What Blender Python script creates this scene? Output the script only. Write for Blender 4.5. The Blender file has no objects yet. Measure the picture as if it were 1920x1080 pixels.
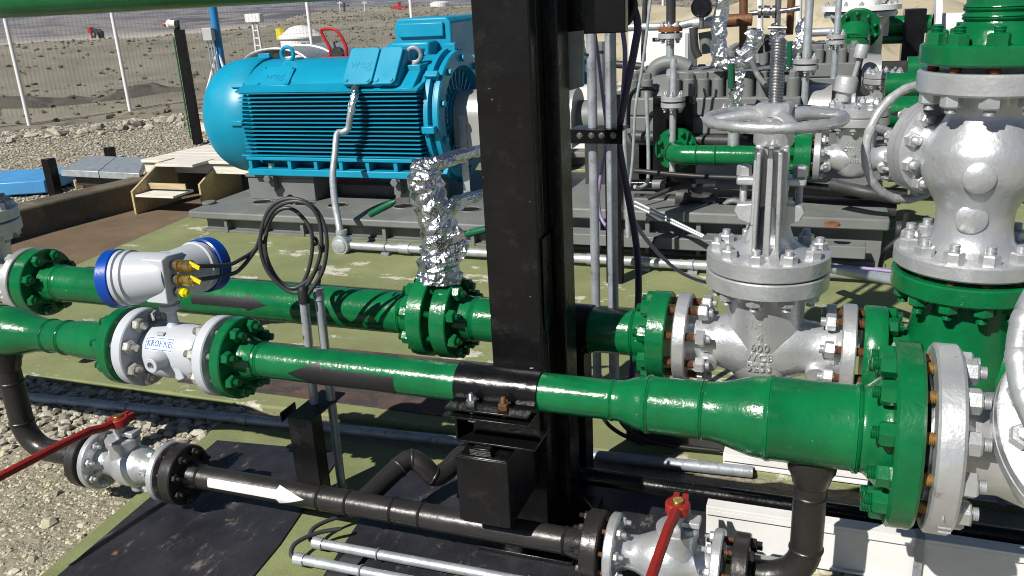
import bpy, bmesh, math, random
import numpy as np
from mathutils import Vector, Matrix

random.seed(11)
rng = np.random.default_rng(7)
SC = bpy.context.scene
COL = SC.collection

# ------------------------------------------------------------------ camera
# world: X runs along the pipes (to the right), Y away from the camera, Z up, ground at z = 0
CAM_H = 1.78
FPX = 1600.0
RW = np.array([[0.93834815, 0.06738815, -0.33905986],
               [0.34219499, -0.32021963, 0.88338099],
               [-0.04904422, -0.9449435, -0.32353739]])      # world = RW @ (right, down, forward)
cam_d = bpy.data.cameras.new('camera')
cam_d.sensor_width = 36.0
cam_d.lens = 36.0 * FPX / 1920.0
cam_d.clip_start = 0.05
cam_d.clip_end = 30000.0
cam = bpy.data.objects.new('camera', cam_d)
COL.objects.link(cam)
r_, d_, f_ = RW[:, 0], RW[:, 1], RW[:, 2]
cam.matrix_world = Matrix(((r_[0], -d_[0], -f_[0], 0), (r_[1], -d_[1], -f_[1], 0),
                           (r_[2], -d_[2], -f_[2], CAM_H), (0, 0, 0, 1)))
SC.camera = cam

# ------------------------------------------------------------------ light
SUN_TRAVEL = Vector((0.46, 1.02, -1.0)).normalized()
sun_el = math.asin(-SUN_TRAVEL.z)
to_sun = -SUN_TRAVEL
world = bpy.data.worlds.new('World')
SC.world = world
world.use_nodes = True
wn = world.node_tree.nodes
wl = world.node_tree.links
wn.clear()
w_out = wn.new('ShaderNodeOutputWorld')
w_bg = wn.new('ShaderNodeBackground')
w_sky = wn.new('ShaderNodeTexSky')
w_sky.sky_type = 'NISHITA'
w_sky.sun_disc = False
w_sky.sun_elevation = sun_el
w_sky.sun_rotation = math.atan2(to_sun.x, to_sun.y)
w_sky.air_density = 0.6
w_sky.dust_density = 0.15
w_sky.ozone_density = 1.0
w_bg.inputs['Strength'].default_value = 0.05
wl.new(w_sky.outputs[0], w_bg.inputs['Color'])
wl.new(w_bg.outputs[0], w_out.inputs['Surface'])

sun_d = bpy.data.lights.new('sun', 'SUN')
sun_d.energy = 5.0
sun_d.angle = math.radians(0.5)
sun_d.color = (1.0, 0.955, 0.88)
sun = bpy.data.objects.new('sun', sun_d)
COL.objects.link(sun)
sun.rotation_euler = SUN_TRAVEL.to_track_quat('-Z', 'Y').to_euler()
sun.location = (-3, -6, 12)

SC.view_settings.view_transform = 'Standard'
SC.view_settings.look = 'None'
SC.view_settings.exposure = 0.2
SC.view_settings.gamma = 1.0
SC.view_settings.use_curve_mapping = False
SC.render.engine = 'CYCLES'
SC.cycles.max_bounces = 4
SC.cycles.diffuse_bounces = 1
SC.cycles.glossy_bounces = 3
SC.cycles.transmission_bounces = 0
SC.cycles.use_denoising = True
SC.cycles.pixel_filter_type = 'BLACKMAN_HARRIS'
SC.cycles.filter_width = 1.05

# ------------------------------------------------------------------ pixel helpers (photo pixels, 1920 x 1080)
def ray(px, py):
    d = RW @ np.array([px - 960.0, py - 540.0, FPX])
    return Vector(d / np.linalg.norm(d))
CAMV = Vector((0, 0, CAM_H))
def on_y(px, py, Y):
    d = ray(px, py); return CAMV + d * (Y / d.y)
def on_z(px, py, z):
    d = ray(px, py); return CAMV + d * ((z - CAM_H) / d.z)
def on_x(px, py, x):
    d = ray(px, py); return CAMV + d * (x / d.x)

# ------------------------------------------------------------------ materials
MATS = {}
def nodes_of(name):
    m = bpy.data.materials.new(name); m.use_nodes = True
    nt = m.node_tree; b = nt.nodes['Principled BSDF']
    MATS[name] = m
    return m, nt.nodes, nt.links, b
def tex(N, L, kind, scale, detail=4.0, rough=0.6, coord='Object', vec=None):
    if vec is None:
        tc = N.new('ShaderNodeTexCoord'); vec = tc.outputs[coord]
    t = N.new('ShaderNodeTex' + kind)
    t.inputs['Scale'].default_value = scale
    if 'Detail' in t.inputs: t.inputs['Detail'].default_value = detail
    if kind == 'Noise': t.inputs['Roughness'].default_value = rough
    L.new(vec, t.inputs['Vector'])
    return t
def ramp(N, L, fac, stops):
    r = N.new('ShaderNodeValToRGB')
    el = r.color_ramp.elements
    while len(el) < len(stops): el.new(0.5)
    for e, (p, c) in zip(el, stops):
        e.position = p
        e.color = (c, c, c, 1) if isinstance(c, (int, float)) else (*c, 1)
    L.new(fac, r.inputs['Fac'])
    return r
def mixc(N, L, fac, a, b):
    m = N.new('ShaderNodeMix'); m.data_type = 'RGBA'
    if isinstance(fac, (int, float)): m.inputs[0].default_value = fac
    else: L.new(fac, m.inputs[0])
    for s, v in ((6, a), (7, b)):
        if isinstance(v, tuple): m.inputs[s].default_value = (*v, 1)
        else: L.new(v, m.inputs[s])
    return m.outputs[2]
def bump(N, L, b, h, strength, dist=0.002, prev=None):
    n = N.new('ShaderNodeBump'); n.inputs['Strength'].default_value = strength
    n.inputs['Distance'].default_value = dist
    L.new(h, n.inputs['Height'])
    if prev is not None: L.new(prev, n.inputs['Normal'])
    L.new(n.outputs[0], b.inputs['Normal'])
    return n.outputs[0]
def paint(name, col, rough=0.35, metal=0.0, var=0.15, peel=60.0, peel_s=0.25, chips=None, chip_amt=0.62,
          dirt=None, dirt_amt=0.6, coat=0.0, spec=0.5, vscale=5.0, fine=None, rvar=0.12):
    m, N, L, b = nodes_of(name)
    n1 = tex(N, L, 'Noise', vscale, 3)
    dark = tuple(c * (1 - var) for c in col); lite = tuple(min(1, c * (1 + var)) for c in col)
    c = mixc(N, L, ramp(N, L, n1.outputs['Fac'], [(0.3, 0.0), (0.7, 1.0)]).outputs[0], dark, lite)
    if dirt:
        n3 = tex(N, L, 'Noise', vscale * 2.3, 5, 0.75)
        c = mixc(N, L, ramp(N, L, n3.outputs['Fac'], [(dirt_amt, 0.0), (dirt_amt + 0.12, 0.85)]).outputs[0], c, dirt)
    h = None
    if chips:
        n2 = tex(N, L, 'Noise', 42.0, 4, 0.7)
        r2 = ramp(N, L, n2.outputs['Fac'], [(chip_amt, 0.0), (chip_amt + 0.025, 1.0)])
        c = mixc(N, L, r2.outputs[0], c, chips)
    L.new(c, b.inputs['Base Color'])
    b.inputs['Metallic'].default_value = metal
    b.inputs['Specular IOR Level'].default_value = spec
    rr = ramp(N, L, n1.outputs['Color'], [(0.3, max(0.03, rough - rvar)), (0.7, min(1, rough + rvar))])
    L.new(rr.outputs[0], b.inputs['Roughness'])
    n5 = tex(N, L, 'Noise', peel, 2, 0.55)
    pv = bump(N, L, b, n5.outputs['Fac'], peel_s, 0.004)
    if fine:
        n6 = tex(N, L, 'Noise', fine, 1, 0.6)
        bump(N, L, b, n6.outputs['Fac'], 0.2, 0.001, pv)
    if coat:
        b.inputs['Coat Weight'].default_value = coat
        b.inputs['Coat Roughness'].default_value = 0.12
    return m

paint('green', (0.003, 0.135, 0.041), 0.21, rvar=0.10, var=0.20, vscale=7, peel=70, peel_s=0.26, chips=(0.45, 0.47, 0.42), chip_amt=0.715, fine=260, dirt=(0.022, 0.135, 0.060), dirt_amt=0.60)
paint('green_dull', (0.006, 0.15, 0.047), 0.40, var=0.12, peel=40, peel_s=0.2)
paint('silver', (0.57, 0.585, 0.60), 0.37, metal=0.62, var=0.10, peel=48, peel_s=0.42, fine=190, dirt=(0.27, 0.265, 0.26), dirt_amt=0.62)
paint('silver_dull', (0.44, 0.45, 0.46), 0.5, metal=0.35, var=0.14, peel=48, peel_s=0.45, dirt=(0.22, 0.22, 0.22), dirt_amt=0.62)
paint('meter_grey', (0.50, 0.53, 0.58), 0.38, var=0.04, peel=200, peel_s=0.08)
paint('meter_blue', (0.0, 0.055, 0.36), 0.33, var=0.06, peel=150, peel_s=0.1)
paint('black', (0.0050, 0.0050, 0.0058), 0.27, spec=0.34, var=0.3, peel=45, peel_s=0.30, chips=(0.22, 0.22, 0.23), chip_amt=0.75, rvar=0.16)
paint('black_worn', (0.0058, 0.0056, 0.0062), 0.30, spec=0.34, var=0.3, peel=38, peel_s=0.34, chips=(0.30, 0.30, 0.31), chip_amt=0.70, rvar=0.16, dirt=(0.016, 0.015, 0.014), dirt_amt=0.55)
paint('black_pipe', (0.021, 0.019, 0.0185), 0.36, var=0.25, peel=60, peel_s=0.28, dirt=(0.05, 0.046, 0.042), dirt_amt=0.60)
paint('tape_black', (0.013, 0.013, 0.015), 0.5, var=0.15, peel=90, peel_s=0.1)
paint('tape_white', (0.80, 0.80, 0.79), 0.5, var=0.03, peel=90, peel_s=0.08)
paint('galv', (0.50, 0.54, 0.57), 0.42, metal=0.55, var=0.16, vscale=16, peel=90, peel_s=0.2, dirt=(0.26, 0.27, 0.28), dirt_amt=0.60)
paint('galv_old', (0.36, 0.39, 0.43), 0.5, metal=0.4, var=0.2, vscale=14, peel=80, peel_s=0.25, dirt=(0.16, 0.16, 0.17), dirt_amt=0.56)
paint('steel', (0.36, 0.36, 0.37), 0.30, metal=0.9, var=0.12, vscale=30, peel=120, peel_s=0.1)
paint('steel_nut', (0.56, 0.55, 0.50), 0.33, metal=0.6, var=0.15, vscale=40, peel=110, peel_s=0.2)
paint('zinc', (0.62, 0.66, 0.70), 0.25, metal=0.9, var=0.1, vscale=40, peel=100, peel_s=0.1)
paint('brass', (0.55, 0.38, 0.11), 0.26, metal=0.9, var=0.12, vscale=40, peel=120, peel_s=0.1)
paint('stud_yellow', (0.34, 0.22, 0.075), 0.5, metal=0.5, var=0.3, vscale=60, peel=120, peel_s=0.3)
paint('rust', (0.23, 0.085, 0.028), 0.8, var=0.4, vscale=40, peel=90, peel_s=0.5, dirt=(0.10, 0.05, 0.025), dirt_amt=0.5)
paint('rust_bolt', (0.17, 0.075, 0.033), 0.6, metal=0.3, var=0.35, vscale=60, peel=120, peel_s=0.4)
paint('rubber', (0.016, 0.016, 0.017), 0.5, var=0.2, peel=90, peel_s=0.12)
paint('cable_grey', (0.045, 0.046, 0.05), 0.42, var=0.2, peel=90, peel_s=0.1)
paint('cable_purple', (0.30, 0.235, 0.46), 0.45, var=0.1, peel=90, peel_s=0.1)
paint('cable_violet', (0.035, 0.026, 0.075), 0.45, var=0.2, peel=90, peel_s=0.1)
paint('motor_blue', (0.001, 0.28, 0.45), 0.40, var=0.08, peel=150, peel_s=0.12, vscale=3, dirt=(0.03, 0.27, 0.43), dirt_amt=0.62)
paint('motor_blue_far', (0.002, 0.22, 0.42), 0.45, var=0.07, peel=150, peel_s=0.12)
paint('skid_grey', (0.165, 0.175, 0.168), 0.55, var=0.16, vscale=3.5, peel=40, peel_s=0.12, dirt=(0.30, 0.29, 0.25), dirt_amt=0.60)
paint('pump_grey', (0.16, 0.17, 0.166), 0.46, var=0.12, vscale=4, peel=60, peel_s=0.15, dirt=(0.13, 0.13, 0.125), dirt_amt=0.66)
paint('white_paint', (0.80, 0.80, 0.79), 0.5, var=0.04, peel=60, peel_s=0.06, dirt=(0.55, 0.54, 0.5), dirt_amt=0.68)
paint('white_trim', (0.74, 0.74, 0.73), 0.5, var=0.08, peel=60, peel_s=0.06)
paint('red_lever', (0.27, 0.016, 0.013), 0.5, var=0.22, vscale=20, peel=70, peel_s=0.5, dirt=(0.13, 0.02, 0.016), dirt_amt=0.60)
paint('red_paint', (0.42, 0.016, 0.02), 0.4, var=0.12, peel=70, peel_s=0.2)
paint('yellow', (0.72, 0.60, 0.02), 0.45, var=0.1, peel=70, peel_s=0.1)
paint('orange', (0.75, 0.33, 0.02), 0.5, var=0.1, peel=70, peel_s=0.1)
paint('blue_pole', (0.02, 0.21, 0.48), 0.4, var=0.1, peel=60, peel_s=0.1)
paint('sky_blue_paint', (0.08, 0.33, 0.66), 0.45, var=0.12, peel=60, peel_s=0.1, dirt=(0.2, 0.35, 0.5), dirt_amt=0.62)
paint('grey_plastic', (0.42, 0.44, 0.45), 0.45, var=0.05, peel=60, peel_s=0.05)
paint('green_handle', (0.006, 0.10, 0.045), 0.35, var=0.1, peel=80, peel_s=0.1)
paint('gusset_grey', (0.27, 0.30, 0.275), 0.5, var=0.25, vscale=8, peel=60, peel_s=0.1)
paint('label_white', (0.82, 0.83, 0.84), 0.4, var=0.01)
paint('label_blue', (0.04, 0.16, 0.42), 0.4, var=0.01)
paint('cap_yellow', (0.80, 0.70, 0.0), 0.4, var=0.04)
paint('hole_shade', (0.008, 0.008, 0.009), 0.7, spec=.2, var=0.2)
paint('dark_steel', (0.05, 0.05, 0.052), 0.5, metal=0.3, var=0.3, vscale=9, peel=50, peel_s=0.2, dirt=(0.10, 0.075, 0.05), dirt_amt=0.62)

def foil_mat():
    m, N, L, b = nodes_of('foil')
    b.inputs['Base Color'].default_value = (0.80, 0.81, 0.83, 1)
    b.inputs['Metallic'].default_value = 1.0
    b.inputs['Roughness'].default_value = 0.24
    t = tex(N, L, 'Voronoi', 17.0); n = tex(N, L, 'Noise', 24.0, 3)
    p = bump(N, L, b, t.outputs['Distance'], 0.55, 0.02)
    bump(N, L, b, n.outputs['Fac'], 0.35, 0.01, p)
foil_mat()

def concrete_mat(name, base, worn, worn_amt, stain, stain_amt, sc=1.0, rough=0.85):
    m, N, L, b = nodes_of(name)
    n1 = tex(N, L, 'Noise', 1.6 * sc, 8, 0.65)
    c = mixc(N, L, ramp(N, L, n1.outputs['Fac'], [(0.3, 0.0), (0.7, 1.0)]).outputs[0],
             tuple(x * 0.72 for x in base), tuple(x * 1.18 for x in base))
    # worn through paint: stretched noise patches
    tc = N.new('ShaderNodeTexCoord'); mp = N.new('ShaderNodeMapping')
    mp.inputs['Scale'].default_value = (1.0, 1.7, 1.0); L.new(tc.outputs['Object'], mp.inputs['Vector'])
    n2 = tex(N, L, 'Noise', 2.1 * sc, 12, 0.72, vec=mp.outputs[0])
    r2 = ramp(N, L, n2.outputs['Fac'], [(worn_amt, 0.0), (worn_amt + 0.02, 1.0)])
    n2b = tex(N, L, 'Noise', 22 * sc, 8, 0.7)
    wc = mixc(N, L, n2b.outputs['Fac'], tuple(x * 0.6 for x in worn), tuple(min(1, x * 1.2) for x in worn))
    c = mixc(N, L, r2.outputs[0], c, wc)
    n3 = tex(N, L, 'Noise', 1.1 * sc, 9, 0.7)
    r3 = ramp(N, L, n3.outputs['Fac'], [(stain_amt, 0.0), (stain_amt + 0.09, 0.8)])
    c = mixc(N, L, r3.outputs[0], c, stain)
    L.new(c, b.inputs['Base Color'])
    b.inputs['Roughness'].default_value = rough
    n4 = tex(N, L, 'Noise', 30, 9, 0.7)
    p = bump(N, L, b, n4.outputs['Fac'], 0.5, 0.008)
    bump(N, L, b, r2.outputs[0], 0.4, 0.003, p)
    return m
concrete_mat('olive_concrete', (0.228, 0.253, 0.112), (0.60, 0.58, 0.47), 0.577, (0.16, 0.12, 0.08), 0.66)
concrete_mat('olive_clean', (0.22, 0.247, 0.105), (0.52, 0.50, 0.38), 0.66, (0.17, 0.15, 0.10), 0.70, 2.0)
concrete_mat('curb_concrete', (0.15, 0.125, 0.085), (0.24, 0.21, 0.15), 0.6, (0.07, 0.06, 0.045), 0.5, 2.0)
concrete_mat('mud', (0.165, 0.115, 0.07), (0.22, 0.17, 0.11), 0.62, (0.10, 0.075, 0.05), 0.55, 1.5)
concrete_mat('rust_floor', (0.10, 0.065, 0.055), (0.06, 0.05, 0.05), 0.52, (0.19, 0.10, 0.055), 0.58, 3.0)

def plate_mat():
    m, N, L, b = nodes_of('black_plate')
    n1 = tex(N, L, 'Noise', 3.5, 9, 0.7)
    c = mixc(N, L, ramp(N, L, n1.outputs['Fac'], [(0.35, 0.0), (0.65, 1.0)]).outputs[0], (0.012, 0.012, 0.017), (0.03, 0.03, 0.036))
    tc = N.new('ShaderNodeTexCoord'); mp = N.new('ShaderNodeMapping')
    mp.inputs['Rotation'].default_value = (0, 0, 0.5); mp.inputs['Scale'].default_value = (2.2, 0.9, 1.0)
    L.new(tc.outputs['Object'], mp.inputs['Vector'])
    n2 = tex(N, L, 'Noise', 7.0, 14, 0.78, vec=mp.outputs[0])
    r2 = ramp(N, L, n2.outputs['Fac'], [(0.575, 0.0), (0.66, 0.85)])
    c = mixc(N, L, r2.outputs[0], c, (0.20, 0.18, 0.155))
    n3 = tex(N, L, 'Noise', 4.2, 10, 0.7)
    r3 = ramp(N, L, n3.outputs['Fac'], [(0.635, 0.0), (0.66, 0.9)])
    c = mixc(N, L, r3.outputs[0], c, (0.21, 0.13, 0.065))
    L.new(c, b.inputs['Base Color'])
    rr = ramp(N, L, n2.outputs['Fac'], [(0.45, 0.42), (0.68, 0.85)])
    L.new(rr.outputs[0], b.inputs['Roughness'])
    n4 = tex(N, L, 'Noise', 45, 8, 0.7)
    bump(N, L, b, n4.outputs['Fac'], 0.35, 0.004)
plate_mat()

def wood_mat(name, a, bcol, sc=1.0):
    m, N, L, b = nodes_of(name)
    tc = N.new('ShaderNodeTexCoord'); mp = N.new('ShaderNodeMapping')
    mp.inputs['Scale'].default_value = (1.2 * sc, 14 * sc, 14 * sc); L.new(tc.outputs['Object'], mp.inputs['Vector'])
    n = tex(N, L, 'Noise', 3.0, 8, 0.65, vec=mp.outputs[0])
    n2 = tex(N, L, 'Noise', 6.0, 8, 0.7)
    c = mixc(N, L, ramp(N, L, n.outputs['Fac'], [(0.35, 0.0), (0.65, 1.0)]).outputs[0], a, bcol)
    c = mixc(N, L, ramp(N, L, n2.outputs['Fac'], [(0.58, 0.0), (0.72, 0.6)]).outputs[0], c, tuple(x * 0.55 for x in a))
    L.new(c, b.inputs['Base Color']); b.inputs['Roughness'].default_value = 0.75
    bump(N, L, b, n.outputs['Fac'], 0.35, 0.003)
wood_mat('wood_white', (0.62, 0.58, 0.50), (0.80, 0.77, 0.70))
wood_mat('wood_ply', (0.40, 0.30, 0.16), (0.58, 0.46, 0.27))

def stone_mat(name, cols, rough=0.85, vs=1.0):
    # colour by a per-stone random attribute stored in the mesh
    m, N, L, b = nodes_of(name)
    at = N.new('ShaderNodeAttribute'); at.attribute_name = 'tone'
    n = len(cols)
    r = ramp(N, L, at.outputs['Fac'], [(i / (n - 1) if n > 1 else 0, c) for i, c in enumerate(cols)])
    t = tex(N, L, 'Noise', 40 * vs, 6, 0.7)
    c = mixc(N, L, ramp(N, L, t.outputs['Fac'], [(0.35, 0.0), (0.8, 0.40)]).outputs[0], r.outputs[0], (0.24, 0.215, 0.16))
    L.new(c, b.inputs['Base Color']); b.inputs['Roughness'].default_value = rough
    bump(N, L, b, t.outputs['Fac'], 0.3, 0.004)
stone_mat('stones_near', [(0.22, 0.20, 0.16), (0.52, 0.48, 0.34), (0.66, 0.62, 0.46), (0.58, 0.54, 0.38), (0.42, 0.385, 0.28), (0.72, 0.68, 0.54)])
stone_mat('stones_far', [(0.12, 0.11, 0.09), (0.40, 0.37, 0.30), (0.54, 0.51, 0.42), (0.32, 0.295, 0.24), (0.64, 0.61, 0.52)])
stone_mat('scrub_leaf', [(0.075, 0.066, 0.042), (0.12, 0.105, 0.065), (0.095, 0.09, 0.05), (0.16, 0.14, 0.09)])

def ground_mat():
    m, N, L, b = nodes_of('ground_soil')
    geo = N.new('ShaderNodeNewGeometry')
    sep = N.new('ShaderNodeSeparateXYZ'); L.new(geo.outputs['Position'], sep.inputs[0])
    ln = N.new('ShaderNodeVectorMath'); ln.operation = 'LENGTH'; L.new(geo.outputs['Position'], ln.inputs[0])
    # near: sandy gravel
    v = tex(N, L, 'Voronoi', 26.0); nz = tex(N, L, 'Noise', 9.0, 10, 0.7)
    near = mixc(N, L, ramp(N, L, v.outputs['Distance'], [(0.1, 0.0), (0.6, 1.0)]).outputs[0], (0.58, 0.54, 0.41), (0.32, 0.29, 0.21))
    near = mixc(N, L, ramp(N, L, nz.outputs['Fac'], [(0.4, 0.0), (0.62, 0.7)]).outputs[0], near, (0.44, 0.405, 0.30))
    # mid: grey brown soil with pale scars and scrub tint
    n1 = tex(N, L, 'Noise', 0.11, 12, 0.7); n2 = tex(N, L, 'Noise', 0.9, 12, 0.75)
    mid = mixc(N, L, ramp(N, L, n1.outputs['Fac'], [(0.35, 0.0), (0.62, 1.0)]).outputs[0], (0.185, 0.168, 0.13), (0.34, 0.31, 0.235))
    mid = mixc(N, L, ramp(N, L, n2.outputs['Fac'], [(0.56, 0.0), (0.66, 0.75)]).outputs[0], mid, (0.44, 0.40, 0.295))
    mid = mixc(N, L, ramp(N, L, n2.outputs['Fac'], [(0.30, 0.85), (0.44, 0.0)]).outputs[0], mid, (0.07, 0.062, 0.045))
    # far: pale valley floor and ochre / purple rock bands
    mp = N.new('ShaderNodeMapping'); mp.inputs['Scale'].default_value = (0.0045, 0.0045, 0.05)
    L.new(geo.outputs['Position'], mp.inputs['Vector'])
    n3 = tex(N, L, 'Noise', 1.6, 10, 0.65, vec=mp.outputs[0])
    far = ramp(N, L, n3.outputs['Fac'], [(0.34, (0.05, 0.04, 0.045)), (0.46, (0.12, 0.10, 0.095)), (0.53, (0.30, 0.26, 0.22)), (0.62, (0.06, 0.048, 0.052))]).outputs[0]
    r1 = N.new('ShaderNodeMapRange'); r1.inputs['From Min'].default_value = 15.5; r1.inputs['From Max'].default_value = 21.0
    nd = tex(N, L, 'Noise', 0.6, 6, 0.6)
    ma = N.new('ShaderNodeMath'); ma.operation = 'MULTIPLY_ADD'; ma.inputs[1].default_value = 4.0
    L.new(nd.outputs['Fac'], ma.inputs[0]); L.new(ln.outputs['Value'], ma.inputs[2])
    L.new(ma.outputs[0], r1.inputs['Value'])
    c = mixc(N, L, r1.outputs[0], near, mid)
    r2 = N.new('ShaderNodeMapRange'); r2.inputs['From Min'].default_value = 110; r2.inputs['From Max'].default_value = 420
    L.new(ln.outputs['Value'], r2.inputs['Value'])
    c = mixc(N, L, r2.outputs[0], c, (0.46, 0.41, 0.35))
    r3 = N.new('ShaderNodeMapRange'); r3.inputs['From Min'].default_value = 930; r3.inputs['From Max'].default_value = 1150
    L.new(ln.outputs['Value'], r3.inputs['Value'])
    c = mixc(N, L, r3.outputs[0], c, far)
    L.new(c, b.inputs['Base Color']); b.inputs['Roughness'].default_value = 0.95
    p = bump(N, L, b, v.outputs['Distance'], 0.7, -0.02)
    bump(N, L, b, n2.outputs['Fac'], 0.6, 0.25, p)
ground_mat()
paint('bank_sand', (0.44, 0.385, 0.27), 0.95, var=0.2, vscale=0.6, peel=4, peel_s=1.0, dirt=(0.27, 0.235, 0.16), dirt_amt=0.55)
paint('spoil', (0.075, 0.068, 0.053), 0.95, var=0.3, vscale=2, peel=8, peel_s=1.0, dirt=(0.18, 0.16, 0.12), dirt_amt=0.6)

def perf_mat():
    m, N, L, b = nodes_of('perforated')
    tc = N.new('ShaderNodeTexCoord')
    v = tex(N, L, 'Voronoi', 30.0); v.inputs['Randomness'].default_value = 0.0
    r = ramp(N, L, v.outputs['Distance'], [(0.30, 0.0), (0.36, 1.0)])
    c = mixc(N, L, r.outputs[0], (0.05, 0.05, 0.05), (0.46, 0.46, 0.45))
    L.new(c, b.inputs['Base Color']); b.inputs['Metallic'].default_value = 0.5; b.inputs['Roughness'].default_value = 0.4
    bump(N, L, b, r.outputs[0], 0.5, 0.002)
perf_mat()
M = MATS
# ------------------------------------------------------------------ mesh helpers
def frame(ax):
    ax = Vector(ax).normalized()
    ref = Vector((0, 0, 1)) if abs(ax.z) < 0.9 else Vector((0, 1, 0))
    u = ref.cross(ax).normalized(); v = ax.cross(u).normalized()
    return u, v, ax
XA, YA, ZA = Vector((1, 0, 0)), Vector((0, 1, 0)), Vector((0, 0, 1))

class MB:
    def __init__(s): s.v = []; s.f = []; s.m = []
    def add(s, vs, fs, mi=0):
        o = len(s.v); s.v += [tuple(p) for p in vs]
        s.f += [tuple(i + o for i in f) for f in fs]; s.m += [mi] * len(fs); return s
    def box(s, c, size, rot=None, mi=0):
        c = Vector(c); hx, hy, hz = (x / 2 for x in size)
        P = [Vector((x, y, z)) for x in (-hx, hx) for y in (-hy, hy) for z in (-hz, hz)]
        if rot is not None: P = [rot @ p for p in P]
        return s.add([c + p for p in P], [(0, 1, 3, 2), (4, 6, 7, 5), (0, 4, 5, 1), (2, 3, 7, 6), (0, 2, 6, 4), (1, 5, 7, 3)], mi)
    def span(s, a, b, mi=0):
        a = Vector(a); b = Vector(b)
        return s.box((a + b) / 2, [abs(b[i] - a[i]) for i in range(3)], None, mi)
    def beam(s, p0, p1, w, h, up=ZA, mi=0):
        p0 = Vector(p0); p1 = Vector(p1); d = (p1 - p0); l = d.length; d.normalize()
        u = Vector(up).cross(d)
        if u.length < 1e-4: u = XA.cross(d)
        u.normalize(); w2 = d.cross(u)
        R = Matrix((u, w2, d)).transposed()
        return s.box((p0 + p1) / 2, (w, h, l), R, mi)
    def lathe(s, o, ax, prof, n=32, mi=0, sy=1.0, phase=0.0):
        u, v, a = frame(ax); o = Vector(o); rings = []; vs = []; fs = []
        for t, r in prof:
            if r < 1e-6: rings.append([len(vs)]); vs.append(o + a * t)
            else:
                rings.append(list(range(len(vs), len(vs) + n)))
                for k in range(n):
                    q = 2 * math.pi * (k + phase) / n
                    vs.append(o + a * t + u * (r * math.cos(q) * sy) + v * (r * math.sin(q)))
        for A, B in zip(rings, rings[1:]):
            if len(A) == 1 and len(B) == 1: continue
            for k in range(n):
                k2 = (k + 1) % n
                if len(A) == 1: fs.append((A[0], B[k2], B[k]))
                elif len(B) == 1: fs.append((A[k], A[k2], B[0]))
                else: fs.append((A[k], A[k2], B[k2], B[k]))
        return s.add(vs, fs, mi)
    def cyl(s, p0, p1, r, r1=None, n=16, mi=0, ch=0.0):
        p0 = Vector(p0); p1 = Vector(p1); d = p1 - p0; l = d.length; r1 = r if r1 is None else r1
        if ch: pr = [(0, 0), (0, r - ch), (ch, r), (l - ch, r1), (l, r1 - ch), (l, 0)]
        else: pr = [(0, 0), (0, r), (l, r1), (l, 0)]
        return s.lathe(p0, d, pr, n, mi)
    def tube(s, pts, r, n=10, cap=True, mi=0, jit=0.0, rj=None):
        pts = [Vector(p) for p in pts]; m = len(pts); rs = r if isinstance(r, (list, tuple)) else [r] * m
        vs = []; fs = []; prev = None
        for i, p in enumerate(pts):
            d = (pts[min(i + 1, m - 1)] - pts[max(i - 1, 0)])
            d = d.normalized() if d.length > 1e-9 else ZA
            if prev is None: u, v, _ = frame(d)
            else:
                u = prev - d * prev.dot(d)
                u = u.normalized() if u.length > 1e-6 else frame(d)[0]
                v = d.cross(u)
            prev = u
            for k in range(n):
                q = 2 * math.pi * k / n
                rr = rs[i] * (1 + (random.uniform(-jit, jit) if jit else 0))
                off = Vector([random.uniform(-jit, jit) * rs[i] * 0.4 for _ in range(3)]) if jit else Vector((0, 0, 0))
                vs.append(p + u * (rr * math.cos(q)) + v * (rr * math.sin(q)) + off)
        for i in range(m - 1):
            for k in range(n):
                k2 = (k + 1) % n
                fs.append((i * n + k, i * n + k2, (i + 1) * n + k2, (i + 1) * n + k))
        if cap:
            fs.append(tuple(range(n - 1, -1, -1))); fs.append(tuple(range((m - 1) * n, m * n)))
        return s.add(vs, fs, mi)
    def torus(s, c, ax, R, r, n=40, k=10, mi=0, a0=0.0, a1=2 * math.pi, sq=1.0):
        u, v, a = frame(ax); c = Vector(c); full = abs(a1 - a0 - 2 * math.pi) < 1e-6
        cnt = n if full else n + 1; vs = []; fs = []
        for i in range(cnt):
            q = a0 + (a1 - a0) * i / n; e = u * math.cos(q) + v * math.sin(q)
            for j in range(k):
                w = 2 * math.pi * j / k
                vs.append(c + e * (R + r * math.cos(w)) + a * (r * sq * math.sin(w)))
        for i in range(n):
            i2 = (i + 1) % cnt
            for j in range(k):
                j2 = (j + 1) % k
                fs.append((i * k + j, i2 * k + j, i2 * k + j2, i * k + j2))
        return s.add(vs, fs, mi)
    def prism(s, poly, o, u, v, h, mi=0):
        o = Vector(o); u = Vector(u); v = Vector(v); w = u.cross(v).normalized(); n = len(poly)
        vs = [o + u * a + v * b for a, b in poly] + [o + u * a + v * b + w * h for a, b in poly]
        fs = [tuple(range(n - 1, -1, -1)), tuple(range(n, 2 * n))] + [(i, (i + 1) % n, (i + 1) % n + n, i + n) for i in range(n)]
        return s.add(vs, fs, mi)
    def prism_y(s, pts_px, Y0, depth, mi=0):
        """outline given in photo pixels on the plane y = Y0, extruded away from the camera by depth"""
        P = [on_y(a, b, Y0) for a, b in pts_px]; n = len(P); D = Vector((0, depth, 0))
        fs = [tuple(range(n)), tuple(range(2 * n - 1, n - 1, -1))] + [(i, i + n, (i + 1) % n + n, (i + 1) % n) for i in range(n)]
        return s.add(P + [p + D for p in P], fs, mi)

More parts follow.
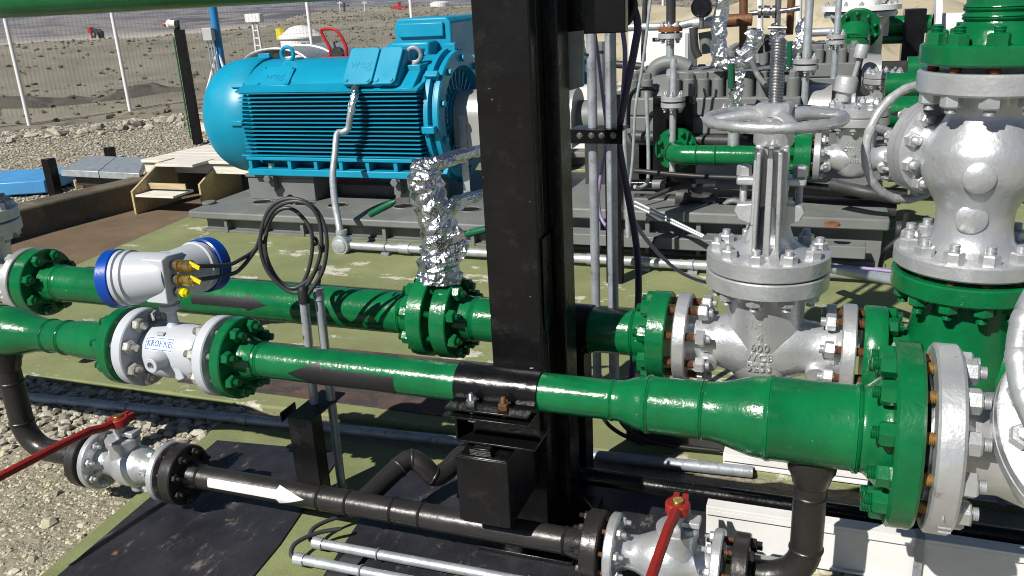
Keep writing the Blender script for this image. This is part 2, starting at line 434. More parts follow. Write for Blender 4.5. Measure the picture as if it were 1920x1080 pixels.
WL = {}
def wloc(o): return WL.get(o.name, Vector((0, 0, 0)))
def mesh_from(mb, name, mats, org=Vector((0, 0, 0)), smooth=35, fix=True):
    me = bpy.data.meshes.new(name)
    o = Vector(org)
    me.from_pydata([(x - o.x, y - o.y, z - o.z) for x, y, z in mb.v], [], mb.f)
    for m in mats: me.materials.append(m)
    if len(mats) > 1: me.polygons.foreach_set('material_index', mb.m)
    if fix:
        bm = bmesh.new(); bm.from_mesh(me); bmesh.ops.recalc_face_normals(bm, faces=bm.faces); bm.to_mesh(me); bm.free()
    if smooth:
        me.polygons.foreach_set('use_smooth', [True] * len(me.polygons))
        me.set_sharp_from_angle(angle=math.radians(smooth))
    me.update()
    return me
def mlist(mat):
    if isinstance(mat, (list, tuple)): return [M[x] for x in mat]
    return [M[mat]]
def link(o, parent=None):
    COL.objects.link(o)
    if parent is not None: o.parent = parent
    return o
def thing(name, label, cat, loc, group=None):
    o = bpy.data.objects.new(name, None); o.location = loc; o.empty_display_size = 0.1
    link(o); WL[o.name] = Vector(loc)
    o['label'] = label; o['category'] = cat
    if group: o['group'] = group
    return o
def part(mb, name, mat, parent, smooth=35, bevel=0.0, label=None):
    org = wloc(parent)
    o = bpy.data.objects.new(name, mesh_from(mb, name, mlist(mat), org, smooth))
    link(o, parent); WL[o.name] = org.copy()
    if bevel: add_bevel(o, bevel)
    if label: o['label'] = label
    return o
def solo(mb, name, mat, label, cat, loc, group=None, smooth=35, bevel=0.0, kind=None):
    o = bpy.data.objects.new(name, mesh_from(mb, name, mlist(mat), loc, smooth)); o.location = loc
    link(o); WL[o.name] = Vector(loc)
    if kind: o['kind'] = kind
    if label: o['label'] = label
    if cat: o['category'] = cat
    if group: o['group'] = group
    if bevel: add_bevel(o, bevel)
    return o
def add_bevel(o, w, seg=2):
    b = o.modifiers.new('bevel', 'BEVEL'); b.width = w; b.segments = seg; b.limit_method = 'ANGLE'; b.angle_limit = math.radians(40)
    b.harden_normals = False
def structure(mb, name, mat, loc=(0, 0, 0), smooth=35, bevel=0.0, label=None):
    o = solo(mb, name, mat, label, None, loc, None, smooth, bevel, 'structure'); return o
def inst(me, name, parent, Mw):
    o = bpy.data.objects.new(name, me); link(o, parent)
    o.matrix_local = Matrix.Translation(-wloc(parent)) @ Mw
    WL[o.name] = wloc(parent) + o.location
    return o
def orient(loc, ax, spin=0.0, s=1.0):
    u, v, a = frame(ax); R = Matrix((u, v, a)).transposed().to_4x4()
    return Matrix.Translation(Vector(loc)) @ R @ Matrix.Rotation(spin, 4, 'Z') @ Matrix.Scale(s, 4)

CACHE = {}
def nut_mesh(af, h, mat):
    """hex nut, across-flats af, on local z 0..h, top chamfered"""
    k = ('nut', round(af, 4), round(h, 4), mat)
    if k not in CACHE:
        mb = MB(); R = af / math.sqrt(3)
        mb.lathe((0, 0, 0), ZA, [(0, 0), (0, R), (h * 0.86, R), (h, R * 0.86), (h, 0)], 6)
        me = mesh_from(mb, 'nut', mlist(mat), smooth=20); CACHE[k] = me
    return CACHE[k]
def stud_mesh(r, l, mat, pitch=0.0035):
    k = ('stud', round(r, 4), round(l, 4), mat)
    if k not in CACHE:
        n = max(3, min(40, int(l / pitch))); pr = [(0, 0), (0, r * .8)]
        for i in range(n):
            pr += [(l * (i + .3) / n, r), (l * (i + .8) / n, r * .86)]
        pr += [(l, r * .8), (l, 0)]
        mb = MB(); mb.lathe((0, 0, 0), ZA, pr, 10)
        CACHE[k] = mesh_from(mb, 'stud', mlist(mat), smooth=50)
    return CACHE[k]

def bolt_ring(c, ax, rb, n, t0, t1, af, parent0, mat0, parent1, mat1, stud_par=None, stud_mat='rust_bolt', ext=0.018, phase=0.5, nh=None):
    """ring of studs round axis ax at c: nuts at t0 (pointing -ax) and t1 (pointing +ax)"""
    u, v, a = frame(ax); c = Vector(c); nh = nh or af * 0.62
    for k in range(n):
        q = 2 * math.pi * (k + phase) / n
        p = c + u * (rb * math.cos(q)) + v * (rb * math.sin(q))
        sp = random.uniform(0, 1.0)
        e0 = ext * random.uniform(.7, 1.25); e1 = ext * random.uniform(.7, 1.25)
        if parent0 is not None: inst(nut_mesh(af, nh, mat0), 'nut', parent0, orient(p + a * t0, -a, sp))
        if parent1 is not None: inst(nut_mesh(af, nh, mat1), 'nut', parent1, orient(p + a * t1, a, sp + .3))
        L0 = t1 - t0 + 2 * nh
        # thread ends in the paint of their own side, bare shank between the flanges
        if parent0 is not None: inst(stud_mesh(af * .31, nh + .022, mat0 if mat0 != 'steel_nut' else 'steel_nut'), 'thread_end', parent0, orient(p + a * (t0 - nh - .012 - e0 * .3), a))
        if parent1 is not None: inst(stud_mesh(af * .31, nh + .022, mat1), 'thread_end', parent1, orient(p + a * (t1 + nh + .012 + e1 * .3), -a))
        sp_ = stud_par or parent1 or parent0
        inst(stud_mesh(af * .30, round(t1 - t0, 3), stud_mat), 'stud', sp_, orient(p + a * t0, a))

def wn_flange(mb, c, ax, R, T, pr, hub=0.05, hr=None, n=56, face=0.004, bore=True):
    """weld-neck flange: mating face at c, body and hub going along +ax"""
    hr = hr or pr * 1.28; ch = 0.004
    rf = R * 0.62
    mb.lathe(c, ax, [(0.0, 0.0), (0.0, rf), (face, rf), (face, R - ch), (face + ch, R), (T - ch, R), (T, R - ch), (T, hr), (T + hub * .45, hr * .93), (T + hub, pr * 1.02), (T + hub, 0)], n)
    return T + hub
def weld_prof(t, r, w=0.007, h=0.0028):
    h *= 1.35
    return [(t - w, r), (t - w * .6, r + h * .8), (t - w * .2, r + h), (t, r + h * .45), (t + w * .25, r + h), (t + w * .6, r + h * .8), (t + w, r)]
def smoothstep(a, b, n=9):
    (t0, r0), (t1, r1) = a, b
    out = []
    for i in range(n + 1):
        s = i / n; out.append((t0 + (t1 - t0) * s, r0 + (r1 - r0) * (s * s * (3 - 2 * s))))
    return out
def arc3(c, e0, e1, r, n=8, a0=0, a1=math.pi / 2):
    c = Vector(c); return [c + Vector(e0) * (r * math.cos(a0 + (a1 - a0) * i / n)) + Vector(e1) * (r * math.sin(a0 + (a1 - a0) * i / n)) for i in range(n + 1)]
def bez(p0, p1, p2, p3, n=14):
    p0, p1, p2, p3 = map(Vector, (p0, p1, p2, p3)); o = []
    for i in range(n + 1):
        t = i / n; s = 1 - t
        o.append(p0 * s**3 + p1 * (3 * s * s * t) + p2 * (3 * s * t * t) + p3 * t**3)
    return o
def spline(pts, n=8):
    pts = [Vector(p) for p in pts]; P = [pts[0] * 2 - pts[1]] + pts + [pts[-1] * 2 - pts[-2]]; o = []
    for i in range(1, len(P) - 2):
        a, b, c, d = P[i - 1:i + 3]
        for k in range(n):
            t = k / n
            o.append(0.5 * ((2 * b) + (c - a) * t + (2 * a - 5 * b + 4 * c - d) * t * t + (3 * b - a - 3 * c + d) * t**3))
    o.append(pts[-1]); return o

def text_geo(s, size, depth, space=1.0, bold=0.0):
    cu = bpy.data.curves.new('lettering', 'FONT'); cu.body = s; cu.size = size; cu.extrude = depth / 2; cu.offset = bold
    cu.align_x = 'CENTER'; cu.align_y = 'CENTER'; cu.space_character = space; cu.resolution_u = 2
    o = bpy.data.objects.new('lettering', cu); COL.objects.link(o)
    dg = bpy.context.evaluated_depsgraph_get(); me = bpy.data.meshes.new_from_object(o.evaluated_get(dg))
    vs = [v.co.copy() for v in me.vertices]; fs = [tuple(p.vertices) for p in me.polygons]
    bpy.data.objects.remove(o); bpy.data.curves.remove(cu); bpy.data.meshes.remove(me)
    return vs, fs
def text_on(mb, s, size, depth, o, u, v, bend_r=None, space=1.0, bold=0.0):
    """lettering on the plane (o,u,v); bend_r wraps it round the axis parallel to v (vertical) if given"""
    vs, fs = text_geo(s, size, depth, space, bold); u = Vector(u).normalized(); v = Vector(v).normalized(); w = u.cross(v)
    out = []
    for p in vs:
        if bend_r:
            a = p.x / bend_r; rr = bend_r + p.z
            out.append(Vector(o) + u * (rr * math.sin(a)) + w * (rr * math.cos(a) - bend_r) + v * p.y)
        else: out.append(Vector(o) + u * p.x + v * p.y + w * p.z)
    mb.add(out, fs); return mb
def wrap_patch(mb, poly_fn, x0, x1, Yc, zc, r, nx=40, nq=14):
    """thin patch on a pipe along X: poly_fn(s) gives angular limits (a_lo, a_hi) at x fraction s; angle 0 faces -Y, +90 up"""
    vs = []; fs = []
    for i in range(nx + 1):
        s = i / nx; lo, hi = poly_fn(s); x = x0 + (x1 - x0) * s
        for j in range(nq + 1):
            a = lo + (hi - lo) * j / nq
            vs.append((x, Yc - r * math.cos(a), zc + r * math.sin(a)))
    for i in range(nx):
        for j in range(nq):
            k = i * (nq + 1) + j
            fs.append((k, k + nq + 1, k + nq + 2, k + 1))
    mb.add(vs, fs)

# base stone: 12-vertex lump
_t = (1 + 5 ** .5) / 2
ICO_V = np.array([(-1, _t, 0), (1, _t, 0), (-1, -_t, 0), (1, -_t, 0), (0, -1, _t), (0, 1, _t), (0, -1, -_t), (0, 1, -_t), (_t, 0, -1), (_t, 0, 1), (-_t, 0, -1), (-_t, 0, 1)], float) / math.sqrt(1 + _t * _t)
ICO_F = np.array([(0, 11, 5), (0, 5, 1), (0, 1, 7), (0, 7, 10), (0, 10, 11), (1, 5, 9), (5, 11, 4), (11, 10, 2), (10, 7, 6), (7, 1, 8), (3, 9, 4), (3, 4, 2), (3, 2, 6), (3, 6, 8), (3, 8, 9), (4, 9, 5), (2, 4, 11), (6, 2, 10), (8, 6, 7), (9, 8, 1)])
def scatter(name, pos, size, mat, flat=0.6, lump=0.28, sink=0.25, kind='stuff', label=None, cat=None):
    n = len(pos); V = np.repeat(ICO_V[None], n, 0) * (1 + rng.uniform(-lump, lump, (n, 12, 1)))
    sc = np.stack([size * rng.uniform(.75, 1.35, n), size * rng.uniform(.75, 1.35, n), size * rng.uniform(.55, 1.1, n) * flat / .8], -1)
    V = V * sc[:, None, :]; a = rng.uniform(0, 6.28, n); ca, sa = np.cos(a)[:, None], np.sin(a)[:, None]
    x = V[..., 0] * ca - V[..., 1] * sa; y = V[..., 0] * sa + V[..., 1] * ca
    V = np.stack([x, y, V[..., 2]], -1) + pos[:, None, :]; V[..., 2] += (sc[:, 2] * (1 - 2 * sink))[:, None]
    F = (ICO_F[None] + (np.arange(n) * 12)[:, None, None]).reshape(-1, 3)
    me = bpy.data.meshes.new(name); me.vertices.add(n * 12); me.vertices.foreach_set('co', V.reshape(-1).astype(np.float32))
    me.loops.add(len(F) * 3); me.loops.foreach_set('vertex_index', F.reshape(-1).astype(np.int32))
    me.polygons.add(len(F)); me.polygons.foreach_set('loop_start', np.arange(0, len(F) * 3, 3, dtype=np.int32))
    me.update(calc_edges=True)
    at = me.attributes.new('tone', 'FLOAT', 'POINT'); at.data.foreach_set('value', np.repeat(rng.uniform(0, 1, n), 12).astype(np.float32))
    me.materials.append(M[mat]); me.polygons.foreach_set('use_smooth', [False] * len(F))
    o = bpy.data.objects.new(name, me); link(o); o['kind'] = kind
    if label: o['label'] = label
    if cat: o['category'] = cat
    return o
# ------------------------------------------------------------------ setting
def sstep(a, b, x):
    t = np.clip((x - a) / (b - a), 0, 1); return t * t * (3 - 2 * t)
def wob(x, y, f, ph=0.0):
    return (np.sin(x * f + 1.3 + ph) * np.cos(y * f * 1.17 + .4 + ph) + .5 * np.sin(x * f * 2.3 + y * f * 1.9 + 2 * ph) + .25 * np.sin(x * f * 4.9 - y * f * 4.1 + ph)) / 1.75
def terrain_h(x, y):
    r = np.hypot(x, y); q = x / np.maximum(np.abs(y), .01)
    s = np.where(y > 0, sstep(-1.02, -0.62, q), .5)            # 0 at the far left of the view, 1 to the right
    n1 = wob(x, y, .16); n2 = wob(x, y, .055, 1.0); n3 = wob(x, y, .55, 2.0)
    left = -.35 * sstep(15.5, 21, r) + (.72 + .18 * n2) * sstep(24, 50, r) + .12 * n1 * sstep(17, 25, r) - 17.5 * sstep(62, 190, r)
    right = -.15 * sstep(17, 22, r) + (.45 + .30 * n2) * sstep(20, 60, r) + .22 * n1 * sstep(17, 30, r) + (.25 + .5 * wob(x, y, .021)) * sstep(60, 130, r) - 16 * sstep(170, 420, r)
    h = left * (1 - s) + right * s + .05 * n3 * sstep(17, 20, r)
    m = wob(x, y, .0011, .6); m2 = wob(x, y, .0042, 2.1)
    mesa = np.tanh((m + .35 * m2 + .25) * 3.2) * 0.5 + 0.5
    h = h + sstep(1000, 1500, r) * (3 + 13 * mesa + 3 * m2) + sstep(2000, 2900, r) * (26 * np.clip(mesa, .2, 1)) + .5 * m2 * sstep(300, 900, r)
    return h
def make_terrain():
    na = 300
    radii = np.concatenate([[0.0], np.linspace(2, 16, 12), np.geomspace(16.8, 9000, 130)])
    A = np.linspace(0, 2 * np.pi, na, endpoint=False)
    R, T = np.meshgrid(radii[1:], A, indexing='ij')
    x = R * np.sin(T); y = R * np.cos(T); z = terrain_h(x, y)
    V = np.concatenate([[[0, 0, 0]], np.stack([x, y, z], -1).reshape(-1, 3)])
    F = []
    for k in range(na): F.append((0, 1 + k, 1 + (k + 1) % na))
    for i in range(len(radii) - 2):
        b0 = 1 + i * na; b1 = b0 + na
        for k in range(na):
            k2 = (k + 1) % na; F.append((b0 + k, b1 + k, b1 + k2, b0 + k2))
    me = bpy.data.meshes.new('ground'); me.from_pydata(V.tolist(), [], F); me.materials.append(M['ground_soil'])
    bm = bmesh.new(); bm.from_mesh(me); bmesh.ops.recalc_face_normals(bm, faces=bm.faces); bm.to_mesh(me); bm.free()
    if me.polygons[5].normal.z < 0: me.flip_normals()
    me.polygons.foreach_set('use_smooth', [True] * len(me.polygons))
    o = bpy.data.objects.new('ground', me); link(o); o['kind'] = 'structure'
make_terrain()

def slab(name, poly, z0, z1, mat, bevel=0.01, jag=0.0, seg=0.12):
    P = [Vector((a, b)) for a, b in poly]; Q = []
    for i, p in enumerate(P):
        q = P[(i + 1) % len(P)]; n = max(1, int((q - p).length / seg)) if jag else 1
        for k in range(n):
            v = p.lerp(q, k / n)
            if jag and k: v = v + Vector((random.uniform(-jag, jag), random.uniform(-jag, jag)))
            Q.append((v.x, v.y))
    mb = MB(); mb.prism(Q, (0, 0, z0), XA, YA, z1 - z0)
    return structure(mb, name, mat, smooth=20, bevel=bevel)
slab('concrete_pad', [(-5.30, 2.93), (4.6, 2.99), (4.6, 13.4), (-5.55, 13.4), (-5.44, 5.99), (-5.28, 4.65)], -.3, .028, 'olive_concrete', .012, .008)
slab('mud_strip', [(-6.5, 2.6), (-5.31, 2.6), (-5.31, 4.65), (-5.47, 6.0), (-5.58, 13.4), (-6.0, 13.4)], -.2, .012, 'mud', .0)
slab('front_slab', [(-2.385, 1.55), (-2.52, 2.773), (-.13, 2.79), (-.1, .6), (-2.2, .6)], -.3, .016, 'olive_clean', .008, .004)
slab('floor_plate', [(-2.27, 1.0), (-2.41, 2.62), (-1.82, 2.68), (-1.70, 2.05), (-1.60, 1.0)], .0165, .022, 'black_plate', 0)
slab('floor_plate', [(-1.36, 1.2), (-1.52, 2.40), (-1.50, 2.68), (-.30, 2.74), (-.28, 1.2)], .0165, .021, 'black_plate', 0)
slab('rust_floor_plate', [(-3.0, 3.06), (-3.05, 3.62), (-1.1, 3.66), (-1.05, 3.06)], .0285, .033, 'rust_floor', 0)
# concrete curb round the pump yard, on the left
mb = MB(); mb.prism([(-6.56, 4.2), (-6.47, 5.2), (-6.28, 6.35), (-5.6, 13.6), (-5.85, 13.66), (-6.55, 6.35), (-6.78, 5.2), (-6.9, 4.2)], (0, 0, -.1), XA, YA, .36)
solo(mb, 'concrete_curb', 'curb_concrete', 'low stained concrete curb running back past the plywood step', 'curb', (-6.5, 5.2, 0), bevel=.02)
mb = MB(); mb.prism([(-5.62, 13.42), (-5.7, 13.75), (4.8, 13.75), (4.8, 13.42)], (0, 0, -.1), XA, YA, .30)
structure(mb, 'yard_curb', 'curb_concrete', bevel=.02)

# loose gravel: near (bottom left and bottom right corners) and the yard in front of the fence
def pts_in(n, fn):
    out = []
    while len(out) < n:
        p = fn()
        if p is not None: out.append(p)
    return np.array(out)
def near_gravel():
    x = random.uniform(-4.7, -2.3); y = random.uniform(1.2, 2.93)
    e = -2.385 - (y - 1.55) * .11
    if x > e - .01: return None
    return (x, y, -.004)
P = pts_in(26000, near_gravel)
scatter('gravel', P, rng.uniform(.003, .0068, len(P)) * rng.choice([1, 1, 1, 1.5], len(P)), 'stones_near', label='pale sandy gravel in the bottom left corner', cat='gravel')
P = pts_in(160, near_gravel)
scatter('pebbles', P, rng.uniform(.011, .024, len(P)), 'stones_near', label='larger pebbles lying in the pale gravel', cat='pebbles')
def right_gravel():
    x = random.uniform(-.10, 1.3); y = random.uniform(1.5, 2.75)
    return (x, y, -.004)
P = pts_in(2600, right_gravel)
scatter('gravel', P, rng.uniform(.008, .022, len(P)), 'stones_near', label='coarse gravel under the drain elbow in the bottom right', cat='gravel')
def edge_gravel():
    x = random.uniform(-4.6, -2.45); y = random.uniform(2.35, 2.93)
    return (x, y, .0) if x < -2.5 else None
P = pts_in(900, edge_gravel)
scatter('pebbles', P, rng.uniform(.010, .028, len(P)), 'stones_far', label='darker pebbles along the edge of the concrete', cat='pebbles')  # darker, greyer stone tones than the sandy gravel
def yard():
    a = random.uniform(-1.3, -.15); r = math.sqrt(random.uniform(7.5 ** 2, 17.0 ** 2))
    x = r * math.sin(a); y = r * math.cos(a)
    if x > -6.9 and y < 13.8: return None
    if abs(r - 11.6 + .9 * (a + .9)) < .38 and random.random() < .85: return None
    return (x, y, 0.0)
P = pts_in(34000, yard)
scatter('gravel', P, rng.uniform(.008, .022, len(P)), 'stones_far', label='grey gravel yard between the curb and the fence', cat='gravel')
def rocks():
    a = random.uniform(-1.15, -.2); r = random.uniform(15.2, 17.6)
    x = r * math.sin(a); y = r * math.cos(a); return (x, y, float(terrain_h(np.array(x), np.array(y))))
P = pts_in(700, rocks)
scatter('stones', P, rng.uniform(.025, .10, len(P)), 'stones_far', label='pale stones strewn along the foot of the fence', cat='stones')
def scrub_p():
    a = random.uniform(-1.1, .25); r = 20 + 150 * random.random() ** 1.6
    if a < -.55 and random.random() < .6: return None
    x = r * math.sin(a); y = r * math.cos(a); return (x, y, float(terrain_h(np.array(x), np.array(y))))
P = pts_in(6000, scrub_p)
scatter('scrub', P, rng.uniform(.02, .065, len(P)) * (1 + np.hypot(P[:, 0], P[:, 1]) / 70), 'scrub_leaf', flat=.6, lump=.5, label='low dark scrub dotted over the dry slope', cat='scrub')
# dark spoil heaps beyond the fence
def heap(cx, cy, rx, ry, h, name='spoil_heap', mat='spoil', label=None):
    mb = MB(); n = 26; m = 9; vs = []; fs = []
    z0 = float(terrain_h(np.array(cx), np.array(cy))) - .1
    for i in range(m + 1):
        t = i / m
        for k in range(n):
            q = 2 * math.pi * k / n; w = 1 + .30 * math.sin(3 * q + cx) + .18 * math.sin(7 * q + cy)
            j = random.uniform(-.16, .16) * h + .18 * h * math.sin(2.5 * q + 4 * t + cx)
            vs.append((cx + rx * (1 - t) * w * math.cos(q), cy + ry * (1 - t) * w * math.sin(q), z0 + h * (t * t * (3 - 2 * t)) + j))
    for i in range(m):
        for k in range(n): fs.append((i * n + k, i * n + (k + 1) % n, (i + 1) * n + (k + 1) % n, (i + 1) * n + k))
    mb.add(vs, fs); return solo(mb, name, mat, label, 'spoil heap', (cx, cy, z0), smooth=60)
for px, py, rx, ry, h, lb in [(285, 168, 2.2, 1.3, .30, 'dark spoil heap just right of the second fence post'), (140, 180, 2.6, 1.2, .22, 'dark flat spoil heap between the first two fence posts'),
                              (10, 187, 2.3, 1.2, .26, 'dark spoil heap behind the leftmost fence post')]:
    p = on_z(px, py, -.2); heap(p.x, p.y, rx, ry, h, label=lb)
# bright sandy bank behind the pumps on the right
def bank():
    nx, ny = 90, 30; vs = []; fs = []
    for j in range(ny + 1):
        for i in range(nx + 1):
            x = -9 + 26 * i / nx; y0 = 17.0 + .10 * x; t = j / ny
            y = y0 + 9 * t
            h = 1.55 * (1 / (1 + math.exp(-(t - .32) * 11))) + .16 * math.sin(x * .9 + 2) + .10 * math.sin(x * 2.3 + y) + .07 * math.sin(x * 5.1 - y * 3) * (1 - t) + random.uniform(-.035, .035)
            e = min(1, (i / nx) / .10, (1 - i / nx) / .05)
            vs.append((x, y, (h - .2) * e - .35 * (1 - e) - (.6 if j == ny else 0) - (.3 if j == 0 else 0)))
    for j in range(ny):
        for i in range(nx):
            k = j * (nx + 1) + i; fs.append((k, k + 1, k + nx + 2, k + nx + 1))
    mb = MB(); mb.add(vs, fs); structure(mb, 'sandy_bank', 'bank_sand', smooth=70)
bank()
# ------------------------------------------------------------------ front process lines
AY, AZ, AR = 2.14, 0.68, 0.0575          # line A (front)
BY, BZ, BR = 2.71, 0.655, 0.080          # line B (behind)
LY, LZ, LR = 2.14, 0.178, 0.0425         # black bypass line below A
FA = AY - .137
def XA_(px, py, Y): return on_y(px, py, Y).x

# ---- line A: green spool with the left reducer
xa0 = XA_(173, 647, FA); xa1 = XA_(193, 647, FA)          # left green flange
xb0 = XA_(201, 647, FA); xb1 = XA_(219, 647, FA)          # meter flange, left
xc0 = XA_(351, 655, FA); xc1 = XA_(370, 657, FA)          # meter flange, right
xd0 = XA_(382, 660, FA); xd1 = XA_(403, 662, FA)          # green flange, right
def pipe_spool(prof, Y, Z, name, mat, parent, n=56):
    mb = MB(); mb.lathe((0, Y, Z), XA, prof, n); return part(mb, name, mat, parent, smooth=40)
t = thing('pipe_spool', 'green pipe spool with bulging reducer at the left edge, left of flow meter', 'pipe', (-3.2, AY, 0))
RL = .093
pr = [(-4.2, 0), (-4.2, RL), (-2.95, RL)] + weld_prof(-2.90, RL, .008, .003) + smoothstep((-2.86, RL), (-2.665, AR + .004), 10)
pr += weld_prof(-2.64, AR + .003) + [(-2.60, AR + .002)] + weld_prof(-2.565, AR + .003, .009, .0035) + [(-2.50, AR + .01), (xa0, AR + .016), (xa0, 0)]
pipe_spool(pr, AY, AZ, 'pipe', 'green', t)
mb = MB(); wn_flange(mb, (xa1, AY, AZ), -XA, .137, xa1 - xa0, AR + .004, .055); fl_AL = part(mb, 'flange', 'green', t)
spoolL = t
# ---- electromagnetic flow meter
t = thing('flow_meter', 'pale grey flow meter with blue capped display housing on the green line', 'flow meter', ((xb0 + xc1) / 2, AY, AZ - .137))
meter = t
mb = MB()
mb.lathe((xb0, AY, AZ), XA, [(0, 0), (0, .137 - .004), (.004, .137), (xb1 - xb0 - .004, .137), (xb1 - xb0, .133), (xb1 - xb0, 0)], 64)
part(mb, 'flange', 'meter_grey', t)
mb = MB(); mb.lathe((xc0, AY, AZ), XA, [(0, 0), (0, .133), (.004, .137), (xc1 - xc0 - .004, .137), (xc1 - xc0, .133), (xc1 - xc0, 0)], 64)
part(mb, 'flange', 'meter_grey', t)
mb = MB(); m0 = xb1 + .052; m1 = xc0 - .038
mb.lathe((0, AY, AZ), XA, [(xb1 - .001, 0), (xb1, .062), (m0 - .004, .062), (m0 - .004, .082), (m0, .092), (m0 + .012, .097), (m1 - .012, .097), (m1, .092), (m1 + .004, .082), (m1 + .004, .062), (xc0, .062), (xc0, 0)], 64)
part(mb, 'body', 'meter_grey', t)
lab_c = on_y(297, 645, AY - .097)
lr = .0976
def ray_xcyl(px, py, Yc, Zc, r):
    d = ray(px, py); a = d.y ** 2 + d.z ** 2; b = 2 * (-Yc * d.y + (CAM_H - Zc) * d.z); c = Yc ** 2 + (CAM_H - Zc) ** 2 - r * r
    return CAMV + d * ((-b - math.sqrt(b * b - 4 * a * c)) / (2 * a))
lp_ = ray_xcyl(298, 645, AY, AZ, lr); lx = lp_.x; la = math.atan2(lp_.z - AZ, AY - lp_.y)
def lbl(mb, x0, x1, s0, s1, r): wrap_patch(mb, lambda s: (la + s0 / lr, la + s1 / lr), x0, x1, AY, AZ, r, 8, 6)
mb = MB(); lbl(mb, lx - .058, lx + .058, -.0235, .0235, lr); lb_ = part(mb, 'name_label', 'label_white', t, smooth=60)
mb = MB()
for x0_, x1_, s0_, s1_ in ((-.055, .055, .0185, .0210), (-.055, .055, -.0210, -.0185), (-.055, -.0525, -.0210, .0210), (.0525, .055, -.0210, .0210)): lbl(mb, lx + x0_, lx + x1_, s0_, s1_, lr + .0005)
tv, tf = text_geo('KROHNE', .030, .0004, 1.06, .0007); tw = max(abs(v.x) for v in tv); kx = .049 / tw
mb.add([(lx + v.x * kx, AY - (lr + .0007 + v.z) * math.cos(la + v.y / lr), AZ + (lr + .0007 + v.z) * math.sin(la + v.y / lr)) for v in tv], tf)
part(mb, 'lettering', 'label_blue', lb_, smooth=0)
sp = on_y(283, 682, AY - .13)
mb = MB(); mb.lathe((sp.x + .012, AY - .05, sp.z), -YA, [(0, .033), (.055, .033), (.072, .026), (.094, .026), (.096, .024), (.096, .013), (.088, .012), (.088, 0)], 32)
spg = part(mb, 'electrode_boss', 'meter_grey', t)
mb = MB(); mb.lathe((sp.x + .012, AY - .139, sp.z), -YA, [(0, 0), (0, .009), (.004, .009), (.004, .0055), (.001, .005), (.001, 0)], 6); part(mb, 'plug', 'steel', spg)
mb = MB(); mb.prism([(-.02, 0), (.055, 0), (.075, -.05), (.05, -.062), (-.01, -.03)], (sp.x + .02, AY - .075, sp.z - .01), XA, ZA, .02); part(mb, 'foot_web', 'meter_grey', t, bevel=.004)
nk = on_y(322, 590, AY)
mb = MB(); mb.lathe((nk.x, AY, AZ + .085), ZA, [(0, .03), (.012, .022), (.03, .017), (.06, .017), (.068, .036), (.085, .036), (.092, .03), (.12, .03), (.12, 0)], 28); part(mb, 'neck', 'meter_grey', t)
mb = MB(); mb.box((nk.x - .008, AY - .055, AZ + .083), (.03, .016, .008)); part(mb, 'tag_pad', 'meter_grey', t, bevel=.001)
# converter housing: a conical barrel to the left, a second one to the back right
HZ = 1.03
h0 = on_y(240, 512, 2.12); hz = h0.z
ax1 = Vector((-.90, -.20, -.06)).normalized()             # towards the left cap
c1 = on_y(318, 515, 2.10)
mb = MB(); mb.lathe(c1 + ax1 * .0, ax1, [(-.012, 0), (-.012, .070), (0, .074), (.12, .084), (.125, .091), (.137, .091), (.139, .086), (.149, .086), (.151, .093), (.163, .093), (.163, 0)], 56, sy=1.0)
hs = part(mb, 'display_housing', 'meter_grey', t)
mb = MB(); mb.lathe(c1 + ax1 * .163, ax1, [(0, .0925), (.0, .093), (.004, .097), (.040, .097), (.045, .093), (.047, .085), (.047, 0)], 56); part(mb, 'blue_cap', 'meter_blue', t)
c2 = c1 + Vector((-.012, .04, -.005)); ax2 = (on_y(384, 497, 2.27) - c2).normalized()
mb = MB(); mb.lathe(c2, ax2, [(-.05, 0), (-.05, .068), (.02, .076), (.08, .083), (.085, .088), (.10, .088), (.102, .084), (.115, .084), (.115, 0)], 56); part(mb, 'terminal_housing', 'meter_grey', t)
mb = MB(); mb.lathe(c2 + ax2 * .115, ax2, [(0, .088), (.004, .094), (.045, .094), (.05, .088), (.05, 0)], 56); part(mb, 'blue_cap', 'meter_blue', t)
# gland plate on the right of the housing
gp = c1 - ax1 * .012
gx = gp.x + .004
mb = MB()
ring0 = [(0, .066), (0, -.066)]
vs = []; a0 = [c1 + ax1 * .05 + Vector((0, 0, 0))]
mb.prism([(-.066, -.080), (.045, -.080), (.045, .064), (-.03, .074), (-.058, .066)], (gx - .07, gp.y, gp.z), YA, ZA, .085)
part(mb, 'gland_plate', 'meter_grey', t, bevel=.004)
gland_out = []
for dz, kind in ((.036, 'g'), (-.010, 'g'), (-.052, 'p')):
    g = Vector((gx + .012, gp.y - .012 + (.0 if dz > 0 else -.006), gp.z + dz))
    e = Vector((.93, -.10, .06 if kind == 'g' else 0)).normalized()
    mb = MB(); mb.lathe(g, e, [(0, 0), (0, .017), (.008, .017), (.008, .014), (.016, .014), (.016, .018), (.028, .018), (.028, .013), (.030, 0)], 12); gl = part(mb, 'cable_gland', 'steel', t, smooth=25)
    mb = MB()
    if kind == 'g':
        mb.lathe(g + e * .028, e, [(0, 0), (0, .021), (.010, .021), (.010, .017), (.03, .018), (.03, .016), (.034, .016), (.034, .0195), (.058, .0195), (.060, .017), (.068, .013), (.068, 0)], 12)
        part(mb, 'gland_nut', 'brass', gl, smooth=25); gland_out.append((g + e * .09, e))
        mb = MB(); q = g + e * .105; 
        mb.box(q + Vector((0, -.006, .004)), (.040, .004, .014), Matrix.Rotation(.4, 3, 'Y')); part(mb, 'cable_tag', 'yellow', gl)
    else:
        mb.lathe(g + e * .028, e, [(0, 0), (0, .013), (.008, .016), (.018, .016), (.022, .010), (.026, .008), (.026, 0)], 10); part(mb, 'dust_cap', 'cap_yellow', gl, smooth=30)
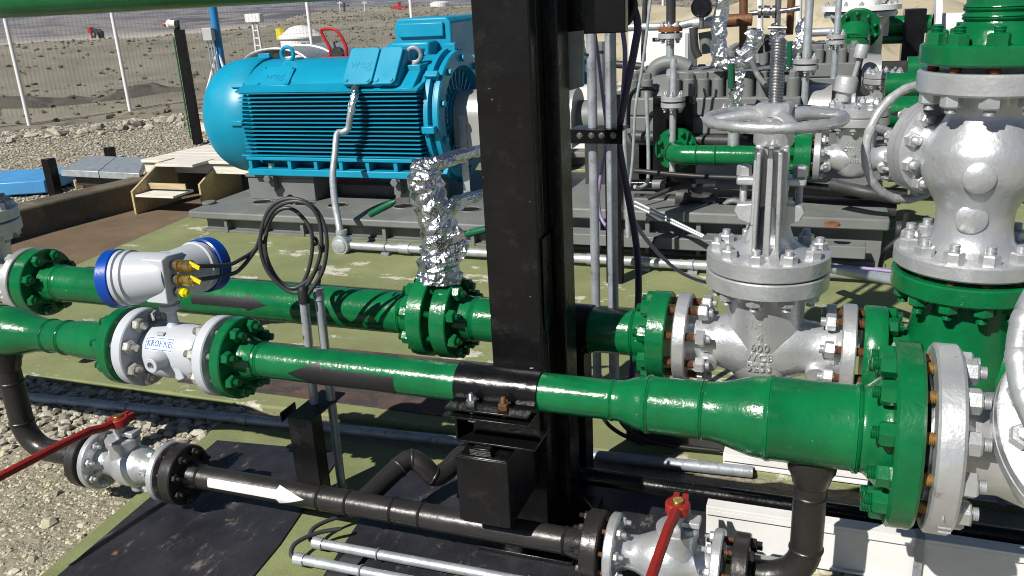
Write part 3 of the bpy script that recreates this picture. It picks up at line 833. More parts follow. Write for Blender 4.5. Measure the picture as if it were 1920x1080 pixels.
# ---- line A right-hand spool, to the big flange
t = thing('pipe_spool', 'long green pipe spool with two step reducers between flow meter and large flange', 'pipe', (-.7, AY, 0))
spoolR = t
mb = MB(); wn_flange(mb, (xd0, AY, AZ), XA, .137, xd1 - xd0, AR + .004, .06); part(mb, 'flange', 'green', t)
xr1 = XA_(1140, 745, AY - .06); xr2 = XA_(1205, 755, AY - .07); xr3 = XA_(1310, 765, AY - .08); xr4 = XA_(1440, 785, AY - .1); xr5 = XA_(1612, 800, AY - .12)
BF0 = XA_(1685, 790, AY - .235); BF1 = XA_(1741, 820, AY - .235); SF0 = XA_(1757, 820, AY - .235); SF1 = XA_(1821, 825, AY - .235)
R2, R3 = .080, .112
pr = [(xd1, 0), (xd1, AR + .008), (xd1 + .06, AR + .002)] + weld_prof(xd1 + .075, AR + .001, .008, .003) + [(xd1 + .095, AR)] + [(xr1 - .02, AR)] + weld_prof(xr1, AR, .006, .002)
pr += smoothstep((xr1 + .012, AR), (xr2 - .01, R2 - .003), 8) + weld_prof(xr2 + .004, R2 - .001, .008, .003) + [(xr3 - .03, R2)] + weld_prof(xr3, R2, .007, .003)
pr += smoothstep((xr3 + .012, R2), (xr4 - .015, R3 - .002), 12) + weld_prof(xr4, R3, .009, .0026) + [(xr5 - .02, R3)] + weld_prof(xr5, R3, .010, .0045) + smoothstep((xr5 + .012, R3), (BF0 - .012, R3 + .035), 6) + [(BF0 + .01, R3 + .042), (BF0 + .01, 0)]
pipe_spool(pr, AY, AZ, 'pipe', 'green', t, 72)
mb = MB(); Tb = BF1 - BF0
mb.lathe((BF0, AY, AZ), XA, [(0, 0), (0, .229), (.007, .237), (Tb - .008, .237), (Tb, .230), (Tb, .16), (Tb + .006, .16), (Tb + .006, 0)], 80); part(mb, 'large_flange', 'green', t)
# painted black flow arrow on line A (points left)
def arrow_fn(head, lo, hi, c):
    def f(s):
        if s < head:
            k = s / head; return (c - (c - lo) * 1.55 * k, c + (hi - c) * 1.75 * k)
        return (lo, hi)
    return f
ax0 = XA_(537, 692, AY - .057); axe = XA_(737, 715, AY - .057)
mb = MB(); wrap_patch(mb, arrow_fn(.32, math.radians(-42), math.radians(22), math.radians(-8)), ax0, axe, AY, AZ, AR + .0009, 60, 16)
part(mb, 'flow_arrow', 'tape_black', t, smooth=60, label='black painted flow arrow pointing left')
# bolts
bolt_ring((0, AY, AZ), XA, .107, 8, xa0, xb1, .041, spoolL, 'green', meter, 'steel_nut', meter, 'steel_nut', ext=.022)
bolt_ring((0, AY, AZ), XA, .107, 8, xc0, xd1, .041, meter, 'steel_nut', spoolR, 'green', meter, 'steel_nut', ext=.028)

# ---- big gate valve at the right end of line A (bonnet towards the camera)
t = thing('gate_valve', 'large silver gate valve at the right edge, handwheel turned to the camera', 'valve', (SF1 + .2, AY, 0))
gvR = t
mb = MB(); Ts = SF1 - SF0
mb.lathe((SF0, AY, AZ), XA, [(0, 0), (0, .16), (.006, .16), (.006, .230), (.012, .237), (Ts - .008, .237), (Ts, .229), (Ts, .15), (Ts + .05, .128), (Ts + .10, .125), (Ts + .20, .16), (Ts + .46, .16), (Ts + .46, 0)], 80); part(mb, 'body', 'silver', t)
bx_ = .66; bel = Vector((0, -math.cos(.75), math.sin(.75))); bc0 = Vector((bx_, AY, AZ))
mb = MB(); mb.lathe(bc0, bel, [(0, .14), (.14, .16), (.155, .25), (.16, .268), (.165, .272), (.20, .272), (.204, .266), (.207, .266), (.211, .272), (.245, .272), (.25, .264), (.25, .13), (.29, .09), (.40, .07), (.40, 0)], 80); part(mb, 'bonnet', 'silver', t)
bolt_ring(bc0, bel, .232, 14, .165, .25, .050, None, 'silver', t, 'silver', t, 'silver', ext=.02)
hwc = Vector((bx_ + .04, AY - .60, AZ + .07))
mb = MB(); mb.lathe(bc0 + bel * .38, bel, [(0, .06), (.18, .055), (.19, .03), (.34, .028), (.34, 0)], 24); part(mb, 'yoke', 'silver', t)
mb = MB(); R_ = .300; hc_ = bc0 + bel * .60
mb.torus(hc_, bel, R_, .024, 90, 12)
for k in range(72):
    if k % 3 == 0:
        q = 2 * math.pi * k / 72; u, v, a = frame(bel)
        p = hc_ + (u * math.cos(q) + v * math.sin(q)) * R_
        mb.lathe(p - (u * math.cos(q) + v * math.sin(q)) * 0 , (-u * math.sin(q) + v * math.cos(q)), [(-.016, .0235), (-.008, .0256), (.008, .0256), (.016, .0235)], 12)
for k in range(4):
    q = math.pi / 4 + k * math.pi / 2
    mb.beam(hc_, hc_ + (u * math.cos(q) + v * math.sin(q)) * R_, .03, .016, up=bel)
mb.cyl(hc_ - bel * .03, hc_ + bel * .04, .045, n=20)
part(mb, 'handwheel', 'silver', t)
bolt_ring((0, AY, AZ), XA, .192, 12, BF0, SF1, .054, spoolR, 'green', t, 'silver', t, 'stud_yellow', ext=.022, phase=.15)
mb = MB(); text_on(mb, 'AI - II', .04, .003, (SF0 + Ts * .55, AY - .238 * math.cos(.35), AZ - .238 * math.sin(.35) ), Vector((0, math.sin(-.35), -math.cos(.35))), Vector((1, 0, 0))); part(mb, 'cast_marks', 'silver', t, smooth=0)

# ---- pipe support under line A: clamp, saddle, box beam
t = thing('pipe_clamp', 'black half-shell clamp with bolted ears gripping the green pipe', 'pipe clamp', (-.9, AY, AZ - .08))
k0 = XA_(847, 705, AY - .06); k1 = XA_(1003, 725, AY - .06)
mb = MB(); n = 20; rI, rO = AR + .001, AR + .0065; vs = []; fs = []
for x in (k0, k1):
    for r in (rI, rO):
        for i in range(n + 1):
            a = math.radians(-16 + 212 * i / n); vs.append((x, AY - r * math.cos(a), AZ + r * math.sin(a)))
m_ = n + 1
for i in range(n):
    fs += [(i, i + 1, i + 1 + m_, i + m_), (2 * m_ + i, 2 * m_ + i + m_, 2 * m_ + i + 1 + m_, 2 * m_ + i + 1), (m_ + i, m_ + i + 1, 3 * m_ + i + 1, 3 * m_ + i), (i, 2 * m_ + i, 2 * m_ + i + 1, i + 1)]
mb.add(vs, fs); part(mb, 'half_shell', 'black', t)
ez = AZ - .022
kc = (k0 + k1) / 2; kl = k1 - k0
for s in (-1, 1):
    mb = MB(); mb.box((kc, AY + s * .093, ez), (kl - .004, .074, .007)); part(mb, 'upper_ear', 'black', t, bevel=.0015)
    mb = MB(); mb.box((kc - .004, AY + s * .090, ez - .026), (kl + .006, .082, .007)); part(mb, 'lower_ear', 'black', t, bevel=.0015)
    for dx, mt in ((-.055, 'zinc' if s < 0 else 'rust_bolt'), (.045, 'rust_bolt' if s < 0 else 'zinc')):
        p = Vector((kc + dx + (.02 if s > 0 else .0), AY + s * .098, ez + .0035))
        inst(nut_mesh(.027, .019, mt), 'nut', t, orient(p, ZA, .4))
        inst(stud_mesh(.0075, .085 if mt == 'zinc' and s > 0 else .078, mt), 'bolt', t, orient(p + Vector((0, 0, -.04)), ZA))
        inst(nut_mesh(.025, .014, mt), 'nut', t, orient(p + Vector((0, 0, -.037)), -ZA, .2))
t = thing('pipe_support', 'black welded saddle on a square box beam under the clamp', 'support', (-.9, AY, .2))
f0 = on_y(857, 850, 2.03); f1 = on_y(950, 870, 2.03); f2 = on_y(945, 990, 2.03)
bxl, bxr, bzt, bzb = f0.x, f1.x, f0.z - .004, f2.z - .002
mb = MB(); mb.span((bxl, 2.03, bzb), (bxr, 2.42, bzt)); part(mb, 'box_beam', 'black_worn', t, bevel=.006)
mb = MB(); mb.span((bxl - .004, 2.024, bzb + .01), (bxr + .004, 2.0295, bzt - .002)); part(mb, 'end_plate', 'black_worn', t, bevel=.003)
sz0 = bzt + .022; sz1 = ez - .034
mb = MB()
mb.span((k0 - .002, AY - .085, sz0), (k1 + .002, AY - .078, sz1 - .004)) if False else None
mb.span((k0 + .035, AY - .012, sz0 + .008), (k1 - .01, AY - .004, sz1))                 # web of the channel on its side
mb.span((k0 + .005, AY - .075, sz0), (k1 - .004, AY + .06, sz0 + .008))                # lower flange
part(mb, 'saddle', 'black', t, bevel=.002)
mb = MB(); mb.span((k0 + .002, AY - .07, sz0 + .009), (k0 + .010, AY + .06, sz1)); part(mb, 'side_plate', 'black', t, bevel=.002)
mb = MB(); mb.span((bxl + .045, 2.045, bzt + .0005), (bxl + .10, 2.22, bzt + .021)); part(mb, 'packing_plate', 'black_worn', t, bevel=.003)
mb = MB(); 
for i in range(4): mb.tube([(bxl + .04 + j * .011, 2.040 - .002 * i, bzt + .002 + i * .006 + random.uniform(-.001, .001)) for j in range(7)], .0035, 6)
part(mb, 'weld_bead', 'black_worn', t)
# ---- black column
t = thing('steel_column', 'tall glossy black steel column in the middle of the yard', 'column', (-.9, 2.4, 0))
cl = on_y(900, 300, 2.30).x; cr = on_y(1003, 300, 2.30).x
mb = MB(); mb.span((cl, 2.30, 0.03), (cr, 2.358, 2.75)); part(mb, 'front_channel', 'black_worn', t, bevel=.006)
mb = MB(); mb.span((cl + .002, 2.360, 0.03), (cr - .002, 2.415, 2.75)); part(mb, 'rear_channel', 'black_worn', t, bevel=.006)
mb = MB(); mb.span((cr - .05, 2.417, .03), (on_y(1072, 300, 2.53).x, 2.53, 2.75)); part(mb, 'back_post', 'black', t, bevel=.005)
mb = MB(); mb.span((cl - .06, 2.22, .022), (cr + .10, 2.62, .036)); part(mb, 'base_plate', 'black', t, bevel=.003)
mb = MB(); mb.prism([(0, 0), (.13, 0), (0, .16)], (cr + .01, 2.475, .037), XA, ZA, .012); part(mb, 'foot_gusset', 'black', t)
mb = MB(); mb.span((cr - .052, 2.2985 - .004, .0), (cr - .05, 2.2985, .001)); 
q0 = on_y(1003, 430, 2.42)
mb = MB(); mb.span((cr + .001, 2.32, .80), (cr + .008, 2.40, q0.z)); part(mb, 'splice_plate', 'black_worn', t, bevel=.002)
# top beam and its gusset
t = thing('steel_beam', 'black steel beam end at the top, with grey gusset, right of the column', 'beam', (-.6, 2.6, 1.6))
z_b = on_y(1100, 62, 2.62).z
mb = MB(); mb.span((on_y(1026, 30, 2.56).x, 2.56, z_b), (on_y(1178, 30, 2.60).x, 2.60, 2.15)); part(mb, 'beam', 'black', t, bevel=.004)
mb = MB(); mb.prism_y([(1026, 64), (1094, 57), (1094, 162), (1040, 178), (1026, 182)], 2.555, .010); part(mb, 'gusset', 'gusset_grey', t, bevel=.001)
# black pipe coming out beside the beam
t_ = on_y(1155, 10, 2.9)
mb = MB(); mb.lathe((t_.x - .05, 2.95, t_.z + .03), XA, [(-.1, 0), (-.1, .085), (.08, .085), (.085, .07), (.085, 0)], 32)
solo(mb, 'pipe_end', 'black', 'black pipe stub end high up behind the two vertical conduits', 'pipe', (t_.x, 2.95, t_.z - .06))

# ---- overhead green pipe
t = thing('overhead_pipe', 'green overhead pipe crossing the top left corner', 'pipe', (-2, 2.6, 1.78))
ze = on_y(0, 36, 2.58).z
OR_ = .085
mb = MB(); mb.lathe((0, 2.58, ze + OR_ + .002), XA, [(-6, 0), (-6, OR_), (on_y(862, 8, 2.58).x, OR_), (on_y(862, 8, 2.58).x, 0)], 48); part(mb, 'pipe', 'green', t)
mb = MB(); mb.lathe((0, 2.58, ze + OR_), XA, [(on_y(856, 8, 2.58).x, 0), (on_y(856, 8, 2.58).x, OR_ + .012), (on_y(884, 8, 2.58).x, OR_ + .012), (on_y(884, 8, 2.58).x, 0)], 48); part(mb, 'clamp', 'black', t)
# ------------------------------------------------------------------ line B with its gate valves
def gate_valve(cx, cy, cz, label, s=1.0, wheel=True, marks=('IIAR', '4', '600', 'WCB', '5253'), stem=True, xl=None, xr=None, mat='silver', bonnet_dz=.285, nb=8, actuator=False, group=None):
    """horizontal run along X, bonnet up; s scales everything"""
    t = thing('gate_valve', label, 'valve', (cx, cy, cz - .15 * s), group)
    c = Vector((cx, cy, cz)); FR, T = .152 * s, .045 * s
    xl = (cx - .30 * s) if xl is None else xl; xr = (cx + .30 * s) if xr is None else xr
    jz = cz + bonnet_dz * s
    for x0, d, nm in ((xl, 1, 'left'), (xr, -1, 'right')):
        mb = MB(); mb.lathe((x0, cy, cz), XA * d, [(0, 0), (0, FR * .6), (.003, FR * .6), (.003, FR - .004), (.007, FR), (T - .004, FR), (T, FR - .004), (T, .095 * s), (T + .02 * s, .085 * s), (T + .02 * s, 0)], 56)
        part(mb, 'flange', mat, t)
    # run and body: lathe along x flared into the centre, plus the upright oval body
    mb = MB()
    a, b = xl + T, xr - T
    pr = [(a, 0), (a, .092 * s), (a + .03 * s, .082 * s), (a + .07 * s, .084 * s)] + smoothstep((a + .07 * s, .084 * s), (cx - .05 * s, .108 * s), 6) + [(cx, .112 * s)] + smoothstep((cx + .05 * s, .108 * s), (b - .07 * s, .084 * s), 6) + [(b - .03 * s, .082 * s), (b, .092 * s), (b, 0)]
    mb.lathe((0, cy, cz), XA, pr, 48)
    mb.lathe((cx, cy, cz - .125 * s), ZA, [(0, 0), (0, .06 * s), (.02 * s, .095 * s), (.06 * s, .108 * s), (.13 * s, .113 * s), (.26 * s, .122 * s), (jz - cz + .125 * s - .055 * s, .126 * s), (jz - cz + .125 * s - .04 * s, .14 * s), (jz - cz + .125 * s - .04 * s, 0)], 56, sy=1.0)
    for dx in (-.17, .17):
        mb.lathe((cx + dx * s, cy - .070 * s, cz - .045 * s), (0, -1, -.35), [(0, .034 * s), (.022 * s, .034 * s), (.026 * s, .030 * s), (.026 * s, 0)], 24)
    body = part(mb, 'body', mat, t, smooth=45)
    if marks:
        mb = MB(); zz = cz + .115 * s
        for i, m in enumerate(marks):
            rr = .114 * s
            text_on(mb, m, (.052 if i == 0 else .036) * s, .006, (cx - .004, cy - rr - .0005 - (.004 * s if i < 3 else .0), zz), XA, ZA, bend_r=rr, space=1.15); zz -= (.046 if i == 0 else .036) * s
        part(mb, 'cast_lettering', mat, body, smooth=0)
    # bonnet joint
    BR_, bt = .190 * s, .056 * s
    mb = MB(); mb.lathe((cx, cy, jz), -ZA, [(.002, 0), (.002, BR_ - .004), (.006, BR_), (bt - .004, BR_), (bt, BR_ - .006), (bt, .12 * s), (bt + .002, 0)], 64); part(mb, 'body_flange', mat, t)
    mb = MB(); mb.lathe((cx, cy, jz), ZA, [(.003, 0), (.003, BR_ - .004), (.007, BR_), (bt - .004, BR_), (bt, BR_ - .006), (bt + .002, .125 * s)] + ([(bt + .016 * s, .10 * s), (bt + .04 * s, .076 * s), (bt + .08 * s, .062 * s), (bt + .12 * s, .056 * s), (bt + .15 * s, .05 * s), (bt + .15 * s, 0)] if wheel else [(bt + .006 * s, .11 * s), (bt + .006 * s, .04 * s), (bt + .02 * s, .03 * s), (bt + .02 * s, 0)]), 64)
    bon = part(mb, 'bonnet', mat, t)
    bolt_ring((cx, cy, jz), ZA, .155 * s, 10, -bt, bt, .044 * s, t, mat, t, mat, t, mat, ext=.010 * s, phase=.25)
    z0 = jz + bt
    if wheel:
        # yoke arms, gland, yoke nut, stem, wheel
        mb = MB()
        for sgn in (-1, 1):
            pts = [(sgn * .052 * s, .10 * s), (sgn * .030 * s, .10 * s), (sgn * .030 * s, .335 * s), (sgn * .048 * s, .335 * s)]
            if sgn > 0: pts = pts[::-1]
            mb.prism(pts, (cx, cy - .028 * s, z0), XA, ZA, .056 * s)
            mb.prism([(sgn * .034 * s - .006 * s, .03 * s), (sgn * .034 * s + .006 * s, .03 * s), (sgn * .030 * s + .006 * s, .335 * s), (sgn * .030 * s - .006 * s, .335 * s)], (cx, cy - .050 * s, z0), XA, ZA, .10 * s)
        mb.prism([(-.010 * s, -.01 * s), (.010 * s, -.01 * s), (.008 * s, .33 * s), (-.008 * s, .33 * s)], (cx - .0, cy - .062 * s, z0 + .01 * s), XA, ZA, .05 * s)
        mb.prism([(-.075 * s, 0), (.075 * s, 0), (.052 * s, .10 * s), (.048 * s, .335 * s), (-.048 * s, .335 * s), (-.052 * s, .10 * s)], (cx, cy - .044 * s, z0 + .004 * s), XA, ZA, -.055 * s)
        part(mb, 'yoke', mat, t, bevel=.003 * s)
        mb = MB(); mb.lathe((cx, cy, z0 + .335 * s), ZA, [(0, 0), (0, .056 * s), (.008 * s, .060 * s), (.058 * s, .060 * s), (.064 * s, .055 * s), (.064 * s, 0)], 36); part(mb, 'yoke_hub', mat, t)
        gz = z0 + .225 * s
        mb = MB(); mb.box((cx, cy, gz), (.205 * s, .075 * s, .024 * s)); mb.cyl((cx, cy, gz - .06 * s), (cx, cy, gz), .045 * s, n=24); g_ = part(mb, 'gland_flange', mat, t, bevel=.006 * s)
        for sgn in (-1, 1):
            inst(nut_mesh(.040 * s, .032 * s, mat), 'nut', t, orient((cx + sgn * .083 * s, cy, gz + .013 * s), ZA, .2))
            inst(stud_mesh(.012 * s, .13 * s, mat), 'eye_bolt', t, orient((cx + sgn * .083 * s, cy, gz - .085 * s), ZA))
            mb = MB(); mb.prism([(.03 * s, -.045 * s), (.09 * s, -.028 * s), (.105 * s, 0), (.095 * s, .022 * s), (.03 * s, .026 * s)] if sgn > 0 else [(-.03 * s, .026 * s), (-.095 * s, .022 * s), (-.105 * s, 0), (-.09 * s, -.028 * s), (-.03 * s, -.045 * s)], (cx, cy - .02 * s, gz - .088 * s), XA, ZA, .04 * s)
            mb.cyl((cx + sgn * .083 * s, cy - .028 * s, gz - .090 * s), (cx + sgn * .083 * s, cy + .028 * s, gz - .090 * s), .012 * s, n=12)
            part(mb, 'eye_lug', mat, t, bevel=.004 * s)
        wz = z0 + .335 * s + .078 * s
        mb = MB(); WR = .196 * s
        mb.torus((cx, cy, wz), ZA, WR, .0170 * s, 72, 12, sq=.9)
        for k in range(24):
            q = 2 * math.pi * k / 24; p = Vector((cx + WR * math.cos(q), cy + WR * math.sin(q), wz)); tn = Vector((-math.sin(q), math.cos(q), 0))
            mb.lathe(p, tn, [(-.020 * s, .0158 * s), (-.010 * s, .0174 * s), (.010 * s, .0174 * s), (.020 * s, .0158 * s)], 10)
        for k in range(4):
            q = .35 + k * math.pi / 2; e = Vector((math.cos(q), math.sin(q), 0)); sd = Vector((-math.sin(q), math.cos(q), 0))
            P0 = Vector((cx, cy, wz)); 
            mb.tube([P0 + e * .03 * s + ZA * .004 * s, P0 + e * .09 * s + ZA * .012 * s, P0 + e * .14 * s + ZA * .006 * s, P0 + e * WR], [.026 * s, .021 * s, .018 * s, .015 * s], 8)
        mb.cyl((cx, cy, wz - .022 * s), (cx, cy, wz + .012 * s), .052 * s, n=24)
        w_ = part(mb, 'handwheel', mat, t, smooth=50)
        inst(nut_mesh(.10 * s, .036 * s, mat), 'wheel_nut', t, orient((cx, cy, wz + .012 * s), ZA, .3))
        if stem:
            inst(stud_mesh(.0225 * s, .20 * s, 'steel', .0085), 'stem', t, orient((cx, cy, wz + .03 * s), ZA))
            mb = MB(); mb.cyl((cx, cy, z0 + .14 * s), (cx, cy, wz), .022 * s, n=20); part(mb, 'lower_stem', 'steel', t)
    return t, FR, T
Gx = -.166
gl0 = XA_(1256, 625, BY - .15); gl1 = XA_(1302, 625, BY - .15)
gr0 = XA_(1566, 640, BY - .15); gr1 = XA_(1610, 640, BY - .15)
gfl = XA_(1207, 620, BY - .15); gfr = XA_(1243, 620, BY - .15)
Gx = (gl0 + gr1) / 2
gvB, FR_, T_ = gate_valve(Gx, BY, BZ, 'silver gate valve with flat handwheel and tall threaded stem on the rear green line', xl=gl0, xr=gr1, bonnet_dz=.268)
# B middle spool
fp0 = XA_(757, 600, BY - .15); fp1 = XA_(786, 600, BY - .15); fq0 = XA_(801, 600, BY - .15); fq1 = XA_(832, 605, BY - .15)
bl0 = XA_(14, 530, BY - .15); bl1 = XA_(35, 530, BY - .15)
t = thing('pipe_spool', 'green pipe spool with black flow arrow running behind the flow meter', 'pipe', (-2.2, BY, 0))
spB1 = t
pr = [(bl1 - .002, 0), (bl1, BR + .012), (bl1 + .06, BR + .004)] + weld_prof(bl1 + .085, BR + .002, .008, .003) + [(bl1 + .11, BR)] + [(fp0 - .09, BR)] + weld_prof(fp0 - .07, BR + .001, .008, .003) + [(fp0 - .04, BR + .006), (fp0, BR + .012), (fp0, 0)]
pipe_spool(pr, BY, BZ, 'pipe', 'green', t)
for x0, x1 in ((bl0, bl1), (fp0, fp1)):
    mb = MB(); w = x1 - x0
    mb.lathe((x0, BY, BZ), XA, [(0, 0), (0, .148), (.004, .152), (w - .004, .152), (w, .148), (w, 0)], 56); part(mb, 'flange', 'green', t)
ax0 = XA_(500, 575, BY - .08); axe = XA_(360, 570, BY - .08)
mb = MB(); wrap_patch(mb, arrow_fn(.28, math.radians(-5), math.radians(26), math.radians(10)), ax0, axe, BY, BZ, BR + .001, 50, 12); part(mb, 'flow_arrow', 'tape_black', t, smooth=60, label='black painted flow arrow pointing right')
t = thing('pipe_spool', 'short green pipe spool passing behind the black column', 'pipe', (-.9, BY, 0))
spB2 = t
pr = [(fq1 - .01, 0), (fq1 - .01, BR + .012), (fq1 + .05, BR + .003)] + weld_prof(fq1 + .062, BR + .002, .008, .003) + [(fq1 + .08, BR), (gfl - .09, BR)] + weld_prof(gfl - .065, BR + .001, .008, .003) + [(gfl - .04, BR + .006), (gfl + .01, BR + .012), (gfl + .01, 0)]
pipe_spool(pr, BY, BZ, 'pipe', 'green', t)
for x0, x1 in ((fq0, fq1), (gfl, gfr)):
    mb = MB(); w = x1 - x0
    mb.lathe((x0, BY, BZ), XA, [(0, 0), (0, .148), (.004, .152), (w - .004, .152), (w, .148), (w, 0)], 56); part(mb, 'flange', 'green', t)
bolt_ring((0, BY, BZ), XA, .122, 8, fp0, fq1, .046, spB1, 'green', spB2, 'green', spB2, 'green', ext=.010)
bolt_ring((0, BY, BZ), XA, .122, 8, gfl, gl1, .047, spB2, 'green', gvB, 'silver', gvB, 'rust_bolt', ext=.012)
mb = MB(); x0 = XA_(1036, 600, BY - .09); x1 = XA_(1098, 610, BY - .09)
mb.lathe((x0, BY, BZ), XA, [(0, 0), (0, BR + .007), (x1 - x0, BR + .007), (x1 - x0, 0)], 40); mb.span((x0, BY - .14, BZ - .03), (x1, BY + .14, BZ - .02)); mb.span((x0 + .01, BY - .05, .03), (x1 - .02, BY + .05, BZ - BR))
clB = thing('pipe_clamp', 'black clamp and leg on the rear pipe just right of the column', 'pipe clamp', (x0, BY, .03)); part(mb, 'clamp', 'black', clB, bevel=.002)
inst(nut_mesh(.027, .019, 'black'), 'nut', clB, orient((x0 + .03, BY - .115, BZ - .02), ZA)); inst(stud_mesh(.0085, .06, 'black'), 'bolt', clB, orient((x0 + .03, BY - .115, BZ - .03), ZA))
# left gate valve of line B, mostly out of frame
gvB2, _, _ = gate_valve(bl0 - .012 - .30, BY, BZ, 'silver gate valve cut off by the left edge of the photo', xl=bl0 - .012 - .60, xr=bl0 - .012, bonnet_dz=.268, marks=None)
bolt_ring((0, BY, BZ), XA, .122, 8, bl0 - .06, bl1, .045, gvB2, 'silver', spB1, 'green', gvB2, 'rust_bolt', ext=.012)

# ---- green tee to the right of the gate valve, carrying the upright valve
VX, VY = .405, 2.71
VR = .206; VT = .190
gt0 = XA_(1622, 640, BY - .15); gt1 = XA_(1668, 640, BY - .15)
zg0 = on_y(1840, 583, VY - VR).z; zg1 = on_y(1840, 547, VY - VR).z; zs0 = on_y(1840, 535, VY - VR).z; zs1 = on_y(1840, 503, VY - VR).z
zt0 = on_y(1840, 186, VY - VT).z; zt1 = on_y(1840, 142, VY - VT).z; zu0 = on_y(1840, 129, VY - VT).z; zu1 = on_y(1840, 88, VY - VT).z
t = thing('pipe_tee', 'green pipe tee with horizontal and upright flanges right of the gate valve', 'pipe tee', (VX, VY, .2))
tee = t
mb = MB(); w = gt1 - gt0
mb.lathe((gt0, BY, BZ), XA, [(0, 0), (0, .148), (.004, .152), (w - .004, .152), (w, .148), (w, .10), (w + .05, .09), (VX - .16, .10), (VX - .10, .12), (VX + .2, .13), (VX + .6, .13), (VX + .6, 0)], 56); part(mb, 'run', 'green', t, smooth=45)
mb = MB(); mb.lathe((VX, VY, BZ - .05), ZA, [(0, .15), (.08, .155), (zg0 - BZ, .13), (zg0 - BZ + .04, .13), (zg0 - BZ + .045, 0)], 56); part(mb, 'branch', 'green', t)
mb = MB(); mb.lathe((VX, VY, zg0), ZA, [(0, 0), (0, VR - .006), (.006, VR), (zg1 - zg0 - .005, VR), (zg1 - zg0, VR - .005), (zg1 - zg0, 0)], 80); part(mb, 'large_flange', 'green', t)
bolt_ring((0, BY, BZ), XA, .122, 8, gr0, gt1, .047, gvB, 'silver', tee, 'green', gvB, 'rust_bolt', ext=.012)
# ---- upright valve
t = thing('upright_valve', 'big silver valve standing upright between two green flanges, top right', 'valve', (VX, VY, zs0))
upv = t
vx2 = VX - .012
mb = MB(); mb.lathe((VX, VY, zs0), ZA, [(0, 0), (0, VR - .006), (.006, VR), (zs1 - zs0 - .006, VR), (zs1 - zs0, VR - .006), (zs1 - zs0 + .002, 0)], 80); part(mb, 'bottom_flange', 'silver', t)
mb = MB(); mb.lathe((VX, VY, zt0), ZA, [(0, 0), (0, VT - .006), (.006, VT), (zt1 - zt0 - .006, VT), (zt1 - zt0, VT - .006), (zt1 - zt0, 0)], 80); part(mb, 'top_flange', 'silver', t)
hb = zt0 - zs1
bdz = on_y(1848, 337, VY - .17).z
mb = MB(); mb.lathe((VX, VY, zs1 - .003), ZA, [(0, .145), (.012, .125), (.03, .110), (.07, .103)] + smoothstep((bdz - zs1 - .13, .102), (bdz - zs1 - .0, .155), 8) + smoothstep((bdz - zs1 + .05, .155), (bdz - zs1 + .16, .104), 8) + [(hb - .03, .104), (hb, .118), (hb, 0)], 64)
bdz = on_y(1848, 337, VY - .17).z
for zz in (bdz, zs1 + .11):
    mb.lathe((VX - .02, VY - (.113 if zz == bdz else .074), zz), (-.08, -1, 0), [(0, .042), (.044 if zz == bdz else .032, .042), (.048 if zz == bdz else .036, .037), (.048 if zz == bdz else .036, 0)], 28)
part(mb, 'body', 'silver', t, smooth=50)
# bonnet pointing left and back, with edge-on handwheel
bax = Vector((-.59, .81, .0)).normalized()
b0 = Vector((VX, VY, bdz + .03))
mb = MB(); mb.lathe(b0, bax, [(.05, .115), (.15, .10), (.16, .135), (.165, .142), (.19, .142), (.193, .138), (.193, .142), (.22, .142), (.225, .138), (.225, .06), (.25, .05), (.30, .045), (.30, 0)], 56); part(mb, 'bonnet', 'silver', t)
bolt_ring(b0, bax, .118, 10, .163, .222, .04, t, 'silver', t, 'silver', t, 'silver', ext=.01)
mb = MB(); mb.torus(b0 + bax * .27, bax, .178, .0135, 64, 12)
for k in range(20):
    q = 2 * math.pi * k / 20; u, v, a = frame(bax); e = u * math.cos(q) + v * math.sin(q)
    mb.lathe(b0 + bax * .27 + e * .178, -u * math.sin(q) + v * math.cos(q), [(-.014, .013), (-.007, .0145), (.007, .0145), (.014, .013)], 10)
for k in range(3):
    q = .4 + k * 2.094; e = u * math.cos(q) + v * math.sin(q); mb.tube([b0 + bax * .27, b0 + bax * .27 + e * .178], .014, 8)
part(mb, 'handwheel', 'silver_dull', t)
bolt_ring((VX, VY, 0), ZA, .170, 12, zg0, zs1, .048, tee, 'green', t, 'silver', t, 'rust_bolt', ext=.03, phase=.3)
# ---- green reducer above
t = thing('pipe_reducer', 'green flanged reducer rising out of the top right corner', 'pipe', (VX, VY, zu0))
mb = MB(); mb.lathe((VX, VY, zu0), ZA, [(0, 0), (0, VT - .006), (.006, VT), (zu1 - zu0 - .006, VT), (zu1 - zu0, VT - .008), (zu1 - zu0, 0)], 80); part(mb, 'flange', 'green', t)
zw = on_y(1850, 20, VY - .1).z
mb = MB(); h0 = zu1 - zu0
mb.lathe((VX, VY, zu0), ZA, [(h0 - .003, .122), (h0 + .02, .112)] + smoothstep((h0 + .03, .106), (zw - zu0 - .03, .088), 6) + weld_prof(zw - zu0 - .018, .087, .010, .005) + weld_prof(zw - zu0 + .006, .086, .010, .005) + [(zw - zu0 + .06, .085), (zw - zu0 + .5, .085), (zw - zu0 + .5, 0)], 64); part(mb, 'pipe', 'green', t)
bolt_ring((VX, VY, 0), ZA, .156, 10, zt0, zu1, .050, upv, 'silver', t, 'green', upv, 'rust_bolt', ext=.014, phase=.3)

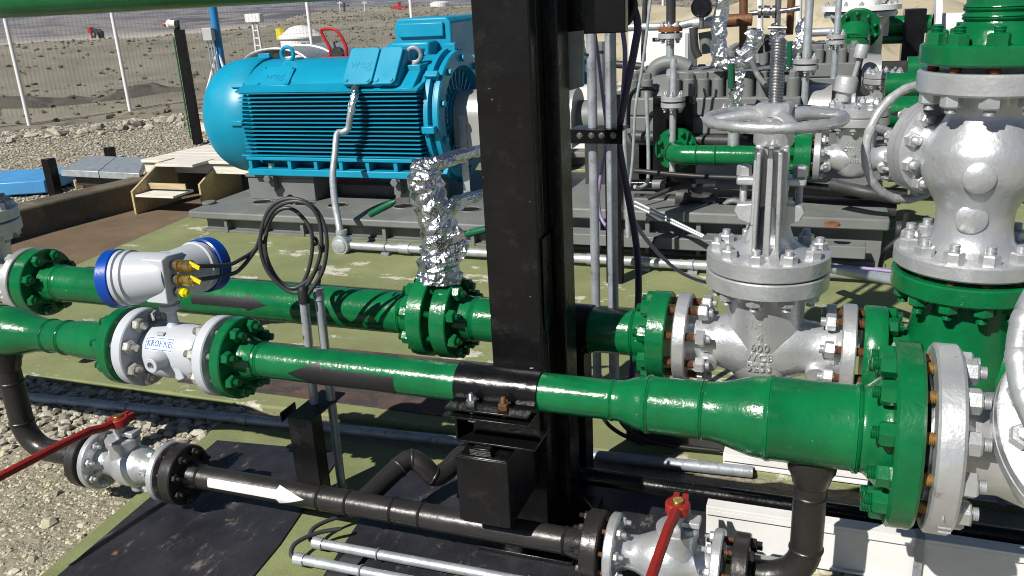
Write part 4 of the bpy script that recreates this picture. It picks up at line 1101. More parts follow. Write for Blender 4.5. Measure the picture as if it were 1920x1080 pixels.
# ------------------------------------------------------------------ black bypass line L with two ball valves
def ball_valve(x0, x1, label, lever, sdx, blk1):
    """silver ball valve between flanges on L"""
    t = thing('ball_valve', label, 'valve', ((x0 + x1) / 2, LY, LZ - .11)); cx = (x0 + x1) / 2; T = .032
    for a, d in ((x0, 1), (x1, -1)):
        mb = MB(); mb.lathe((a, LY, LZ), XA * d, [(0, 0), (0, .07), (.003, .07), (.003, .107), (.007, .111), (T - .004, .111), (T, .107), (T, .06), (T + .01, 0)], 48); part(mb, 'flange', 'silver', t)
    mb = MB(); mb.lathe((0, LY, LZ), XA, [(x0 + T, 0), (x0 + T, .066), (x0 + T + .02, .052), (x0 + T + .04, .052)] + smoothstep((x0 + T + .04, .052), (cx - .02, .078), 5) + smoothstep((cx + .02, .078), (x1 - T - .05, .054), 5) + [(x1 - T - .02, .052), (x1 - T, .062), (x1 - T, 0)], 44)
    mb.lathe((cx + sdx, LY, LZ + .03), ZA, [(0, .06), (.05, .056), (.065, .062), (.085, .062), (.09, .056), (.09, 0)], 36)
    mb.lathe((cx, LY, LZ - .095), ZA, [(0, 0), (0, .03), (.03, .034), (.05, .034)], 20)
    part(mb, 'body', 'silver', t, smooth=50)
    mb = MB(); mb.cyl((cx + sdx, LY, LZ + .11), (cx + sdx, LY, LZ + .165), .022, n=20); mb.box((cx + sdx + .02, LY + .01, LZ + .135), (.09, .05, .018)); part(mb, 'stem_pad', 'silver_dull', t, bevel=.003)
    # red lever
    e = Vector(lever).normalized(); sd = ZA.cross(e).normalized(); hz_ = LZ + .165; cx = cx + sdx
    mb = MB(); mb.lathe((cx, LY, hz_), ZA, [(0, 0), (0, .032), (.004, .036), (.03, .036), (.034, .032), (.034, 0)], 28)
    for s in (-1, 1): mb.beam(Vector((cx, LY, hz_ + .017)) - e * .022 + sd * s * .013, Vector((cx, LY, hz_ + .017)) - e * .056 + sd * s * .013, .016, .028)
    pts = [Vector((cx, LY, hz_ + .020)) + e * .028, Vector((cx, LY, hz_ + .020)) + e * .07, Vector((cx, LY, hz_ + .034)) + e * .12, Vector((cx, LY, hz_ + .036)) + e * .24, Vector((cx, LY, hz_ + .03)) + e * .50, Vector((cx, LY, hz_ + .02)) + e * .75]
    mb.tube(pts, [.017, .016, .0155, .015, .015, .015], 10)
    lv = part(mb, 'lever', 'red_lever', t, bevel=0)
    mb = MB(); mb.cyl((cx, LY, hz_ + .030), (cx, LY, hz_ + .042), .018, n=14, ch=.003); part(mb, 'spindle_cap', 'brass', lv)
    return t, cx
FLY = LY - .11
v1a = XA_(136, 860, FLY); v1b = XA_(158, 862, FLY); v1c = XA_(262, 890, FLY); v1d = XA_(281, 893, FLY); v1e = XA_(290, 895, FLY); v1f = XA_(312, 898, FLY); v1z = XA_(112, 855, FLY); v1y = XA_(130, 858, FLY)
bvL, bcx = ball_valve(v1a, v1d, 'silver ball valve with long red lever reaching out to the left', (-.12, -1, .02), -.035, None)
v2z = XA_(1082, 1020, FLY); v2y = XA_(1114, 1020, FLY); v2a = XA_(1124, 1020, FLY); v2d = XA_(1350, 1050, FLY); v2e = XA_(1368, 1050, FLY); v2f = XA_(1400, 1050, FLY)
bvR, bcx2 = ball_valve(v2a, v2d, 'silver ball valve with red lever pointing down at the bottom edge', (-.02, -1, -.0), .035, None)
t = thing('bypass_pipe', 'black bypass pipe with white flow arrow and flanges at both ends', 'pipe', (-1.4, LY, .1))
byp = t
tx = XA_(700, 950, LY)
wl_ = [XA_(x, y, LY - .04) for x, y in ((590, 935), (643, 945), (728, 965), (782, 975))]
pr = [(v1f - .01, 0), (v1f - .01, LR + .014), (v1f + .04, LR + .004)] + weld_prof(v1f + .055, LR + .001, .006, .003) + [(v1f + .07, LR)]
for w_ in wl_: pr += weld_prof(w_, LR, .006, .0025)
pr += [(v2z - .09, LR)] + weld_prof(v2z - .07, LR, .006, .003) + [(v2z - .05, LR + .004), (v2z + .01, LR + .014), (v2z + .01, 0)]
pipe_spool(pr, LY, LZ, 'pipe', 'black_pipe', t, 40)
for a, b in ((v1e, v1f), (v2z, v2y)):
    mb = MB(); w = b - a; mb.lathe((a, LY, LZ), XA, [(0, 0), (0, .107), (.004, .111), (w - .004, .111), (w, .107), (w, 0)], 48); part(mb, 'flange', 'black_pipe', t)
def arrow_r(s):
    if s < .72: return (math.radians(-8), math.radians(38))
    k = (1 - s) / .28; return (math.radians(15) - math.radians(52) * k, math.radians(15) + math.radians(50) * k)
mb = MB(); wrap_patch(mb, arrow_r, XA_(389, 910, LY - .043), XA_(571, 950, LY - .043), LY, LZ, LR + .001, 60, 14); part(mb, 'flow_arrow', 'tape_white', t, smooth=60, label='white painted flow arrow pointing right')
# tee branch snaking back behind
y_ = lambda px, py, Y: on_y(px, py, Y)
br = spline([(XA_(690, 925, 2.2), LY, LZ + .0), y_(735, 888, 2.30), y_(768, 862, 2.37), y_(792, 872, 2.38), y_(815, 893, 2.39), y_(840, 880, 2.44), y_(872, 850, 2.52), y_(930, 835, 2.58)], 7)
mb = MB(); mb.tube(br, .036, 20)
for i in (9, 15, 27): 
    d = (br[i + 1] - br[i - 1]).normalized(); mb.lathe(br[i], d, [(-.006, .036), (-.003, .039), (.003, .039), (.006, .036)], 20)
part(mb, 'branch', 'black_pipe', t, smooth=60)
bolt_ring((0, LY, LZ), XA, .086, 8, v1c, v1f, .026, bvL, 'silver', byp, 'black_pipe', bvL, 'rust_bolt', ext=.012)
bolt_ring((0, LY, LZ), XA, .086, 8, v2z, v2a + .03, .026, byp, 'black_pipe', bvR, 'silver', bvR, 'rust_bolt', ext=.012)
# left drop and right drop
def drop(px, top, xend, fl0, fl1, side, label, xx):
    t = thing('drain_drop', label, 'pipe', (xx, LY, LZ)); R = .115
    c = Vector((xx + side * R, LY, LZ + R))
    pts = [(xx, LY, AZ - .03), (xx, LY, LZ + R)] + [Vector((c.x - side * R * math.cos(a), LY, c.z - R * math.sin(a))) for a in [i * math.pi / 20 for i in range(1, 11)]] + [(xend, LY, LZ)]
    mb = MB(); mb.tube(pts, LR + .001, 32)
    mb.lathe((xx, LY, LZ + R), ZA, weld_prof(.0, LR, .007, .0035), 32); mb.lathe((xx, LY, LZ + R + .17), ZA, weld_prof(.0, LR, .007, .0035), 32)
    mb.lathe((xend - side * .06, LY, LZ), XA, weld_prof(0, LR, .006, .003), 32)
    part(mb, 'pipe', 'black_pipe', t, smooth=50)
    zt = AZ - top
    mb = MB(); mb.lathe((xx, LY, zt - .075), ZA, [(0, LR), (.01, LR + .006), (.035, LR + .012), (.05, LR + .020), (.09, LR + .024), (.10, LR)], 32); part(mb, 'weldolet', 'black_pipe', t, smooth=50)
    mb = MB(); w = abs(fl1 - fl0); mb.lathe((min(fl0, fl1), LY, LZ), XA, [(0, 0), (0, .107), (.004, .111), (w - .004, .111), (w, .107), (w, 0)], 48); part(mb, 'flange', 'black_pipe', t)
    return t
dl = drop(0, .093, v1y, v1z, v1y, 1, 'black drain pipe bending up to the green reducer on the left', on_y(28, 740, LY).x)
dr = drop(0, .112, v2e, v2e, v2f, -1, 'black drain pipe bending up under the large green reducer on the right', on_y(1517, 950, LY).x)
bolt_ring((0, LY, LZ), XA, .086, 8, v1z, v1a + .03, .026, dl, 'black_pipe', bvL, 'silver', bvL, 'rust_bolt', ext=.012)
bolt_ring((0, LY, LZ), XA, .086, 8, v2d - .03, v2f, .026, bvR, 'silver', dr, 'black_pipe', bvR, 'rust_bolt', ext=.012)
# ------------------------------------------------------------------ conduits, cables, posts and trays near the front
def clip_(mb, p, ax, r):
    mb.torus(p, ax, r + .002, .003, 20, 6)
# small black channel post behind the bypass line
t = thing('steel_post', 'short black channel post behind the bypass pipe, holding two conduits', 'post', on_z(560, 985, .02))
a = on_y(540, 790, 2.27); b = on_y(583, 785, 2.27)
mb = MB(); mb.span((a.x, 2.27, .02), (b.x, 2.275, a.z + .01)); mb.span((a.x, 2.275, .02), (a.x + .005, 2.33, a.z + .01)); mb.span((b.x - .005, 2.275, .02), (b.x, 2.33, a.z + .01)); mb.span((a.x, 2.33, .02), (b.x, 2.335, a.z + .01)); part(mb, 'channel', 'black_worn', t, bevel=.0015)
mb = MB(); mb.span((a.x - .002, 2.268, a.z + .0105), (b.x + .002, 2.50, a.z + .018)); mb.span((a.x - .03, 2.268, a.z - .005), (a.x - .024, 2.36, a.z + .03)); part(mb, 'bracket', 'black', t, bevel=.001)
# two upright conduits and the coiled cable
cA0 = on_z(606, 922, .02); cB0 = on_z(641, 915, .02)
YA0 = cA0.y; YB0 = cB0.y
def conduit(p0, p1, r, name, label, grp=None, mat='galv', rings=(), parent=None):
    t = thing(name, label, 'conduit', p0, grp); p0 = Vector(p0); p1 = Vector(p1)
    mb = MB(); mb.cyl(p0, p1, r, n=20); part(mb, 'tube', mat, t)
    d = (p1 - p0)
    for k in rings:
        q = p0 + d * k; mb = MB(); mb.lathe(q, d, [(-.018, r), (-.018, r + .004), (.018, r + .004), (.018, r)], 20); part(mb, 'coupling', mat, t)
    return t
topA = on_y(569, 552, YA0); topB = on_y(596, 540, YB0)
cA = conduit(cA0, topA, .0165, 'conduit', 'galvanized conduit rising behind the green arrow pipe, left one with cable coil', 'conduits feeding the flow meter', mat='galv', rings=(.05,))
cB = conduit(cB0, topB, .0165, 'conduit', 'galvanized conduit rising behind the green arrow pipe, right one with yellow foot ring', 'conduits feeding the flow meter', rings=(.97,))
mb = MB(); mb.lathe(cB0, ZA, [(0, .017), (0, .022), (.012, .022), (.012, .017)], 20); part(mb, 'foot_ring', 'yellow', cB)
for o_, q_, in ((cA, on_y(592, 770, YA0)), (cB, on_y(622, 752, YB0))):
    mb = MB(); clip_(mb, q_, ZA, .0175); part(mb, 'clip', 'galv' if o_ is cA else 'rubber', o_)
mb = MB(); mb.lathe(topA - Vector((0, 0, .03)), ZA, [(0, .018), (.0, .021), (.045, .020), (.06, .013), (.06, 0)], 16); part(mb, 'seal_boot', 'rubber', cA)
t = thing('cable_coil', 'coiled black signal cables hanging above the two conduits', 'cable', topA)
yc = (YA0 + YB0) / 2
def cpx(pts, Y0, dy): return [on_y(x, y, Y0 + (dy[i] if isinstance(dy, (list, tuple)) else dy)) for i, (x, y) in enumerate(pts)]
g0, g1 = gland_out
end0 = on_y(415, 498, g0[0].y)
lp1 = [(575, 556), (606, 505), (612, 440), (590, 390), (545, 372), (505, 392), (488, 450), (500, 505), (540, 545), (572, 540), (600, 480), (600, 420), (580, 385), (545, 378), (512, 395), (490, 440), (478, 468)]
P = cpx(lp1, yc - .02, [0.02 * math.sin(i * .8) for i in range(len(lp1))])
P += [on_y(450, 487, yc - .12), on_y(425, 497, yc - .2), g0[0]]
mb = MB(); mb.tube(spline(P, 6), .0072, 8); part(mb, 'cable', 'cable_grey', t, smooth=60)
lp2 = [(597, 535), (600, 500), (575, 528), (545, 540), (515, 515), (497, 465), (508, 410), (535, 390), (562, 402), (585, 440), (580, 500), (560, 538), (525, 535), (503, 500), (492, 455), (484, 462)]
P = cpx(lp2, yc + .01, [0.02 * math.cos(i * .7) for i in range(len(lp2))])
P += [on_y(455, 500, yc - .12), on_y(430, 515, yc - .2), g1[0]]
mb = MB(); mb.tube(spline(P, 6), .0072, 8); part(mb, 'cable', 'cable_grey', t, smooth=60)
for px, py in ((545, 374), (488, 460), (590, 452), (604, 465), (574, 545)):
    mb = MB(); mb.lathe(on_y(px, py, yc), (1, 0, .4), [(-.004, .008), (-.004, .017), (.004, .017), (.004, .008)], 12); part(mb, 'cable_tie', 'rubber', t)
# galvanized conduits low in front
q0 = on_z(555, 1047, .055); q1 = on_z(590, 1017, .055)
tt = conduit(q0, (1.0, q0.y + .03, .055), .0165, 'conduit', 'galvanized floor conduit nearest the bottom edge', 'floor conduits', rings=(.006,))
for x in (.095, .30, .5): mb = MB(); clip_(mb, Vector(q0).lerp((1.0, q0.y + .03, .055), x), XA, .0175); part(mb, 'clip', 'galv', tt)
tt = conduit(q1, (1.0, q1.y + .03, .055), .0165, 'conduit', 'galvanized floor conduit just behind the nearest one', 'floor conduits', rings=(.006,))
for x in (.095, .30, .5): mb = MB(); clip_(mb, Vector(q1).lerp((1.0, q1.y + .03, .055), x), XA, .0175); part(mb, 'clip', 'galv', tt)
for q, lb in ((q0, 'dark cable leaving the nearest floor conduit at the post foot'), (q1, 'dark cable leaving the second floor conduit at the post foot')):
    mb = MB(); mb.tube(spline([q + Vector((.01, 0, 0)), q + Vector((-.025, .01, .004)), q + Vector((-.03, .05, .02)), q + Vector((.01, .12, .02)), q + Vector((.07, .17, .015))], 6), .008, 8)
    solo(mb, 'cable', 'cable_grey', lb, 'cable', q, smooth=60)
mb = MB(); mb.span((q0.x + .13, q0.y - .03, .017), (q0.x + .2, q1.y + .05, .037)); solo(mb, 'conduit_saddle', 'dark_steel', 'small dark steel strip under the floor conduits', 'bracket', (q0.x + .16, q0.y, .016))
# blue grey conduit along the concrete edge
p0 = on_z(-60, 733, .03); p1 = on_z(860, 828, .03); p2 = p1 + (p1 - p0) * .45
tt = conduit(p0, p2, .0225, 'conduit', 'old blue grey conduit lying along the edge of the olive concrete', None, 'galv_old', (.25, .42))
# conduit run in front of the pump skids, with round fitting
cz_ = .085
e0 = on_y(648, 462, 5.3); e1 = Vector((.72, 5.3, cz_))
t = thing('conduit', 'pale galvanized conduit running in front of the pump skids from a round fitting', 'conduit', (e0.x, 5.3, 0))
mb = MB(); mb.cyl((e0.x, 5.3, cz_), e1, .030, n=20); part(mb, 'tube', 'galv', t)
mb = MB(); mb.lathe((on_y(638, 462, 5.26).x, 5.33, cz_ + .005), -YA, [(0, 0), (0, .066), (.006, .072), (.075, .072), (.082, .066), (.082, .05), (.088, .05), (.09, .046), (.09, 0)], 28)
mb.lathe((on_y(638, 462, 5.26).x, 5.30, cz_ + .06), ZA, [(0, .035), (.03, .035), (.03, .042), (.055, .042), (.055, 0)], 20); part(mb, 'round_fitting', 'galv', t)
for px in (725, 1000, 1210, 1300):
    x = on_y(px, 475, 5.3).x; mb = MB(); mb.torus((x, 5.3, cz_), XA, .033, .006, 20, 6); mb.span((x - .03, 5.27, .03), (x + .03, 5.36, .052)); part(mb, 'saddle_clip', 'galv_old', t)
for px in (760, 1112, 1205):
    x = on_y(px, 475, 5.3).x; mb = MB(); mb.lathe((x, 5.3, cz_), XA, [(-.04, .03), (-.04, .037), (.04, .037), (.04, .03)], 20); part(mb, 'coupling', 'galv', t)
p0 = Vector((.45, 5.3, cz_)); 
# slanting galvanized conduit further right
a = on_y(1545, 500, 4.9); b = on_y(1700, 530, 4.4)
conduit(a, b, .03, 'conduit', 'galvanized conduit slanting down towards the upright valve', None, 'galv')
# two tall conduits right of the column, their bracket, cables
for (x0, y0, x1, y1, r, lb) in ((1099, -40, 1128, 800, .0170, 'left of the two tall galvanized conduits beside the black column'), (1136, -40, 1160, 800, .0195, 'right of the two tall galvanized conduits beside the black column')):
    p = on_y(x0, y0, 2.95); q = on_y(x1, y1, 2.95); q = Vector((p.x, 2.95, .35)); 
    pp = on_y((x0 + x1) / 2 - 1, 300, 2.95)
    conduit((pp.x, 2.95, .30), (pp.x, 2.95, 2.4), r, 'conduit', lb, 'tall conduits by the column', 'galv_old', (.02,))
    mb = MB(); P = [Vector((pp.x, 2.95, .31)), Vector((pp.x + .005, 2.95, .22)), Vector((pp.x + .05, 2.97, .13)), Vector((pp.x + .16, 3.0, .07)), Vector((pp.x + .4, 3.02, .06))]
    solo(MB().tube(spline(P, 6), .0085, 8), 'cable', 'rubber', 'black cable hanging out of the %s tall conduit' % lb.split()[0], 'cable', P[-1], smooth=60)
t = thing('conduit_bracket', 'black angle bracket with four bolts across the tall conduits', 'bracket', on_y(1118, 272, 2.9))
a = on_y(1068, 243, 2.90); b = on_y(1167, 270, 2.90)
mb = MB(); mb.span((a.x, 2.90, b.z), (b.x, 2.906, a.z)); mb.span((a.x, 2.906, a.z - .006), (b.x, 3.0, a.z)); part(mb, 'angle', 'black', t, bevel=.001)
for px in (1087, 1109, 1128, 1150):
    p = on_y(px, 254, 2.90); mb = MB(); mb.lathe((p.x, 2.8995, p.z), -YA, [(0, 0), (0, .011), (.002, .011), (.002, .007), (.006, .006), (.006, 0)], 12); part(mb, 'bolt', 'steel', t)
for px, py, lb in ((1099, 55, None), (1099, 102, None), (1141, 49, None)):
    p = on_y(px, py, 2.95); mb = MB(); mb.lathe(p, ZA, [(-.004, .016), (-.004, .022), (.004, .022), (.004, .016)], 16); part(mb, 'cable_tie', 'rubber', t)
def cable(pts, r, mat, label, Y=None):
    P = [on_y(*p) for p in pts]
    solo(MB().tube(spline(P, 7), r, 8), 'cable', mat, label, 'cable', P[-1], smooth=60)
cable([(1175, -20, 2.98), (1195, 40, 2.98), (1190, 90, 2.98), (1172, 180, 3.0), (1160, 250, 3.0), (1165, 300, 3.0), (1180, 380, 3.02), (1194, 470, 3.05), (1197, 560, 3.06), (1190, 640, 3.06), (1182, 760, 3.06), (1200, 830, 3.05), (1240, 880, 3.0)], .0135, 'cable_violet', 'thick dark violet cable hanging right of the tall conduits')
cable([(1165, 40, 3.0), (1172, 100, 3.0), (1168, 180, 3.02), (1162, 240, 3.05), (1168, 320, 3.1), (1180, 390, 3.2), (1205, 440, 3.4), (1250, 490, 3.7), (1290, 518, 3.9), (1340, 532, 4.1), (1420, 535, 4.2), (1500, 505, 4.3), (1580, 500, 4.3), (1700, 512, 4.2)], .0085, 'cable_purple', 'light purple cable drooping behind the gate valve')
cable([(1115, 60, 3.0), (1122, 110, 3.0), (1130, 180, 3.02), (1138, 260, 3.04), (1128, 320, 3.05), (1122, 370, 3.06), (1128, 410, 3.06), (1150, 440, 3.0)], .0065, 'cable_purple', 'thin light purple cable between the tall conduits')
cable([(1150, 30, 2.96), (1160, 0, 2.96), (1178, -10, 2.97), (1190, 10, 2.97), (1178, 40, 2.97), (1160, 52, 2.96)], .012, 'rubber', 'short black cable loop under the beam end')
# ---- lower right: black pipe, cable trays
p0 = on_y(1050, 889, 2.55); 
mb = MB(); mb.cyl((p0.x - .3, 2.55, .158), (1.6, 2.55, .160), .030, n=28); solo(mb, 'black_pipe', 'black', 'long black pipe lying behind the drain drop at lower right', 'pipe', (0, 2.55, .13))
def tray(x0, x1, Y, w, z0, z1, label, seg, mat='white_trim'):
    t = thing('cable_tray', label, 'cable tray', ((x0 + x1) / 2, Y, z0))
    n = max(1, int((x1 - x0) / seg)); s = (x1 - x0) / n
    for i in range(n):
        a = x0 + i * s; b = a + s - .004
        mb = MB(); mb.span((a, Y, z0), (b, Y + .004, z1 - .012)); mb.span((a, Y - .012, z1 - .012), (b, Y + w, z1)); mb.span((a, Y - .012, z1 - .03), (b, Y - .009, z1 - .012)); mb.span((a, Y - .010, z0), (b, Y + .0, z0 + .008)); part(mb, 'cover', mat, t, bevel=.001)
        mb = MB(); mb.span((b - .012, Y - .015, z0 - .004), (b + .012, Y - .012, z1 + .002)); mb.span((b - .012, Y - .015, z1 + .0005), (b + .012, Y + w, z1 + .003)); part(mb, 'joint_strap', 'galv_old', t)
    return t
tray(on_y(1325, 945, 2.43).x, 1.6, 2.43, .035, .03, on_y(1330, 946, 2.43).z, 'pale metal cable tray with covers behind the right drain drop', .60, 'white_trim')
tray(on_y(1355, 860, 2.95).x - .0, 1.6, 2.97, .22, .03, .085, 'low pale cable tray on the concrete below the gate valve', .30, 'white_trim')
mb = MB(); mb.box((on_y(1430, 990, 2.40).x, 2.40, .03), (.12, .05, .03)); mb.cyl((on_y(1430, 990, 2.40).x - .03, 2.38, .04), (on_y(1430, 990, 2.40).x - .03, 2.38, .075), .01, n=8); solo(mb, 'anchor_block', 'galv', 'small galvanized anchor block beside the right ball valve', 'bracket', (on_y(1430, 990, 2.40).x, 2.4, .01), bevel=.003)
# dark steel block standing on the pad behind line A
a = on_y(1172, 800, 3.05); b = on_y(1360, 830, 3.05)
mb = MB(); mb.span((a.x, 3.06, .03), (b.x, 3.30, on_y(1250, 770, 3.05).z)); solo(mb, 'dark_block', 'dark_steel', 'dark steel block below the gate valve', 'plinth', (a.x, 3.1, .03), bevel=.008)

# ------------------------------------------------------------------ foil wrapped tapping on line B with two green handles
def crumple(pts, rad, n=18, jit=.22, m=5):
    return MB().tube(spline(pts, m), None or rad, n, jit=jit)
def foil_tube(pts, r0, r1, m=6, n=16, jit=.2):
    P = spline(pts, m); k = len(P); mb = MB(); mb.tube(P, [r0 + (r1 - r0) * i / (k - 1) for i in range(k)], n, jit=jit); return mb
tb = on_y(822, 522, BY - .02)
t = thing('foil_wrapped_tapping', 'crumpled aluminium foil wrapped tapping rising from the flange pair', 'pipe', tb)
Y_ = BY - .02
part(foil_tube([on_y(822, 524, Y_), on_y(824, 490, Y_), on_y(826, 455, Y_), on_y(815, 400, Y_), on_y(800, 350, Y_), on_y(797, 322, Y_), on_y(800, 308, Y_)], .080, .050, 5, 14, .15), 'upright', 'foil', t, smooth=0)
part(foil_tube([on_y(795, 318, Y_), on_y(812, 310, Y_ + .02), on_y(850, 296, Y_ + .1), on_y(905, 280, Y_ + .25)], .034, .020, 6, 9, .2), 'upper_arm', 'foil', t, smooth=0)
part(foil_tube([on_y(822, 410, Y_), on_y(845, 390, Y_ + .02), on_y(870, 376, Y_ + .1), on_y(910, 362, Y_ + .22)], .038, .018, 6, 9, .22), 'lower_arm', 'foil', t, smooth=0)
part(foil_tube([on_y(845, 480, Y_), on_y(862, 470, Y_), on_y(858, 440, Y_), on_y(835, 430, Y_)], .03, .02, 6, 12, .35), 'flap', 'foil', t, smooth=0)
for a, b, c_ in (((768, 376), (742, 377), (694, 402)), ((846, 452), (872, 440), (915, 428))):
    mb = MB(); mb.beam(on_y(*a, Y_ - .03), on_y(*b, Y_ - .03), .022, .006, up=YA); h_ = part(mb, 'handle_stem', 'steel', t)
    mb = MB(); mb.tube([on_y(*b, Y_ - .03), on_y(b[0] * .8 + c_[0] * .2, b[1] * .8 + c_[1] * .2, Y_ - .03), on_y(*c_, Y_ - .03)], [.007, .0135, .0125], 10); part(mb, 'handle_grip', 'green_handle', h_)
# ------------------------------------------------------------------ motor skid
SKF, SKL, SKZ = 5.60, on_y(347, 392, 5.60).x, .205
def skid(x0, x1, y0, y1, zt, label, holes, mat='skid_grey', rim=.06):
    t = thing('machine_skid', label, 'skid', ((x0 + x1) / 2, y0, .03))
    mb = MB(); r = .05
    poly = [(x0 + r, y0), (x1, y0), (x1, y1), (x0 + r, y1), (x0 + r * .3, y1 - r * .3), (x0, y1 - r), (x0, y0 + r), (x0 + r * .3, y0 + r * .3)]
    mb.prism(poly, (0, 0, zt - rim), XA, YA, rim); part(mb, 'top_plate', mat, t, bevel=.012)
    mb = MB(); mb.span((x0 + .12, y0 + .10, .028), (x1 - .03, y1 - .08, zt - rim)); part(mb, 'base', mat, t, bevel=.005)
    n = int((x1 - x0) / .42)
    for i in range(n):
        x = x0 + .35 + i * (x1 - x0 - .5) / n
        mb = MB(); mb.span((x, y0 + .03, .028), (x + .03, y0 + .10, zt - rim)); part(mb, 'stiffener', mat, t, bevel=.003)
    mb = MB(); mb.span((x0 + .1, y0 + .04, .0285), (x1, y0 + .099, .045)); part(mb, 'foot_flange', mat, t, bevel=.002)
    for hx, hy in holes:
        mb = MB(); mb.lathe((hx, hy, zt + .0005), ZA, [(0, 0), (.0005, .078)], 28); h_ = part(mb, 'grout_hole', 'hole_shade', t)  # flat dark disc; the shade inside the hole is its colour
        mb = MB(); mb.torus((hx, hy, zt), ZA, .083, .007, 28, 8); part(mb, 'hole_rim', mat, h_)
    return t
hl = [on_z(x, y, SKZ) for x, y in ((492, 379), (571, 382), (633, 385), (757, 387), (882, 393))]
sk1 = skid(SKL, -1.95, SKF, 7.55, SKZ, 'grey steel skid plate carrying the blue motor', [(p.x, p.y) for p in hl])
p = on_z(392, 382, SKZ); mb = MB(); mb.cyl((p.x, p.y, SKZ), (p.x, p.y, SKZ + .022), .06, n=20, ch=.006); part(mb, 'plug', 'skid_grey', sk1)
mb = MB(); P = [on_y(x, y, SKF + .03) for x, y in ((385, 432), (385, 447), (397, 449), (405, 440), (413, 449))]; mb.tube(P, .008, 8); part(mb, 'anchor', 'skid_grey', sk1)
for (xa, xb) in ((470, 592), (742, 812)):
    a = on_y(xa, 372, 6.10).x; b = on_y(xb, 372, 6.10).x
    mb = MB(); mb.span((a, 6.10, SKZ), (b, 6.42, .40)); mb.span((a - .012, 6.085, .402), (b + .012, 6.42, .432)); pb = part(mb, 'pedestal', 'pump_grey', sk1, bevel=.006)
    mb = MB(); xx = (a + b) / 2 - .05 if xa < 600 else a + .06
    mb.span((xx - .03, 6.03, .30), (xx + .03, 6.10, .43)); mb.cyl((xx, 6.0, .41), (xx, 6.12, .41), .022, n=8); mb.cyl((xx, 5.98, .41), (xx, 6.0, .41), .034, n=6); part(mb, 'jack_bolt', 'pump_grey', pb, bevel=.003)
mb = MB(); mb.span((on_y(590, 372, 6.3).x, 6.35, SKZ), (on_y(745, 360, 6.3).x, 6.9, .30)); part(mb, 'drip_tray', 'dark_steel', sk1)

